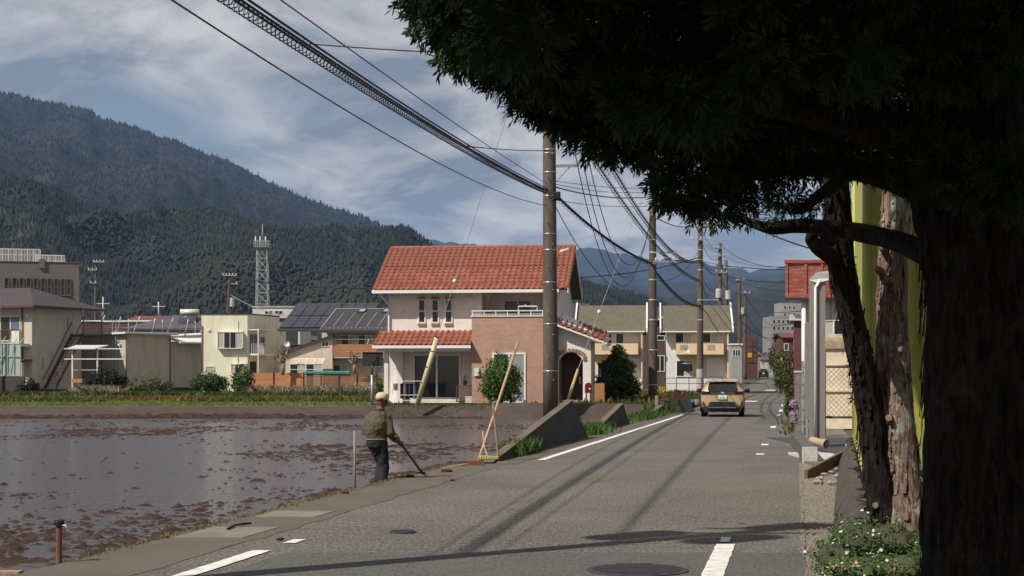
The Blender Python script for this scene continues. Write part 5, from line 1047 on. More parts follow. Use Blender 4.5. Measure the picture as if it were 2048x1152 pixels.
# ================================================================== PERSON AT WORK
MX, MY = P(765, 0, 25.2).x, 25.2
PER = empty('person', (MX, MY, -.38), 0, 'person in olive jacket, dark trousers and beige cap hoeing the paddy edge', 'person')
zl = lambda y: HC - (y - YH) * MY / FPX + .38
xl = lambda x: (x - 765) * MY / FPX
def remeshed(name, mb, m, parent, vox, smooth_it=6, disp=0.0, dscale=.1):
    o = mb.build(name, m, parent, sm=True, fix=False)
    r_ = o.modifiers.new('r', 'REMESH'); r_.mode = 'VOXEL'; r_.voxel_size = vox; r_.use_smooth_shade = True
    s2 = o.modifiers.new('s', 'SMOOTH'); s2.iterations = smooth_it; s2.factor = .5
    if disp:
        tx = bpy.data.textures.new(name, 'CLOUDS'); tx.noise_scale = dscale; tx.noise_depth = 1; d_ = o.modifiers.new('d', 'DISPLACE'); d_.texture = tx; d_.strength = disp; d_.mid_level = .5
    return o
def ell(mb, pts, n=14):
    """lofted elliptical rings: (x, y, z, rx, ry)"""
    V = []
    for (x, y, z, rx, ry) in pts:
        for j in range(n): a = 2 * math.pi * j / n; V.append((x + rx * math.cos(a), y + ry * math.sin(a), z))
    k = len(pts); mb.add(V, [(i * n + j, i * n + (j + 1) % n, (i + 1) * n + (j + 1) % n, (i + 1) * n + j) for i in range(k - 1) for j in range(n)] + [tuple(range(n - 1, -1, -1)), tuple((k - 1) * n + j for j in range(n))])
sh_r, el_r, wr_r, ha_r = Vector((xl(773), .02, zl(838))), Vector((xl(779), -.03, zl(864))), Vector((xl(792), .16, zl(881))), Vector((xl(800), .22, zl(888)))
sh_l, el_l, wr_l, ha_l = Vector((xl(738), .02, zl(838))), Vector((xl(731), .06, zl(866))), Vector((xl(748), .30, zl(880))), Vector((xl(757), .33, zl(886)))
hip_r, kn_r, an_r = Vector((xl(763), .0, zl(888))), Vector((xl(768), .05, zl(930))), Vector((xl(764), -.02, .06))
hip_l, kn_l, an_l = Vector((xl(746), .02, zl(888))), Vector((xl(762), .12, zl(928))), Vector((xl(748), .02, .06))
M_skin = mat('tanned_skin', (.16, .075, .048), .6, .15, 12)
bd = MB(); bd.ball((xl(764), .03, zl(802)), .098, 16, 12, (.86, 1.0, 1.18)); bd.ball((xl(770), .105, zl(807)), .05, 10, 8, (.8, .8, 1.1)); bd.ball((xl(774), .12, zl(803)), .018, 8, 6, (1, 1.2, 1.3)); bd.ball((xl(771.5), -.005, zl(804)), .022, 8, 6, (.6, .8, 1.5)); bd.ball((xl(752.5), .03, zl(804)), .02, 8, 6, (.6, .8, 1.5))
bd.tube([(xl(760), .0, zl(815)), (xl(757), -.01, zl(832))], [.058, .07], 12)
ell(bd, [(xl(756), 0, zl(830), .12, .08), (xl(754), 0, zl(845), .17, .11), (xl(752), 0, zl(865), .15, .11), (xl(754), .0, zl(890), .14, .11)])
for s_, e_, w_, h_ in ((sh_r, el_r, wr_r, ha_r), (sh_l, el_l, wr_l, ha_l)): bd.tube([s_, e_, w_, h_], [.04, .034, .027, .026], 10)
for h_, k_, a_ in ((hip_r, kn_r, an_r), (hip_l, kn_l, an_l)): bd.tube([h_, k_, a_], [.06, .045, .04], 10); bd.ball(a_ + Vector((.03, .06, -.02)), .06, 10, 6, (.8, 1.7, .7))
remeshed('body', bd, M_skin, PER, .014, 3)
jk = MB(); ell(jk, [(xl(759), .0, zl(816), .070, .070), (xl(758), .0, zl(822), .095, .085), (xl(756), -.01, zl(829), .155, .10), (xl(755), -.02, zl(842), .185, .135), (xl(752), -.02, zl(858), .185, .15), (xl(752), .0, zl(872), .17, .14), (xl(753), .01, zl(881), .165, .13)])
jk.tube([lerp(sh_r, Vector((xl(758), 0, zl(836))), .35), sh_r, lerp(sh_r, el_r, .5), el_r, lerp(el_r, wr_r, .5), wr_r], [.092, .09, .086, .08, .068, .058], 12)
jk.tube([lerp(sh_l, Vector((xl(754), 0, zl(836))), .35), sh_l, lerp(sh_l, el_l, .5), el_l, lerp(el_l, wr_l, .5), wr_l], [.085, .08, .074, .066, .055, .048], 12)
remeshed('jacket', jk, mat('olive_jacket', (.092, .074, .050), .9, .15, 9, bump=.7, bscale=22), PER, .013, 4, .035, .085)
MB().tube([(xl(757) + .072 * math.cos(a), .072 * math.sin(a), zl(817.5) + .012 * math.sin(a)) for a in np.linspace(0, 6.283, 17)], .016, 6).build('collar', MATS['olive_jacket'], PER, sm=True)
tr = MB(); ell(tr, [(xl(753), .0, zl(877), .155, .12), (xl(753), .0, zl(886), .165, .13), (xl(754), .01, zl(896), .155, .12)])
for h_, k_, a_, f in ((hip_r, kn_r, an_r, 1), (hip_l, kn_l, an_l, 1)): tr.tube([h_ + Vector((0, 0, .04)), lerp(h_, k_, .5), k_, lerp(k_, a_, .5), a_ + Vector((0, 0, .05))], [.10, .092, .078, .078, .085], 12)
remeshed('trousers', tr, mat('dark_work_trousers', (.014, .017, .023), .9, .3, 9, bump=.7, bscale=18, dirt=(.055, .042, .032), dirt_amt=.45, dirt_scale=4), PER, .013, 4, .03, .09)
for a_ in (an_r, an_l): bt = MB(); bt.tube([a_ + Vector((0, 0, -.06)), a_ + Vector((0, 0, .3))], [.07, .075], 12); bt.ball(a_ + Vector((.03, .07, -.03)), .07, 10, 7, (.8, 1.7, .7)); remeshed('boot', bt, M_black, PER, .014, 3)
MB().tube([(xl(753) + .165 * math.cos(a), .01 + .132 * math.sin(a), zl(878.5)) for a in np.linspace(0, 6.283, 25)], .014, 6).build('belt', mat('khaki_belt', (.2, .15, .09), .8, .1, 6), PER)
# gloves: palm and five curled fingers closed on the handle
M_glove = mat('grey_work_glove', (.085, .08, .072), .9, .2, 14, bump=.4)
hoe_tip = Vector((P(843, 944, 26.6).x - MX, 26.6 - MY, P(843, 944, 26.6).z + .38))
hd = (hoe_tip - ha_r).normalized()
def glove(c, ax, toward):
    g_ = MB(); side = ax.cross(toward).normalized(); out = side.cross(ax).normalized()
    g_.tube([c - toward * .10, c - toward * .04, c - ax * .0], [.038, .042, .034], 10); g_.ball(c - toward * .02 + out * .01, .042, 10, 8)
    for i, ln in enumerate((.9, 1.0, .95, .78)):
        b0 = c + ax * (.032 - i * .022) - toward * .005; pts = [b0 - out * .025, b0 + side * .030 * ln, b0 + side * .034 * ln + out * .03, b0 + out * .048 * ln]; g_.tube(pts, [.0105, .0105, .0095, .008], 7)
    t0 = c - toward * .03 + ax * .03; g_.tube([t0, t0 - side * .03 + ax * .012, t0 - side * .032 + out * .028 + ax * .02, t0 + out * .05 + ax * .02], [.013, .012, .011, .009], 7); return g_
o = remeshed('glove', glove(ha_r + hd * .02, hd, (ha_r - wr_r).normalized()), M_glove, PER, .007, 2)
o = remeshed('glove', glove(ha_l, hd, (ha_l - wr_l).normalized()), M_glove, PER, .007, 2)
cf = lerp(wr_r, ha_r, .15); MB().tube([lerp(wr_r, el_r, .18), cf], [.05, .047], 12, cap=False).build('glove_cuff', mat('turquoise_cuff', (.16, .42, .38), .8, .1, 8), PER, sm=True)
cp = MB(); hc = Vector((xl(764), .02, zl(797)))
n = 18; prof = [(1.04, -.02), (1.06, .02), (1.02, .05), (.86, .078), (.55, .096), (.12, .102)]
V = []
for r_, z in prof:
    for j in range(n): a = 2 * math.pi * j / n; V.append((hc.x + .098 * r_ * math.cos(a), hc.y + .11 * r_ * math.sin(a), hc.z + z))
cp.add(V, [(i * n + j, i * n + (j + 1) % n, (i + 1) * n + (j + 1) % n, (i + 1) * n + j) for i in range(len(prof) - 1) for j in range(n)] + [tuple((len(prof) - 1) * n + j for j in range(n))])
cap_m = mat('beige_cap', (.52, .42, .31), .85, .08, 8); cap = cp.build('cap', cap_m, PER, sm=True); cap.modifiers.new('s', 'SOLIDIFY').thickness = .006
bm_ = MB(); fd = Vector((.90, .436, 0)); sd_ = Vector((.436, -.90, 0)); V = []
for t in np.linspace(-1, 1, 11):
    b0 = hc + (fd * .085 * math.sqrt(max(0, 1 - t * t * .55)) + sd_ * t * .085); V += [b0 + Vector((0, 0, -.01)), b0 + fd * .10 * math.sqrt(max(.02, 1 - t * t)) + Vector((0, 0, -.075))]
bm_.add(V, [(i * 2, i * 2 + 1, i * 2 + 3, i * 2 + 2) for i in range(10)]); vz = bm_.build('visor', cap_m, cap, sm=True); vz.modifiers.new('s', 'SOLIDIFY').thickness = .014
mb = MB(); mb.box(hc.x - .045, hc.x + .02, hc.y - .125, hc.y - .108, hc.z - .018, hc.z + .005); mb.build('strap_gap', M_dark, cap)
HO = empty('field_hoe', PER.location + hoe_tip, 0, 'wooden-handled hoe held by the person, its blade in the mud', 'hoe'); top = ha_r - hd * .32 - hoe_tip
MB().tube([top, top * .5, (0, 0, 0)], [.019, .021, .023], 10).build('handle', mat('dark_wet_handle', (.14, .095, .065), .7, .35, 9), HO, sm=True); mb = MB(); mb.bar((-.02, -.02, .01), (.06, .12, -.12), .17, .012); mb.build('blade', M_blade, HO)

# ================================================================== CARS
def car(name, label, loc, rz, paint, W2=.88, L_=4.2, H_=1.56, detail=True, flip=False):
    """hatchback crossover; local y = 0 at the tail, nose towards +y"""
    o = empty(name, loc, rz, label, 'car'); st = []
    # stations: y, half width at sill / belt / roof, z of sill, belt, roof
    sec = [(0.00, .72, .80, .60, .42, .92, .93), (.04, .80, .86, .66, .34, .98, 1.02), (.22, .85, .88, .62, .26, 1.02, 1.34), (.55, .87, .885, .60, .24, 1.03, 1.50), (1.1, .88, .885, .61, .22, 1.02, 1.555), (1.9, .88, .885, .61, .22, 1.0, 1.56), (2.5, .88, .88, .60, .22, .98, 1.47), (3.05, .88, .87, .62, .22, .95, 1.12), (3.25, .87, .86, .66, .22, .92, 1.0), (3.8, .85, .82, .62, .24, .82, .90), (4.1, .76, .70, .5, .30, .70, .74), (4.18, .66, .6, .4, .36, .62, .64)]
    V = []; sc_ = W2 / .885; k_ = H_ / 1.56
    for (y, ws, wb, wr, zs, zb, zr) in sec:
        hp_ = [(0, zs), (ws * .8, zs), (ws, zs + .10), (wb * 1.0, (zs + zb) / 2 + .05), (wb, zb - .02), (lerp(wb, wr, .12), zb + .04), (wr + (wb - wr) * .18, zr - .10), (wr, zr - .03), (wr * .6, zr), (0, zr + .01)]
        ring = hp_ + [(-x, z) for x, z in hp_[-2:0:-1]]; V += [(x * sc_, y * L_ / 4.18, z * k_) for x, z in ring]
    m_ = 18; n_ = len(sec); F = [(i * m_ + j, i * m_ + (j + 1) % m_, (i + 1) * m_ + (j + 1) % m_, (i + 1) * m_ + j) for i in range(n_ - 1) for j in range(m_)] + [tuple(range(m_ - 1, -1, -1)), tuple((n_ - 1) * m_ + j for j in range(m_))]
    b_ = MB().add(V, F).build('body', paint, o, sm=True); ms = b_.modifiers.new('sub', 'SUBSURF'); ms.levels = 1; ms.render_levels = 2
    M_cg = mat('car_glass', (.012, .013, .014), .08, .2, 2, spec=.6); M_trim = mat('black_plastic', (.02, .02, .021), .6, .2, 8); S = lambda *p: Vector((p[0] * sc_, p[1] * L_ / 4.18, p[2] * k_))
    def pane(nm, pts, m, d=(0, -.03, .0), parent=o): mb = MB(); mb.prism([S(*p) for p in pts], d); return mb.build(nm, m, parent)
    pane('rear_window', [(-.56, .045, 1.03), (.56, .045, 1.03), (.60, .10, 1.12), (.52, .30, 1.40), (-.52, .30, 1.40), (-.60, .10, 1.12)], M_cg, (0, -.035, .012))
    pane('spoiler', [(-.58, .16, 1.43), (.58, .16, 1.43), (.58, .5, 1.51), (-.58, .5, 1.51)], paint, (0, 0, .035))
    for sx in (-1, 1):
        pane('side_window', [(sx * .80, .62, 1.10), (sx * .81, 2.9, 1.05), (sx * .68, 2.45, 1.36), (sx * .655, .75, 1.42)], M_cg, (sx * .03, 0, 0))
        pane('tail_light', [(sx * .86, .02, .92), (sx * .48, -.015, .95), (sx * .50, -.015, 1.03), (sx * .86, .06, 1.05)], mat('dark_red_lens', (.022, .007, .008), .15, .2, 6), (0, -.03, 0))
        pane('reflector', [(sx * .80, -.0, .46), (sx * .73, -.03, .46), (sx * .75, -.03, .62), (sx * .81, .0, .62)], M_trim, (0, -.025, 0))
        pane('sill', [(sx * .90, .3, .2), (sx * .90, 3.9, .2), (sx * .90, 3.9, .36), (sx * .90, .3, .36)], M_trim, (sx * .015, 0, 0))
        mr = MB(); mr.ball(S(sx * 1.0, 2.75, 1.06), .12, 12, 8, (1.0, .6, .72)); mr.bar(S(sx * .84, 2.78, 1.0), S(sx * .98, 2.75, 1.04), .05); mr.build('wing_mirror', M_trim, o, sm=True)
        for yy in (.78, 3.38):
            w_ = empty('wheel', (0, 0, 0)); w_.parent = o; w_.location = S(sx * .76, yy, .33); t_ = MB(); pr = [(.20, -.11), (.31, -.115), (.335, -.08), (.335, .08), (.31, .115), (.20, .11)]
            n = 20; VV = []
            for r_, x in pr:
                for j in range(n): a = 2 * math.pi * j / n; VV.append((x * sc_, r_ * math.cos(a), r_ * math.sin(a)))
            t_.add(VV, [(i * n + j, i * n + (j + 1) % n, ((i + 1) % 6) * n + (j + 1) % n, ((i + 1) % 6) * n + j) for i in range(6) for j in range(n)]); t_.build('tyre', M_black, w_, sm=False); rm_ = MB(); rm_.tube([(-.09, 0, 0), (.09, 0, 0)], .20, 14); rm_.build('rim', M_alu, w_)
            pane('wheel_arch', [(sx * .895, yy + .42 * math.cos(a), .33 + .42 * math.sin(a)) for a in np.linspace(0, math.pi, 9)] + [(sx * .895, yy + .34 * math.cos(a), .33 + .34 * math.sin(a)) for a in np.linspace(math.pi, 0, 9)], M_trim, (sx * .012, 0, 0))
    pane('light_bar', [(-.5, -.02, .95), (.5, -.02, .95), (.5, .0, 1.03), (-.5, .0, 1.03)], M_trim, (0, -.025, 0))
    pane('bumper', [(-.62, -.03, .38), (.62, -.03, .38), (.50, -.035, .62), (-.50, -.035, .62)], M_trim, (0, -.05, 0))
    pane('under_bumper', [(-.72, .0, .20), (.72, .0, .20), (.76, -.0, .40), (-.76, -.0, .40)], M_trim, (0, .12, 0))
    pane('bumper_lip', [(-.55, -.06, .36), (.55, -.06, .36), (.55, -.06, .40), (-.55, -.06, .40)], mat('grey_lip', (.12, .115, .11), .5, .1, 5), (0, -.05, 0))
    plate = pane('number_plate', [(-.165, -.03, .72), (.165, -.03, .72), (.165, -.028, .885), (-.165, -.028, .885)], M_white, (0, -.02, 0))
    pane('emblem', [(.06 * math.cos(a) * 1.2, -.03, .985 + .034 * math.sin(a)) for a in np.linspace(0, 6.0, 14)], M_alu, (0, -.03, 0))
    if detail:
        for txt, sz, zz_ in (('37-91', .105, .735),):
            cu = bpy.data.curves.new('plate_text', 'FONT'); cu.body = txt; cu.size = sz; cu.align_x = 'CENTER'; cu.extrude = .002; t = bpy.data.objects.new('plate_text', cu); COL.objects.link(t); t.parent = plate; t.location = S(0, -.055, zz_); t.rotation_euler = (R(90), 0, 0); cu.materials.append(mat('plate_green', (.015, .06, .03), .6, .1, 5)); me_ = bpy.data.meshes.new_from_object(t); ml = t.matrix_local.copy(); bpy.data.objects.remove(t); t = link('plate_text', me_, plate); t.location = S(0, -.055, zz_); t.rotation_euler = (R(90), 0, 0)
        pane('exhaust_box', [(.42, .02, .22), (.60, .02, .22), (.60, .02, .34), (.42, .02, .34)], M_alu, (0, .1, 0))
        pipe(o, 'aerial', [S(0, .5, 1.53), S(0, .42, 1.60)], .012, M_trim)
    return o
cc = g3(1445, 834)
car('tan_suv', 'tan compact SUV driving away up the road', (cc.x, cc.y, 0), -math.atan(.178) + R(2), mat('tan_metallic', (.46, .335, .195), .4, .04, 3, metal=.15, coat=.5), W2=.885)
fz = 262; car('black_hatchback', 'small black car far down the road', (P(1527, 0, fz).x, fz, zroad(fz)), -math.atan(.16), mat('black_paint', (.012, .012, .014), .3, .1, 3, coat=.5), W2=.80, detail=False)

# ================================================================== RIGHT SIDE OF THE ROAD
# red tin-fronted house
RH = house('red_fronted_house', 'house with a weathered red boarded upper front and white lower wall', 'house', 1570, 64, .05, R(-10)); s_ = 50.0; u = lambda x: (x - 1570) / s_; w = lambda y: (832 - y) / s_
M_redw = mat('weathered_red_boards', (.27, .055, .035), .8, .2, 6, dirt=(.32, .20, .17), dirt_amt=.75, dirt_scale=5, stretch=(.4, 1, 2), bump=.3); M_wpan = mat('grey_white_panel', (.45, .45, .44), .8, .1, 3)
for k in range(9):
    a = lerp(w(590), w(526), k / 9); bpart(RH, 'board', M_redw, (u(1572), u(1700), .0, .05 + .01 * (k % 2), a, lerp(w(590), w(526), (k + 1) / 9) - .012))
for xx in (1571, 1608, 1640, 1668): bpart(RH, 'batten', M_redw, (u(xx), u(xx) + .1, -.05, .0, w(590), w(524)))
bpart(RH, 'cap_board', M_redw, (u(1569), u(1702), -.08, .15, w(526), w(520))); bpart(RH, 'sill_board', M_redw, (u(1570), u(1702), -.07, .15, w(595), w(588.5))); bpart(RH, 'gutter', M_dark, (u(1569), u(1702), -.2, .3, w(600), w(595.5)))
bpart(RH, 'roof_side', M_redw, (u(1571.5), u(1572.5) + .03, .06, 5, w(590), w(524)))
bpart(RH, 'wall', M_wpan, (u(1606), u(1710), .4, 5, 0, w(600))); bpart(RH, 'side_wall', M_maroon, (u(1587), u(1606), .5, 5, 0, w(640))); bpart(RH, 'side_canopy', M_wpan, (u(1578), u(1606), .3, 5, w(640), w(628)))
for xx in (1625, 1645, 1660, 1675): bpart(RH, 'panel_joint', M_soffit, (u(xx), u(xx) + .02, .385, .399, w(640), w(600)))
pipe(RH, 'downpipe', [(u(1607), .1, 0), (u(1607), .1, w(600))], .09, M_white); window(RH, (0, .4, 0), FRONT, u(1640), u(1692), w(672), w(641), 2, fw=.05, glass=[M_curtain, M_glass])
# cream tank room with stone lintel behind a mesh fence
TK = house('cream_outbuilding', 'cream rendered outbuilding with a stone band behind the mesh fence', 'outbuilding', 1642, 50, .0, R(-10)); s_ = 64.0; u = lambda x: (x - 1642) / s_; w = lambda y: (857 - y) / s_
M_tk = mat('cream_tank', (.66, .57, .43), .7, .08, 3, dirt=(.4, .3, .2), dirt_amt=.5, dirt_scale=2); bpart(TK, 'wall', M_tk, (0, u(1720), 0, 3, 0, w(697))); bpart(TK, 'stone_band', mat('rough_stone', (.34, .26, .18), .9, .25, 5, bump=.8), (-.03, u(1720), -.08, 3, w(697), w(681)))
mb = MB(); mb.tube([(0, .4, w(681)), (u(1690), .4, w(681))], .22, 14); mb.build('rounded_cap', MATS['rough_stone'], TK); bpart(TK, 'ledge', M_tk, (0, u(1720), -.06, 0, w(783), w(779)))
CF = house('mesh_fence', 'rusty chain-link mesh fence panel before the cream outbuilding', 'fence', 1642, 44, .0, R(-10)); s_ = FPX / 44; u = lambda x: (x - 1642) / s_; w = lambda y: (871 - y) / s_
for yy in (733, 834): pipe(CF, 'rail', [(0, 0, w(yy)), (u(1712), 0, w(yy))], .035, mat('brown_rail', (.09, .065, .055), .7, .2, 6))
pipe(CF, 'post', [(u(1649), 0, 0), (u(1649), 0, w(705))], .04, M_rust); mb = MB(); dd = .14; x1_ = u(1712); z0_, z1_ = w(834), w(733)
for k in range(-10, 9):
    for sg in (1, -1):
        a0 = k * dd; pts = []; t0 = max(0, -a0); t1 = min(z1_ - z0_, x1_ - a0)
        if t1 > t0:
            pa, pb_ = (a0 + t0, z0_ + t0), (a0 + t1, z0_ + t1)
            if sg < 0: pa, pb_ = (x1_ - pa[0], pa[1]), (x1_ - pb_[0], pb_[1])
            mb.bar((pa[0], 0, pa[1]), (pb_[0], 0, pb_[1]), .009)
mb.build('mesh', M_rust, CF)['kind'] = 'stuff'
mb = MB(); mb.prism([(0, 0, 0), (2.2, 0, 0), (2.2, 9, 0), (0, 9, 0)], (0, 0, .012)); o = mb.build('yard_paving', mat('wet_asphalt', (.05, .05, .052), .7, .2, 20)); o.location = (P(1660, 0, 34).x, 33.5, .0); tag(o, kind='structure')
for i in range(3):
    mb = MB(); mb.box(-.07, .07, 0, 1.55, 0, .10, rz=R(-6)); o = mb.build('kerb_stone', M_wpan); o.location = (P(1678, 0, 34).x + i * .16 - .25 + .42, 31.0 + i * 1.6, .01); tag(o, '%s low pale kerb stone edging the wet yard' % ['nearest', 'middle', 'furthest'][i], 'kerb stone', 'yard kerb stones')
# grey canopy frame
GC = house('canopy_frame', 'grey steel canopy frame with white downpipe at the roadside gate', 'canopy', 1618, 36.5, .0, R(-10)); s_ = FPX / 36.5; u = lambda x: (x - 1618) / s_; w = lambda y: (895 - y) / s_; M_gc = mat('grey_coated_steel', (.19, .178, .168), .55, .08, 5)
bpart(GC, 'post', M_gc, (0, u(1650), 0, .12, 0, w(552))); mb = MB(); mb.prism([(0, 0, w(560)), (u(1632), -.05, w(545)), (u(1690), -.1, w(538)), (u(1690), -.1, w(553)), (u(1634), -.05, w(566))], (0, .5, 0)); mb.build('roof_beam', mat('pale_grey_steel', (.42, .41, .39), .5, .06, 5), GC)
pipe(GC, 'downpipe', [(u(1640), -.03, w(560)), (u(1631), -.05, w(575)), (u(1631), -.05, w(880))], .036, M_white); bpart(GC, 'fin', M_gc, (u(1610), u(1618), .15, .9, w(840), w(645)))
sg_ = house('folding_gate', 'blue-grey perforated steel folding gate post', 'gate', 1603, 39, .0, R(-10)); s_ = FPX / 39; u = lambda x: (x - 1603) / s_; w = lambda y: (886 - y) / s_; M_bg = mat('blue_grey_steel', (.22, .25, .27), .55, .2, 7, dirt=(.1, .09, .08), dirt_amt=.6)
for xx in (1603, 1611): bpart(sg_, 'upright', M_bg, (u(xx), u(xx + 5), 0, .06, 0, w(722 + (xx - 1603))))
for k in range(8): bpart(sg_, 'lattice_link', M_bg, (u(1607), u(1612), .01, .04, .15 + k * .24, .19 + k * .24))
for k in range(6): bpart(sg_, 'rivet', M_dark, (u(1605), u(1606.4), -.012, 0, .2 + k * .3, .235 + k * .3))
gp = house('stone_gatepost', 'rough pebble-dashed grey gatepost beside the hedge', 'gatepost', 1589, 43, .0, R(-10)); s_ = FPX / 43; bpart(gp, 'shaft', mat('pebble_dash', (.17, .15, .135), .95, .4, 14, bump=1, bscale=28), (0, 16 / s_, 0, .5, 0, 129 / s_)); bpart(gp, 'cap', M_wpan, (-.02, 16 / s_ + .02, -.02, .52, 129 / s_, 129 / s_ + .05))
# kerb wall, drain pipe, low board, rubble
KW = house('concrete_kerb_wall', 'low dark concrete kerb wall with a broken white end', 'kerb', 1605, 30, .0); s_ = 107.0; 
mb = MB(); a, b_ = Vector((0, 0, 0)), Vector((roadX(38, 3.0) - roadX(30, 3.0) - .25, 8, 0)); mb.bar(a + Vector((.13, 0, .14)), b_ + Vector((.13, 0, .14)), .26, .30); mb.build('wall', mat('dark_kerb', (.10, .088, .078), .95, .25, 4, bump=.7), KW); mb = MB(); mb.box(-.01, .27, -.06, .0, -.01, .30); mb.build('end_block', mat('white_mortar', (.48, .45, .42), .9, .15, 8, bump=.6), KW); bpart(KW, 'slab', M_wpan, (.28, 1.1, .2, 3.2, 0, .05)); bpart(KW, 'apron', M_oldtop, (.02, .5, -1.2, -.07, 0, .035))
dp = empty('drain_pipe', P(1627, 884, 33), 0, 'stub of tan clay drain pipe behind the kerb wall', 'pipe'); V = []; MB().tube([(0, .25, .02), (.24, -.05, -.04)], .085, 14, cap=False).build('barrel', mat('tan_clay', (.34, .26, .18), .8, .15, 6), dp); MB().tube([(.2, 0, -.03), (.25, -.06, -.042)], .097, 14, cap=False).build('collar', MATS['tan_clay'], dp)
tb = empty('timber_edging', g3(1612, 957), 0, 'brown weathered board edging running up to the yellow sheet', 'board'); e_ = P(1692, 893, 28.5) - tb.location; mb = MB(); mb.bar((0, 0, .03), (e_.x, e_.y, .22), .05, .20); mb.build('board', mat('brown_board', (.13, .088, .062), .85, .25, 6, bump=.6, stretch=(1, 1, 5)), tb)
rgv = random.Random(3)
for k in range(14):
    x_, y_ = rgv.uniform(1632, 1676), rgv.uniform(938, 968); c_ = g3(x_, y_, .03); mb = MB(); mb.ball((0, 0, 0), rgv.uniform(.025, .06), 6, 4, (1.5, 1, .6)); o = mb.build('stone', mat('rubble_stone', (.26, .22, .18), .95, .25, 9, bump=.5)); o.location = c_; o.rotation_euler = (rgv.uniform(-.4, .4), 0, rgv.uniform(0, 3)); tag(o, 'small broken stone on the gravel below the board edging', 'stone', 'rubble stones on the gravel')
n = 9000; rg = np.random.default_rng(77); Yg = 12 + 18 * rg.random(n); qg = rg.uniform(2.8, 3.5, n); Xg = roadX(Yg, qg); V = np.stack([Xg, Yg, np.full(n, .0)], 1); sz = rg.uniform(.004, .013, n); base = np.array([(1, 0, 0), (-.5, .87, 0), (-.5, -.87, 0), (0, 0, .9)])
VV = V[:, None, :] + base[None] * sz[:, None, None] * rg.uniform(.6, 1.5, (n, 4, 1)); FF = (np.arange(n) * 4)[:, None, None] + np.array([(0, 1, 3), (1, 2, 3), (2, 0, 3)])[None]
tag(np_mesh('gravel', VV, FF.reshape(-1, 3), mat('pebbles', (.22, .195, .16), .95, .4, 30)), 'loose pale gravel along the right road edge', kind='stuff')
# stone-dark retaining wall under the yellow sheet
RW = empty('dark_retaining_wall', Q(3.03, 13.1), 0, 'dark streaked concrete wall rising from the gravel at the lower right', 'wall'); V = []; nY = 24
for i in range(nY + 1):
    Yv = lerp(13.1, 28.3, i / nY); qb = lerp(3.0, 3.46, i / nY); j = random.uniform(-.012, .012)
    for (dq, z) in ((0, -.1), (.06 + j, .14), (.14 + j, .32 - .15 * (i == 0)), (.22, .50 - .3 * (i == 0)), (.45, .51 - .3 * (i == 0)), (.6, -.1)): V.append(Q(qb + dq, Yv, z) - RW.location)
MB().add(V, [(i * 6 + k, i * 6 + k + 1, i * 6 + 7 + k, i * 6 + 6 + k) for i in range(nY) for k in range(5)] + [(0, 1, 2, 3, 4, 5), tuple(nY * 6 + k for k in (5, 4, 3, 2, 1, 0))]).build('body', mat('streaked_dark_wall', (.062, .052, .045), .9, .35, 4, bump=.8, bscale=16, stretch=(1, 4, .35), dirt=(.13, .115, .10), dirt_amt=.6, dirt_scale=3), RW)
# yellow sheet enclosure lashed to pipes
YS = empty('yellow_sheet_screen', Q(3.5, 17), 0, 'tall yellow-green sheet screen lashed to a pipe frame with black rope', 'screen'); M_y = mat('yellow_green_sheet', (.36, .365, .09), .6, .12, 2.5, dirt=(.22, .25, .06), dirt_amt=.7, dirt_scale=1.5, stretch=(1, 1, .3), bump=.2, bscale=5)
lo = YS.location.copy(); far = Q(3.80, 28) - lo; nrP = Q(3.42, 13.6) - lo; V = []; nseg = 22
for i in range(nseg + 1):
    p_ = far * (i / nseg); d = .02 * math.sin(i * 1.9)
    V += [p_ + Vector((d, 0, .62)), p_ + Vector((d * .3, 0, 4.0 + 1.0 * i / nseg + .03 * math.sin(i * 2.2)))]
MB().add(V, [(i * 2, i * 2 + 2, i * 2 + 3, i * 2 + 1) for i in range(nseg)]).build('side_sheet', M_y, YS).modifiers.new('s', 'SOLIDIFY').thickness = .02
V = []
for i in range(31):
    x_ = i * .15; d = .035 * math.sin(i * 1.3); V += [(x_ + .02, d, .62), (x_ + .02, d, 4.0)]
MB().add(V, [(i * 2, i * 2 + 2, i * 2 + 3, i * 2 + 1) for i in range(30)]).build('front_sheet', M_y, YS).modifiers.new('s', 'SOLIDIFY').thickness = .02
pipe(YS, 'pipe', [nrP + Vector((.03, 0, .50)), far + Vector((-.03, 0, .58))], .048, M_y, 10); pipe(YS, 'pipe', [(.02, -.06, .5), (4.5, -.06, .5)], .05, M_y, 10); pipe(YS, 'pipe', [(.62, -.12, -.1), (.62, -.12, 4.0)], .06, M_y, 10); pipe(YS, 'pipe', [(0, -.02, -.1), (0, -.02, 4.05)], .04, M_y, 8); pipe(YS, 'pipe', [far + Vector((-.03, 0, 0)), far + Vector((-.03, 0, 5.05))], .045, M_y, 8)
def tie(p_, r_, seed, loops=3):
    rr = random.Random(seed); mb = MB(); a = Vector(p_); mb.tube([a + Vector((r_ * math.cos(t), .01 * t, r_ * math.sin(t))) for t in np.linspace(0, 7, 12)], .008, 5)
    for k in range(loops):
        d = Vector((-rr.uniform(.4, 1.0), rr.uniform(-.5, .5), rr.uniform(-.9, .3))).normalized() * rr.uniform(.10, .20); q_ = d.cross(Vector((0, 0, 1))).normalized() * .035
        mb.tube([a + Vector((-r_, 0, 0)), a + d * .5 + q_, a + d, a + d * .5 - q_, a + Vector((-r_, 0, -.01))], .007, 5)
    mb.build('rope_tie', M_black, YS)
for k in range(15): tie(lerp(nrP, far, k / 15) + Vector((0, 0, .52 + .06 * k / 15)), .06, k)
for k, (t, z) in enumerate(((.95, 2.0), (.9, 1.8), (.97, 1.5), (.85, 1.3), (.92, 2.8), (.97, 3.0), (.7, 3.4), (.8, 4.0), (.3, 4.4))): tie(far * t + Vector((-.03, 0, z)), .07, 40 + k, 4)
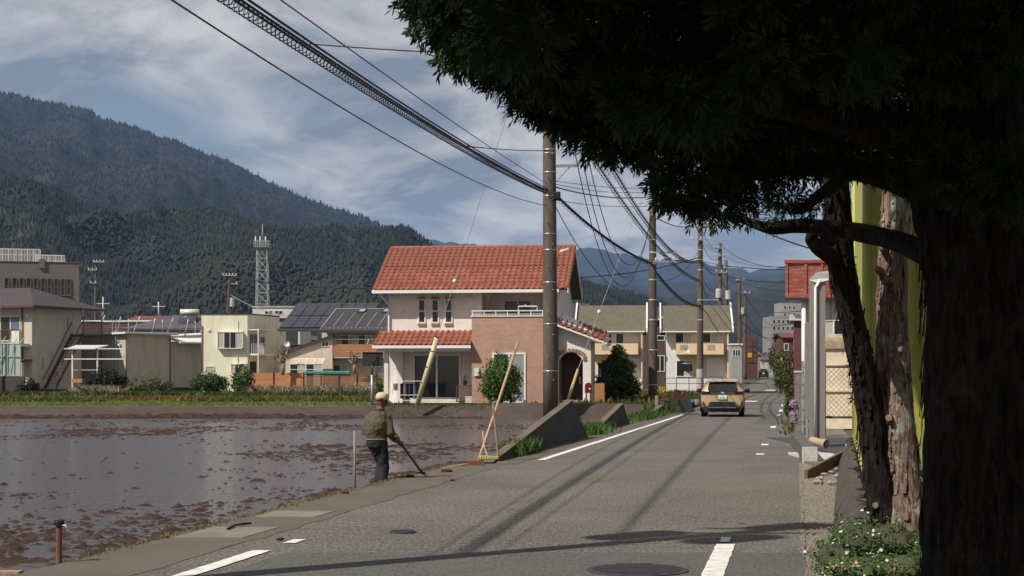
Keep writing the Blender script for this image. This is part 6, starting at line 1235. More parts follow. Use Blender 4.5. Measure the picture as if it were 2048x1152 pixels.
# flower bed
FB = empty('flower_bed', P(1755, 1150, 12.9), 0, 'bed of green creeping plants with white phlox flowers under the trunks', 'flower bed'); 
bl = [(-.30, .15, .12, .18, .35, .16), (-.10, .25, .24, .24, .40, .20), (.14, .2, .26, .25, .4, .18), (.40, .0, .14, .25, .35, .16), (-.15, -.2, .06, .28, .3, .14), (.15, -.25, .08, .28, .3, .14)]
mb = MB(); 
for b_ in bl: mb.ball(b_[:3], 1, 10, 6, (b_[3] * .85, b_[4] * .85, b_[5] * .8))
mb.build('soil', M_ground, FB); leaves('foliage', bl, 9000, .016, leafmat('phlox_leaf', (.055, .12, .025), .4, 8), FB, shell=.85, flat=.5)['kind'] = 'stuff'; leaves('white_flowers', bl, 420, .015, leafmat('phlox_petal', (.72, .66, .70), .1, 8), FB, shell=.98, flat=1.2, aspect=.9)['kind'] = 'stuff'; leaves('dry_flowers', [(-.02, -.3, .10, .4, .15, .08)], 260, .014, leafmat('dry_petal', (.42, .27, .13), .3, 8), FB, shell=.95)['kind'] = 'stuff'
mu = empty('grape_hyacinth', P(1735, 1070, 13.6), 0, 'few small violet-blue flower spikes beside the trunk base', 'flowers')
for k in range(8): x_ = random.uniform(-.14, .14); h_ = random.uniform(.0, .12); pipe(mu, 'stalk', [(x_, 0, -.25), (x_ * 1.1, 0, h_)], .004, L_bush, 5); MB().lathe([(.004, h_ - .01), (.012, h_), (.010, h_ + .025), (.003, h_ + .04)], (x_ * 1.1, 0, 0), 8).build('flower', mat('violet', (.10, .08, .42), .7, .2, 9), mu)
# hedge and shrubs along the right
def hedge(label, x, y0, y1, wpx, D, m, n, size): return shrub('roadside_shrub', label, 'shrub', x, y0, y1, wpx, D, m, n, size, 3, 'shrubs along the right roadside')
hedge('tall reddish-brown leafy shrub right of the road before the maroon house', 1583, 700, 805, 34, 78, leafmat('reddish_leaf', (.085, .075, .028), .4, 2), 2200, .07)
hedge('bright green shrub behind the reddish one at the right roadside', 1562, 692, 785, 30, 110, L_bush, 1400, .09)
hedge('dark green shrub touching the pebble-dashed gatepost', 1594, 727, 815, 26, 66, L_pine, 1600, .06)
hedge('low weedy green clump at the foot of the right hedge', 1578, 790, 832, 22, 60, leafmat('verge_green', (.055, .10, .022)), 900, .05)
hedge('small weedy clump under the pink flowers', 1588, 830, 868, 14, 46, L_bush, 500, .03)
pk = leaves('pink_flowers', [(0, 0, .0, .10, .1, .14), (.02, 0, .34, .09, .1, .12)], 380, .025, leafmat('pink_petal', (.55, .36, .58), .15, 6), kind='stuff'); pk.location = P(1585, 832, 43); tag(pk, 'hanging clump of lilac-pink flowers by the gatepost')
ft = shrub('street_tree', 'pale green leafy tree at the right side of the road end', 'tree', 1557, 680, 744, 40, 290, leafmat('pale_leaf', (.085, .115, .035), .4, 1), 2600, .26, 3)
n = 4000; rg = np.random.default_rng(9); Yg = 44 + 110 * rg.random(n); Xg = roadX(Yg, rg.normal(2.75, .22, n)); tag(blades('verge_grass', Xg, Yg, np.array([zroad(v) - .02 for v in Yg]), .22, .03, leafmat('brownish_grass', (.14, .125, .05), .4, 1)), 'thin brownish grass along the right road edge', kind='stuff')
# ================================================================== TREES OVER THE ROADSIDE
def bark(name, base, lichen, lam):
    m = bpy.data.materials.new(name); m.use_nodes = True; N = m.node_tree.nodes; L = m.node_tree.links; b = N['Principled BSDF']; b.inputs['Roughness'].default_value = .95; b.inputs['Specular IOR Level'].default_value = .15
    g = N.new('ShaderNodeNewGeometry'); mp_ = N.new('ShaderNodeMapping'); L.new(g.outputs['Position'], mp_.inputs[0]); mp_.inputs['Scale'].default_value = (1, 1, .16)
    n = N.new('ShaderNodeTexNoise'); L.new(mp_.outputs[0], n.inputs['Vector']); n.inputs['Scale'].default_value = 26; n.inputs['Detail'].default_value = 8; n.inputs['Roughness'].default_value = .65; n.inputs['Distortion'].default_value = .6
    r = N.new('ShaderNodeValToRGB'); L.new(n.outputs['Fac'], r.inputs[0]); r.color_ramp.elements[0].position = .36; r.color_ramp.elements[1].position = .66; c = Vector(base); r.color_ramp.elements[0].color = (*(c * .28), 1); r.color_ramp.elements[1].color = (*(c * 1.45), 1)
    n2 = N.new('ShaderNodeTexNoise'); L.new(g.outputs['Position'], n2.inputs['Vector']); n2.inputs['Scale'].default_value = 3.2; n2.inputs['Detail'].default_value = 9; n2.inputs['Roughness'].default_value = .72
    r2 = N.new('ShaderNodeValToRGB'); L.new(n2.outputs['Fac'], r2.inputs[0]); r2.color_ramp.elements[0].position = .56; r2.color_ramp.elements[1].position = .62; r2.color_ramp.elements[0].color = (0, 0, 0, 1); r2.color_ramp.elements[1].color = (lam,) * 3 + (1,)
    x = N.new('ShaderNodeMix'); x.data_type = 'RGBA'; L.new(r2.outputs[0], x.inputs['Factor']); L.new(r.outputs[0], x.inputs['A']); x.inputs['B'].default_value = (*lichen, 1); L.new(x.outputs['Result'], b.inputs['Base Color'])
    bp_ = N.new('ShaderNodeBump'); bp_.inputs['Strength'].default_value = 1; bp_.inputs['Distance'].default_value = .05; L.new(n.outputs['Fac'], bp_.inputs['Height']); L.new(bp_.outputs[0], b.inputs['Normal']); return m
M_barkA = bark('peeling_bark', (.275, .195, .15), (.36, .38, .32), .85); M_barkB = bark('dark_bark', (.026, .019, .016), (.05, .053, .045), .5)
def spline(pts, n):
    pts = np.array(pts, float); k = len(pts); out = []
    for t in np.linspace(0, k - 1.0001, n):
        i = int(t); f = t - i; p0, p1, p2, p3 = pts[max(i - 1, 0)], pts[i], pts[min(i + 1, k - 1)], pts[min(i + 2, k - 1)]
        out.append(.5 * ((2 * p1) + (p2 - p0) * f + (2 * p0 - 5 * p1 + 4 * p2 - p3) * f * f + (3 * p1 - p0 - 3 * p2 + p3) * f ** 3))
    return np.array(out)
def trunk(name, pts, m, parent, n=60, k=28, lump=.10, ridg=.05, seed=1):
    """pts: (x, y, z, r) in world; parent at origin offset"""
    o0 = np.array(parent.location); S_ = spline(pts, n); C = S_[:, :3] - o0; rad = S_[:, 3]; V = np.zeros((n, k, 3)); T = np.gradient(C, axis=0); T /= np.linalg.norm(T, axis=1, keepdims=True); x = np.array([1., 0, 0])
    for i in range(n):
        x = x - T[i] * x.dot(T[i]); x /= np.linalg.norm(x); y = np.cross(T[i], x); a = np.linspace(0, 2 * np.pi, k, endpoint=False)
        hgt = np.full(k, i * .35); r_ = rad[i] * (1 + lump * (fbm(np.cos(a) * 1.3 + 5, np.sin(a) * 1.3 + hgt * .35, 3, seed) - .5) * 2 + ridg * (fbm(a * 3.2, hgt * .25, 2, seed + 5) - .5) * 2)
        V[i] = C[i] + np.cos(a)[:, None] * x * r_[:, None] + np.sin(a)[:, None] * y * r_[:, None]
    F = [(i * k + j, i * k + (j + 1) % k, (i + 1) * k + (j + 1) % k, (i + 1) * k + j) for i in range(n - 1) for j in range(k)]
    return np_mesh(name, V, F, m, parent, sm=True)
def flakes(name, pts, n, m, parent, seed, s0=.05):
    """curling bark strips standing off the trunk"""
    rg = np.random.default_rng(seed); S_ = spline(pts, 80); i = rg.integers(2, 78, n); c = S_[i, :3] - np.array(parent.location); r_ = S_[i, 3]; a = rg.uniform(0, 6.283, n); d = np.stack([np.cos(a), np.sin(a), 0 * a], 1); t = np.stack([-np.sin(a), np.cos(a), 0 * a], 1)
    p = c + d * (r_ * 1.02)[:, None] + np.stack([0 * a, 0 * a, rg.uniform(-.04, .04, n)], 1); l = s0 * rg.uniform(.6, 2.4, n)[:, None]; w_ = rg.uniform(.006, .018, n)[:, None]; up = np.array([0, 0, 1.]) + t * rg.normal(scale=.15, size=(n, 1)); lift = d * rg.uniform(.004, .022, n)[:, None]
    V = np.stack([p - t * w_ - up * l + lift, p + t * w_ - up * l + lift * .6, p + t * w_ * .8 + up * l * .2, p + t * w_ * .4 + up * l, p - t * w_ * .5 + up * l, p - t * w_ + up * l * .2], 1); F = (np.arange(n) * 6)[:, None] + np.arange(6)[None]
    o = np_mesh(name, V, F, m, parent); o['kind'] = 'stuff'; return o
def sprays(name, blobs, n, m, parent, seed, size=.11, droop=.5, shell=.3, fingers=7):
    rg = np.random.default_rng(seed); B = np.array(blobs, float); vol = B[:, 3] * B[:, 4] * B[:, 5]; vol = vol ** .75; pick = rg.choice(len(B), n, p=vol / vol.sum()); b_ = B[pick]; d = rdir(n, rg); rr = shell + (1 - shell) * rg.random(n) ** .5
    c = b_[:, :3] + d * b_[:, 3:] * rr[:, None] - np.array(parent.location); ax = d * .8 + rg.normal(scale=.5, size=(n, 3)); ax[:, 2] -= droop; ax /= np.linalg.norm(ax, axis=1, keepdims=True); sd = np.cross(ax, rdir(n, rg)); sd /= np.linalg.norm(sd, axis=1, keepdims=True); nn = np.cross(ax, sd); s_ = size * rg.uniform(.6, 1.4, n); Vs = []
    for f in range(fingers):
        t = f / (fingers - 1); side = (-1) ** f; ang = side * (.75 - .5 * t) if f < fingers - 1 else 0; ang = ang + rg.normal(scale=.18, size=n); b0 = c + ax * (s_ * .55 * t)[:, None]; dr = ax * np.cos(ang)[:, None] + sd * np.sin(ang)[:, None] + nn * rg.normal(scale=.25, size=(n, 1)); ln = (s_ * rg.uniform(.38, .62, n))[:, None]; q_ = np.cross(dr, nn); w_ = (s_ * .055)[:, None] * rg.uniform(.7, 1.3, (n, 1))
        Vs.append(np.stack([b0 - q_ * w_ * .6, b0 + dr * ln * .6 - q_ * w_, b0 + dr * ln, b0 + dr * ln * .6 + q_ * w_], 1)); 
    V = np.stack(Vs, 1).reshape(-1, 3); F = np.arange(len(V)).reshape(-1, 4); o = np_mesh(name, V, F, m, parent); return o
pq = lambda x, y, r, D: (*P(x, y, D), r * D / FPX)
# ---- double-stemmed tree with peeling bark
A0 = P(1795, 1140, 13.2); TA = empty('peeling_bark_tree', (A0.x, A0.y, A0.z), 0, 'double-stemmed conifer with brown peeling bark and lichen at the lower right', 'tree')
stA = [pq(1812, 1175, 56, 13.2), pq(1808, 1120, 50, 13.2), pq(1808, 1040, 43, 13.2), pq(1800, 950, 40, 13.2), pq(1790, 850, 38, 13.2), pq(1785, 740, 34, 13.2), pq(1784, 620, 29, 13.2), pq(1786, 500, 27, 13.2), pq(1792, 390, 27, 13.2), pq(1800, 250, 25, 13.2), pq(1800, 50, 22, 13.2), pq(1790, -250, 16, 13.2)]
stB = [pq(1775, 1120, 30, 13.3), pq(1770, 1040, 32, 13.2), pq(1757, 950, 30, 13.15), pq(1738, 820, 27, 13.1), pq(1722, 720, 25, 13.0), pq(1700, 620, 25, 12.9), pq(1684, 540, 26, 12.8), pq(1676, 460, 27, 12.7), pq(1672, 380, 26, 12.6), pq(1664, 290, 24, 12.5), pq(1640, 150, 22, 12.4), pq(1600, -100, 16, 12.3)]
trunk('trunk', stA, M_barkA, TA, 110, 40, .16, .12, 2); trunk('second_stem', stB, M_barkB, TA, 90, 32, .16, .10, 8)
flakes('bark_strips', stA, 900, M_barkA, TA, 3); flakes('bark_strips', stB, 500, M_barkB, TA, 4)
M_cut = mat('cut_wood', (.22, .155, .10), .9, .2, 30)
for (x_, y_, D_) in ((1764, 497, 12.98), (1756, 541, 12.98), (1760, 545, 13.0), (1775, 560, 12.95), (1757, 740, 12.98), (1778, 838, 12.95), (1752, 1012, 13.0), (1808, 1098, 12.9), (1812, 1036, 12.95), (1800, 700, 12.98)):
    p_ = Vector(P(x_, y_, D_ + .085)) - TA.location; st_ = MB().tube([p_ + Vector((.03, .06, 0)), p_ + Vector((-.012, -.035, .01))], [.036, .026], 10).build('branch_stub', M_barkA, TA); MB().tube([p_ + Vector((-.011, -.033, .01)), p_ + Vector((-.013, -.039, .01))], [.018, .017], 9).build('cut_face', M_cut, st_)
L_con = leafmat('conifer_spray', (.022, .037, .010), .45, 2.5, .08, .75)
up = [(2.4, 14.2, 6.6, 1.5, 1.6, 1.2), (4.2, 14.6, 6.9, 1.6, 1.7, 1.3), (3.2, 16.0, 7.0, 1.8, 1.5, 1.4), (5.3, 15.4, 6.4, 1.4, 1.6, 1.2), (3.6, 14.4, 8.4, 1.6, 1.6, 1.5), (2.0, 15.6, 6.0, 1.0, 1.2, .9), (4.6, 13.6, 5.6, .9, .8, .6), (1.9, 15.2, 6.4, 1.2, 1.1, 1.0), (1.2, 14.6, 7.3, 1.2, 1.1, 1.0), (2.7, 15.9, 5.7, 1.2, 1.0, .7), (1.8, 15.6, 7.6, 1.3, 1.2, 1.0), (3.4, 15.8, 5.4, 1.0, .8, .5)]
sprays('crown', up, 17000, L_con, TA, 15, .37, .3, .2, 4)  # unseen foliage above the view, blobs placed to shade the yellow sheet
# ---- big dark tree whose crown hangs over the road
B0 = P(1985, 1150, 9.6); TB = empty('overhanging_conifer', (B0.x, B0.y, 0), 0, 'huge dark conifer at the right edge whose crown hangs over the road', 'tree')
trB = [pq(2005, 1330, 175, 9.6), pq(1995, 1150, 150, 9.6), pq(1985, 950, 135, 9.6), pq(1978, 750, 128, 9.6), pq(1968, 560, 122, 9.6), pq(1950, 400, 118, 9.6), pq(1930, 250, 110, 9.6), pq(1915, 50, 100, 9.6), pq(1900, -300, 80, 9.6), pq(1890, -700, 40, 9.6)]
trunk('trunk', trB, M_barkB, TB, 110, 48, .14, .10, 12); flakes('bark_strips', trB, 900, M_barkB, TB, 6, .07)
def limb(pts, seed): return trunk('limb', [pq(*p) for p in pts], M_barkB, TB, 44, 14, .18, .08, seed)
limb([(1950, 545, 45, 9.8), (1850, 505, 27, 10.2), (1780, 478, 21, 10.6), (1710, 464, 17, 11.0), (1650, 455, 14, 11.1), (1590, 452, 14, 11.2), (1540, 456, 12, 11.2), (1485, 440, 8, 11.2), (1440, 432, 5, 11.2)], 21)
limb([(1660, 480, 14, 12.2), (1640, 462, 12, 11.9), (1622, 472, 10, 11.6), (1632, 490, 16, 12.3), (1672, 520, 18, 12.75)], 22)
limb([(1930, 420, 60, 9.7), (1840, 372, 40, 10.0), (1740, 340, 30, 10.3), (1640, 332, 22, 10.5), (1540, 340, 15, 10.6), (1440, 372, 9, 10.6), (1380, 390, 6, 10.5)], 23)
limb([(1925, 330, 70, 9.6), (1800, 270, 44, 9.4), (1650, 230, 34, 9.3), (1500, 190, 26, 9.2), (1350, 110, 22, 9.2), (1200, 130, 15, 9.3), (1080, 170, 9, 9.4)], 24)
limb([(1915, 150, 75, 9.6), (1750, 60, 50, 9.2), (1500, -20, 36, 8.9), (1250, 0, 24, 8.9), (1000, 40, 14, 9.2), (880, 30, 7, 9.4)], 25)
limb([(1700, 345, 14, 10.4), (1640, 390, 12, 10.7), (1600, 420, 9, 10.9), (1560, 410, 6, 11.0)], 26)
cl = []
def C_(x, y, r, D, f=.8): p_ = P(x, y, D); rr = r * D / FPX; cl.append((p_.x, p_.y, p_.z, rr, rr * 1.3, rr * f))
for a in ((838, -8, 42, 9.5), (880, 40, 48, 9.5), (925, 70, 55, 9.6), (905, 105, 35, 9.5), (965, 110, 62, 9.5), (1015, 150, 55, 9.5), (1060, 185, 55, 9.4), (1110, 215, 55, 9.4), (1150, 235, 55, 9.3), (1200, 262, 58, 9.2), (1240, 285, 52, 9.2), (1290, 275, 50, 9.3), (1345, 365, 38, 10.2), (1375, 390, 42, 10.3), (1340, 330, 40, 10.0), (1415, 380, 45, 10.3), (1460, 350, 50, 10.4), (1400, 320, 60, 10.0), (1500, 385, 34, 10.5), (1530, 330, 50, 10.5), (1580, 330, 40, 10.6), (1610, 290, 45, 10.5), (1470, 410, 25, 10.4), (1580, 392, 24, 10.8), (1630, 400, 20, 10.9), (1440, 250, 70, 9.6), (1510, 250, 70, 9.8), (1570, 250, 60, 10.0), (1630, 240, 60, 10.1), (1480, 300, 55, 10.1), (1550, 290, 50, 10.3), (1690, 250, 60, 9.9), (1760, 250, 60, 9.8), (1370, 270, 60, 9.6), (1310, 310, 40, 9.6), (1700, 310, 40, 10.2), (1640, 320, 36, 10.4), (1660, 190, 60, 9.6), (1840, 300, 60, 9.2), (1790, 330, 45, 9.8), (1900, 330, 60, 8.9), (1960, 360, 70, 8.8), (2030, 360, 80, 8.8), (1440, 425, 24, 11.1), (1490, 428, 20, 11.2), (1400, 420, 28, 10.7), (1545, 438, 16, 11.2), (1560, 405, 22, 11.0), (1610, 415, 18, 11.0), (1330, 390, 28, 10.3), (1250, 240, 60, 9.6), (1120, 150, 70, 9.8), (1000, 90, 60, 9.8), (1190, 200, 70, 9.8), (1330, 210, 80, 9.9), (1430, 190, 80, 10.0), (1540, 190, 80, 10.1), (1640, 160, 80, 10.0), (1740, 190, 70, 10.0)): C_(*a)
rgi = random.Random(5)
for yy in range(-330, 290, 75):
    for xx in range(880, 2130, 80):
        lim = np.interp(xx, [780, 850, 940, 1020, 1090, 1170, 1250, 1330, 1500, 1660, 1800, 2100], [-30, 40, 100, 130, 185, 225, 262, 265, 255, 235, 230, 235])
        if yy < lim - 60: C_(xx + rgi.uniform(-30, 30), yy + rgi.uniform(-25, 25), 85, rgi.uniform(7.6, 9.6), .75)
for yy in range(300, 460, 55):
    for xx in range(1900, 2140, 70): C_(xx, yy, 50, 10.4)
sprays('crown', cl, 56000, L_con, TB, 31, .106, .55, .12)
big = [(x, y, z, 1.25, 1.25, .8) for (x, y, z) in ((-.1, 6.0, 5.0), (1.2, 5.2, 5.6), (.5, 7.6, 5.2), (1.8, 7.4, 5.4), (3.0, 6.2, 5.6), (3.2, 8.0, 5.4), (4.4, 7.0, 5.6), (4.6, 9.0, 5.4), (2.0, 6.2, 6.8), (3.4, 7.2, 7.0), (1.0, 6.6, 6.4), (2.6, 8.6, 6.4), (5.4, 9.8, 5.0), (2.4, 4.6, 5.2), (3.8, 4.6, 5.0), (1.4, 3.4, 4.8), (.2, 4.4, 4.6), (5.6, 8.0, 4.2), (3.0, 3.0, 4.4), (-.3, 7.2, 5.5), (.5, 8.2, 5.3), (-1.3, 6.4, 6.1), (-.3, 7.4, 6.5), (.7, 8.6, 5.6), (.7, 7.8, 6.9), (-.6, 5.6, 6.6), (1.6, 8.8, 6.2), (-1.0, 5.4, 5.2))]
sprays('shading_upper_crown', big, 26000, L_con, TB, 41, .37, .3, .1, 4)  # unseen mass overhead, added to keep sun off the hanging crown

# ================================================================== UTILITY POLES AND LINES
POLE = {}
def upole(key, x, D, y0, y1, r0px, r1px, label, zb=None, lean=0):
    a, b = P(x, y0, D), P(x + lean, y1, D); o = empty('utility_pole', a, 0, label, 'utility pole', 'utility poles'); s_ = FPX / D; POLE[key] = o; d = b - a
    pts = [d * (k / 10) for k in range(11)]; pts[0] = Vector((0, 0, -.6)); MB().tube(pts, [lerp(r0px, r1px, k / 10) / s_ for k in range(11)], 20).build('shaft', M_conc, o, sm=True)
    def at(y): t = (y0 - y) / (y0 - y1); return d * t, lerp(r0px, r1px, t) / s_
    o_at = at; return o, at, s_
def band(o, at, y, m=M_steel, h=.035): p_, r_ = at(y); MB().lathe([(r_ + .012, -h / 2), (r_ + .02, 0), (r_ + .012, h / 2)], p_, 18, cap=False).build('band', m, o)
def xarm(o, at, y, x0, x1, s_, t=.09, dy=-.12, ins=3):
    p_, r_ = at(y); mb = MB(); mb.bar(p_ + Vector((x0 / s_, dy - r_, 0)), p_ + Vector((x1 / s_, dy - r_, 0)), t); ar = mb.build('crossarm', M_steel, o)
    for k in range(ins):
        q_ = p_ + Vector((lerp(x0, x1, (k + .15) / max(1, ins - .7)) / s_, dy - r_, t / 2)); MB().lathe([(.03, 0), (.075, .05), (.04, .09), (.07, .14), (.025, .19)], q_, 10).build('insulator', mat('porcelain', (.62, .62, .60), .25, .05, 5), ar)
    return ar
def transformer(o, at, y, dx_, s_):
    p_, r_ = at(y); c_ = p_ + Vector((dx_ / s_, -.1, 0)); MB().lathe([(.05, -.48), (.28, -.46), (.30, -.42), (.30, .40), (.26, .46), (.05, .48)], c_, 16).build('transformer', mat('transformer_grey', (.42, .43, .42), .5, .08, 4), o, sm=False)
o, at, s_ = upole('p1', 1101, 73.2, 806, -70, 15, 11.5, 'thick brown concrete utility pole in front of the brick house', lean=-4)
for y_ in (300, 307, 345, 392, 468, 500, 565, 648, 742): band(o, at, y_)
for k in range(11): p_, r_ = at(760 - k * 45); pipe(o, 'step_bolt', [p_ + Vector((r_ * .3 * (-1) ** k, -r_ * .9, 0)), p_ + Vector((r_ * .45 * (-1) ** k, -r_ - .16, 0))], .018, M_steel, 6)
p_, r_ = at(333); mb = MB(); mb.bar(p_ + Vector((0, -.1, 0)), p_ + Vector((76 / s_, -.1, .05)), .12); mb.build('arm', M_steel, o); mb = MB(); mb.bar(p_ + Vector((.2, -.1, -36 / s_)), p_ + Vector((42 / s_, -.1, .0)), .05); mb.build('arm_brace', M_steel, o)
p_, r_ = at(392); mb = MB(); mb.box(p_.x + .2, p_.x + .5, -.3, .1, p_.z - .2, p_.z + .18); mb.build('cable_closure', M_black, o, bevel=.05)
SL = empty('street_lamp', P(1117, 504, 73), 0, 'white street lamp head clamped to the thick brown pole', 'street lamp'); mb = MB(); mb.bar((0, 0, .0), (.12, 0, .04), .05); mb.build('bracket', M_steel, SL); mb = MB(); mb.prism([(.05, -.06, -.03), (.46, -.05, .14), (.46, -.05, .19), (.08, -.06, .1)], (0, .14, 0)); mb.build('lamp_head', mat('lamp_white', (.78, .78, .76), .3, .04, 5), SL)
o, at, s_ = upole('p2', 1306, 91, 810, 335, 9.5, 6, 'second utility pole, rising beside the green verge', lean=-1)
for y_ in (400, 430, 480, 505, 528, 560, 600, 640, 700, 770): band(o, at, y_, h=.08)
xarm(o, at, 352, -4, 18, s_, ins=2); xarm(o, at, 506, 0, 48, s_, ins=0); xarm(o, at, 524, 0, 46, s_, ins=2); SL2 = empty('street_lamp', P(1312, 640, 91), 0, 'white street lamp head on the pole between the apartments', 'street lamp'); mb = MB(); mb.prism([(.05, -.06, -.03), (.40, -.05, .14), (.40, -.05, .2), (.05, -.06, .06)], (0, .14, 0)); mb.build('lamp_head', MATS['lamp_white'], SL2)
o, at, s_ = upole('p3', 1400, 124, 790, 450, 7.2, 4.6, 'third utility pole with a pale sleeve at its foot', lean=1)
p_, r_ = at(790); q_, r2 = at(738); MB().tube([p_ + Vector((0, 0, .3)), q_], [r_ + .02, r2 + .02], 18).build('sleeve', mat('pale_sleeve', (.36, .34, .31), .7, .1, 5), o)
xarm(o, at, 455, -20, 20, s_, ins=3); xarm(o, at, 480, -20, 20, s_, ins=3); xarm(o, at, 600, -2, 36, s_, ins=0)
for y_ in (500, 520, 540, 600, 640): band(o, at, y_, h=.1)
o, at, s_ = upole('p4', 1440, 160, 775, 486, 5.2, 3.6, 'transformer pole standing left of its twin down the road'); xarm(o, at, 497, -14, 16, s_, ins=4); xarm(o, at, 512, -12, 16, s_, ins=4); xarm(o, at, 545, -10, 14, s_, ins=3); transformer(o, at, 587, -3, s_); 
o, at, s_ = upole('p5', 1452, 166, 775, 520, 5.0, 3.4, 'slimmer twin pole with a grey transformer just right of its neighbour'); transformer(o, at, 590, 4, s_); xarm(o, at, 536, -6, 30, s_, ins=3)
o, at, s_ = upole('p6', 1479, 205, 765, 552, 4.2, 3, 'far pole carrying the round red traffic sign'); xarm(o, at, 560, -8, 10, s_, ins=2)
o, at, s_ = upole('p7', 1490, 235, 762, 580, 4, 2.8, 'furthest clear pole before the orange panel building'); xarm(o, at, 586, -10, 10, s_, ins=3); transformer(o, at, 622, -5, s_)
o, at, s_ = upole('p8', 191, 185, 660, 520, 2.8, 2.0, 'slim pole above the long brown shed on the left'); xarm(o, at, 524, -4, 18, s_, ins=4); xarm(o, at, 540, -14, 4, s_, ins=3); xarm(o, at, 566, -10, 3, s_, ins=2)
o, at, s_ = upole('p9', 455, 165, 645, 547, 3, 2.2, 'leaning pole of the pair above the flat-roofed house', lean=5); xarm(o, at, 551, -14, 14, s_, ins=5)
o, at, s_ = upole('p10', 461, 168, 645, 552, 2.4, 1.8, 'upright pole of the pair above the flat-roofed house', lean=1); xarm(o, at, 568, -3, 14, s_, ins=2); transformer(o, at, 605, 3, s_)
p0 = Vector((-5.3, 10.6, -.05)); o = empty('utility_pole', p0, 0, 'near utility pole just left of the view, its shadow crossing the road', 'utility pole', 'utility poles'); MB().tube([(0, 0, -.3), (0, 0, 6), (0, 0, 12.2)], [.19, .16, .13], 18).build('shaft', M_conc, o, sm=True); mb = MB(); mb.bar((-.9, 0, 11.2), (.9, 0, 11.2), .09); mb.build('crossarm', M_steel, o); mb = MB(); mb.bar((-.9, 0, 10.3), (.9, 0, 10.3), .09); mb.build('crossarm', M_steel, o)
for dx_, dy_, z_ in ((.45, -.2, 9.6), (-.4, .25, 9.5), (.2, .35, 11.0)): MB().lathe([(.05, -.45), (.27, -.42), (.28, .4), (.05, .46)], (dx_, dy_, z_), 14).build('transformer', mat('transformer_grey', (.42, .43, .42), .5, .08, 4), o)

def cat_pts(a, b, sag, n=26): a = Vector(a); b = Vector(b); return [lerp(a, b, k / n) - Vector((0, 0, sag * 4 * (k / n) * (1 - k / n))) for k in range(n + 1)]
def wire(label, a, b, sag, r, group='overhead wires', m=M_cable, n=26):
    a = Vector(a); pts = [p_ - a for p_ in cat_pts(a, b, sag, n)]; mb = MB(); mb.tube(pts, r, 6); o = mb.build('overhead_wire', m, None, sm=True, fix=False); o.location = a; return tag(o, label, 'wire', group)
def bundle(label, a, b, sag, r, cables, pitch, rs):
    a = Vector(a); o = empty('cable_bundle', a, 0, label, 'cable', 'spiral wrapped cable bundles'); pts = [p_ - a for p_ in cat_pts(a, b, sag, 60)]
    for k, (dx_, dz_) in enumerate(cables): MB().tube([p_ + Vector((dx_, 0, dz_)) for p_ in pts], r, 6).build('cable', M_cable, o, sm=True, fix=False)
    L_ = sum((pts[i + 1] - pts[i]).length for i in range(60)); turns = int(L_ / pitch); n = turns * 7; mb = MB(); hp_ = []
    for i in range(n + 1):
        t = i / n * 60; j = min(59, int(t)); c_ = lerp(pts[j], pts[j + 1], t - j); ang = 2 * math.pi * i / 7; hp_.append(c_ + Vector((rs * math.cos(ang), 0, rs * math.sin(ang) - rs * .5)))
    mb.tube(hp_, .006 + rs * .04, 4); mb.build('spiral_hanger', M_cable, o, fix=False); return o
bundle('thick spiral-wrapped cable bundle sweeping from the upper left to the thick pole', p0 + Vector((0, 0, 6.5)), P(1092, 381, 73.1), .30, .021, ((0, 0), (.05, .03), (.06, .10)), .26, .10)
wire('long single wire from the top left edge to the thick pole below the bundle', p0 + Vector((0, 0, 6.2)), P(1092, 411, 73.1), .62, .013)
bundle('spiral-wrapped cable passing behind the dark crown left edge', p0 + Vector((.3, 0, 8.05)), P(1098, 250, 73.1), .1, .014, ((0, 0), (.04, .03)), .26, .07)
wire('thin line just above the thick cable bundle', p0 + Vector((.2, 0, 6.75)), P(1095, 368, 73.1), .15, .012)
wire('short level wire from the cable bundle into the crown near the top', P(622, 88, 28.6), P(1500, 112, 26), .10, .012); MB().tube([P(612 + 9 * math.cos(t), 90 - 12 * math.sin(t) * (t < 4), 28.6) for t in np.linspace(0, 5.5, 14)], .010, 5).build('wire_loop', M_cable); tag(bpy.context.scene.objects['wire_loop'], 'small wire loop where the level wire meets the bundle', 'wire', 'overhead wires')
wire('short wire from the bundle to the upper bands of the thick pole', P(930, 292, 46.5), P(1094, 301, 73), .05, .018)
wire('lowest drop wire from the thick pole to the apartment roof', P(1112, 415, 73), P(1275, 578, 118), 1.4, .022)
bundle('twisted cable from the thick pole down to the second pole', P(1118, 398, 73), P(1305, 529, 91), .35, .032, ((0, 0), (.04, .05)), .5, .08)
for k, (ya, yb, sg) in enumerate(((374, 393, .25), (362, 377, .1), (368, 383, .2), (400, 412, .15))): wire('%s straight wire between the thick pole and second pole' % ['thickest', 'uppermost', 'middle', 'lowest'][k], P(1110, ya, 73), P(1304, yb, 91), sg, .03 if k == 0 else .014)
wire('wire from the red-roof house eaves across behind the poles', P(1143, 556, 92), P(1400, 514, 124), .3, .035)
for k in range(3): wire('%s of three loose wires drooping from the crown to the second pole' % ['left', 'middle', 'right'][k], P(1148 + k * 12, 296, 58), P(1303, 425 + k * 6, 91), [4.6, 4.1, 3.4][k], .018)
bundle('left spiral-wrapped cable dropping from the crown to the third pole', P(1188, 318, 56), P(1399, 560, 124), .8, .03, ((0, 0),), .7, .10); bundle('right spiral-wrapped cable dropping from the crown to the third pole', P(1218, 322, 56), P(1399, 520, 124), 1.2, .03, ((0, 0),), .7, .10)
bundle('twisted cable from the second pole to the third pole', P(1308, 541, 91), P(1399, 612, 124), .5, .035, ((0, 0), (.05, .05)), .6, .08)
k = 0; names = ['first', 'second', 'third', 'fourth', 'fifth', 'sixth', 'seventh', 'eighth', 'ninth', 'tenth']
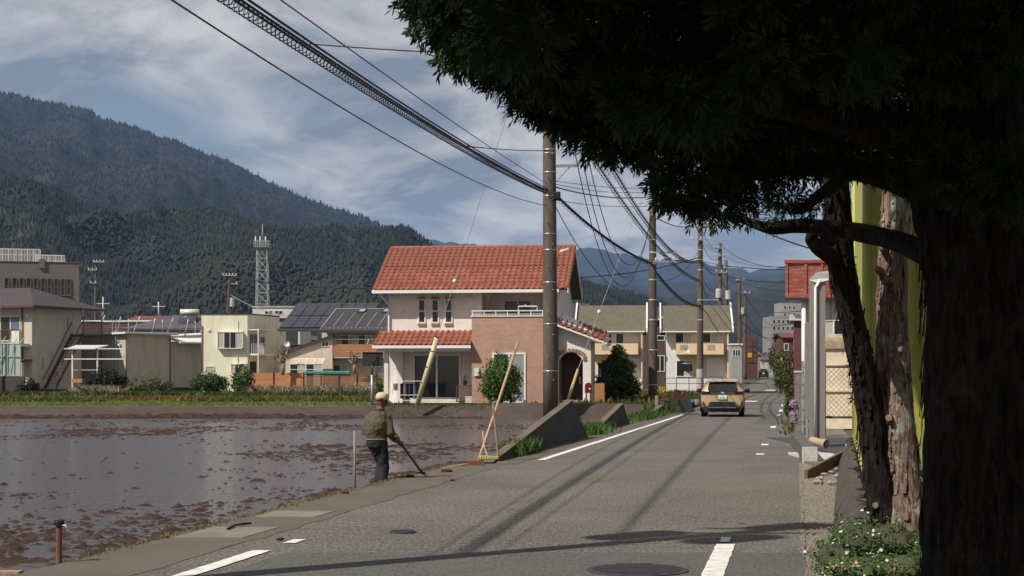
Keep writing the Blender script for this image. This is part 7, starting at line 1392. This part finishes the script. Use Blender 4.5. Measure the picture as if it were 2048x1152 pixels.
for a, b, sg, r_ in (((1308, 500, 91), (1399, 524, 124), .3, .03), ((1308, 350, 91), (1398, 455, 124), .5, .016), ((1314, 436, 91), (1398, 446, 124), .4, .03), ((1309, 560, 91), (1398, 500, 124), .8, .02)): wire('%s wire from the second pole to the third pole, counted by thickness and height' % names[k], P(*a), P(*b), sg, r_); k += 1
k = 0
for a, b, sg, r_ in (((1402, 455, 124), (1440, 495, 160), .7, .02), ((1402, 480, 124), (1440, 512, 160), .9, .02), ((1402, 520, 124), (1440, 548, 160), .5, .04), ((1402, 545, 124), (1440, 560, 160), 1.2, .03), ((1402, 612, 124), (1440, 622, 160), .6, .04), ((1402, 560, 124), (1452, 610, 166), 1.6, .03)): wire('%s wire from the third pole to the transformer poles' % names[k], P(*a), P(*b), sg, r_); k += 1
k = 0
for a, b, sg, r_ in (((1440, 520, 160), (1479, 562, 205), 1, .03), ((1442, 550, 160), (1479, 575, 205), 2, .035), ((1452, 620, 166), (1479, 630, 205), 1.4, .05), ((1452, 640, 166), (1490, 660, 235), 1.5, .05), ((1479, 565, 205), (1490, 590, 235), .6, .03), ((1490, 590, 235), (1545, 650, 400), 1, .04), ((1490, 625, 235), (1550, 680, 400), 1.5, .05), ((1479, 640, 205), (1570, 668, 300), 1.5, .05)): wire('%s wire along the far poles towards the town' % names[k], P(*a), P(*b), sg, r_); k += 1
k = 0
for a, b, sg, r_ in (((1400, 522, 124), (1600, 540, 64.5), .15, .022), ((1400, 527, 124), (1610, 562, 64.5), .5, .026), ((1440, 486, 160), (1620, 532, 64.5), .8, .018), ((1400, 480, 124), (1640, 524, 64.5), .9, .012), ((1452, 548, 166), (1600, 585, 66), .4, .02), ((1452, 572, 166), (1604, 605, 66), .5, .02), ((1479, 604, 205), (1604, 622, 66), .5, .018), ((1479, 640, 205), (1604, 640, 66), .6, .016)): wire('%s service wire crossing the road to the red-fronted house' % names[k], P(*a), P(*b), sg, r_); k += 1
wire('thick wire slanting from the dark limb to the red-fronted house', P(1480, 440, 60), P(1690, 514, 52), .15, .026)
wire('level wire between the two left poles above the warehouse', P(196, 524, 185), P(455, 552, 165), 1.0, .05); wire('lower level wire between the two left poles', P(196, 566, 185), P(455, 580, 165), .7, .035); wire('wire from the leaning pole behind the red roof', P(458, 552, 165), P(790, 575, 150), .5, .05); wire('pale wire dropping from the leaning pole to the solar roof', P(462, 590, 165), P(700, 622, 130), 1.2, .03, m=M_steel)
# guy wires with plastic guards
def guy(label, top, ins, base, frac, r_, m, nb=4):
    top, base = Vector(top), Vector(base); o = empty('guy_wire', base, 0, label, 'guy wire', 'guy wires with guards'); d = top - base; MB().tube([d * .02, d], .014, 6).build('strand', M_steel, o); MB().tube([Vector((0, 0, -.2)), d * frac], [r_ * 1.05, r_], 14).build('guard', m, o, sm=True)
    for k in range(1, nb): MB().tube([d * frac * (k * .25 + .03), d * frac * (k * .25 + .045)], r_ * 1.1, 14).build('guard_band', M_black, o)
    MB().tube([d * frac, d * (frac + .003)], r_ * .85, 12).build('guard_cap', M_black, o); MB().ball(d * ins, .10, 12, 8, (1, 1, 1.15)).build('insulator', MATS['porcelain'], o, sm=True)
M_guard = mat('faded_yellow_plastic', (.50, .45, .29), .6, .1, 4, dirt=(.36, .32, .22), dirt_amt=.5)
guy('guy wire with thick faded yellow guard before the big porch window', P(1091, -15, 73.2), .298, P(834, 802, 75.0), .158, .115, M_guard)
guy('guy wire with orange-yellow guard by the entrance arch', P(1302, 345, 91), .345, P(1131, 806, 73.5), .12, .066, mat('orange_guard', (.52, .36, .15), .6, .1, 4), 0)
# sign on the far pole
TS = empty('traffic_sign', P(1475, 765, 200), 0, 'round red traffic sign above a yellow panel on a thin post', 'sign'); s_ = 16.0; pipe(TS, 'post', [(0, 0, 0), (0, 0, 55 / s_)], .05, M_white); MB().tube([(0, -.08, 48 / s_), (0, -.05, 48 / s_)], .32, 18).build('disc', mat('sign_red', (.42, .03, .035), .5, .05, 4), TS); MB().tube([(.5, -.08, 40 / s_), (.5, -.05, 40 / s_)], .30, 18).build('disc', mat('sign_violet', (.12, .05, .16), .5, .05, 4), TS); bpart(TS, 'panel', mat('sign_yellow', (.62, .42, .03), .5, .05, 4), (-.22, .22, -.1, -.06, 14 / s_, 34 / s_))
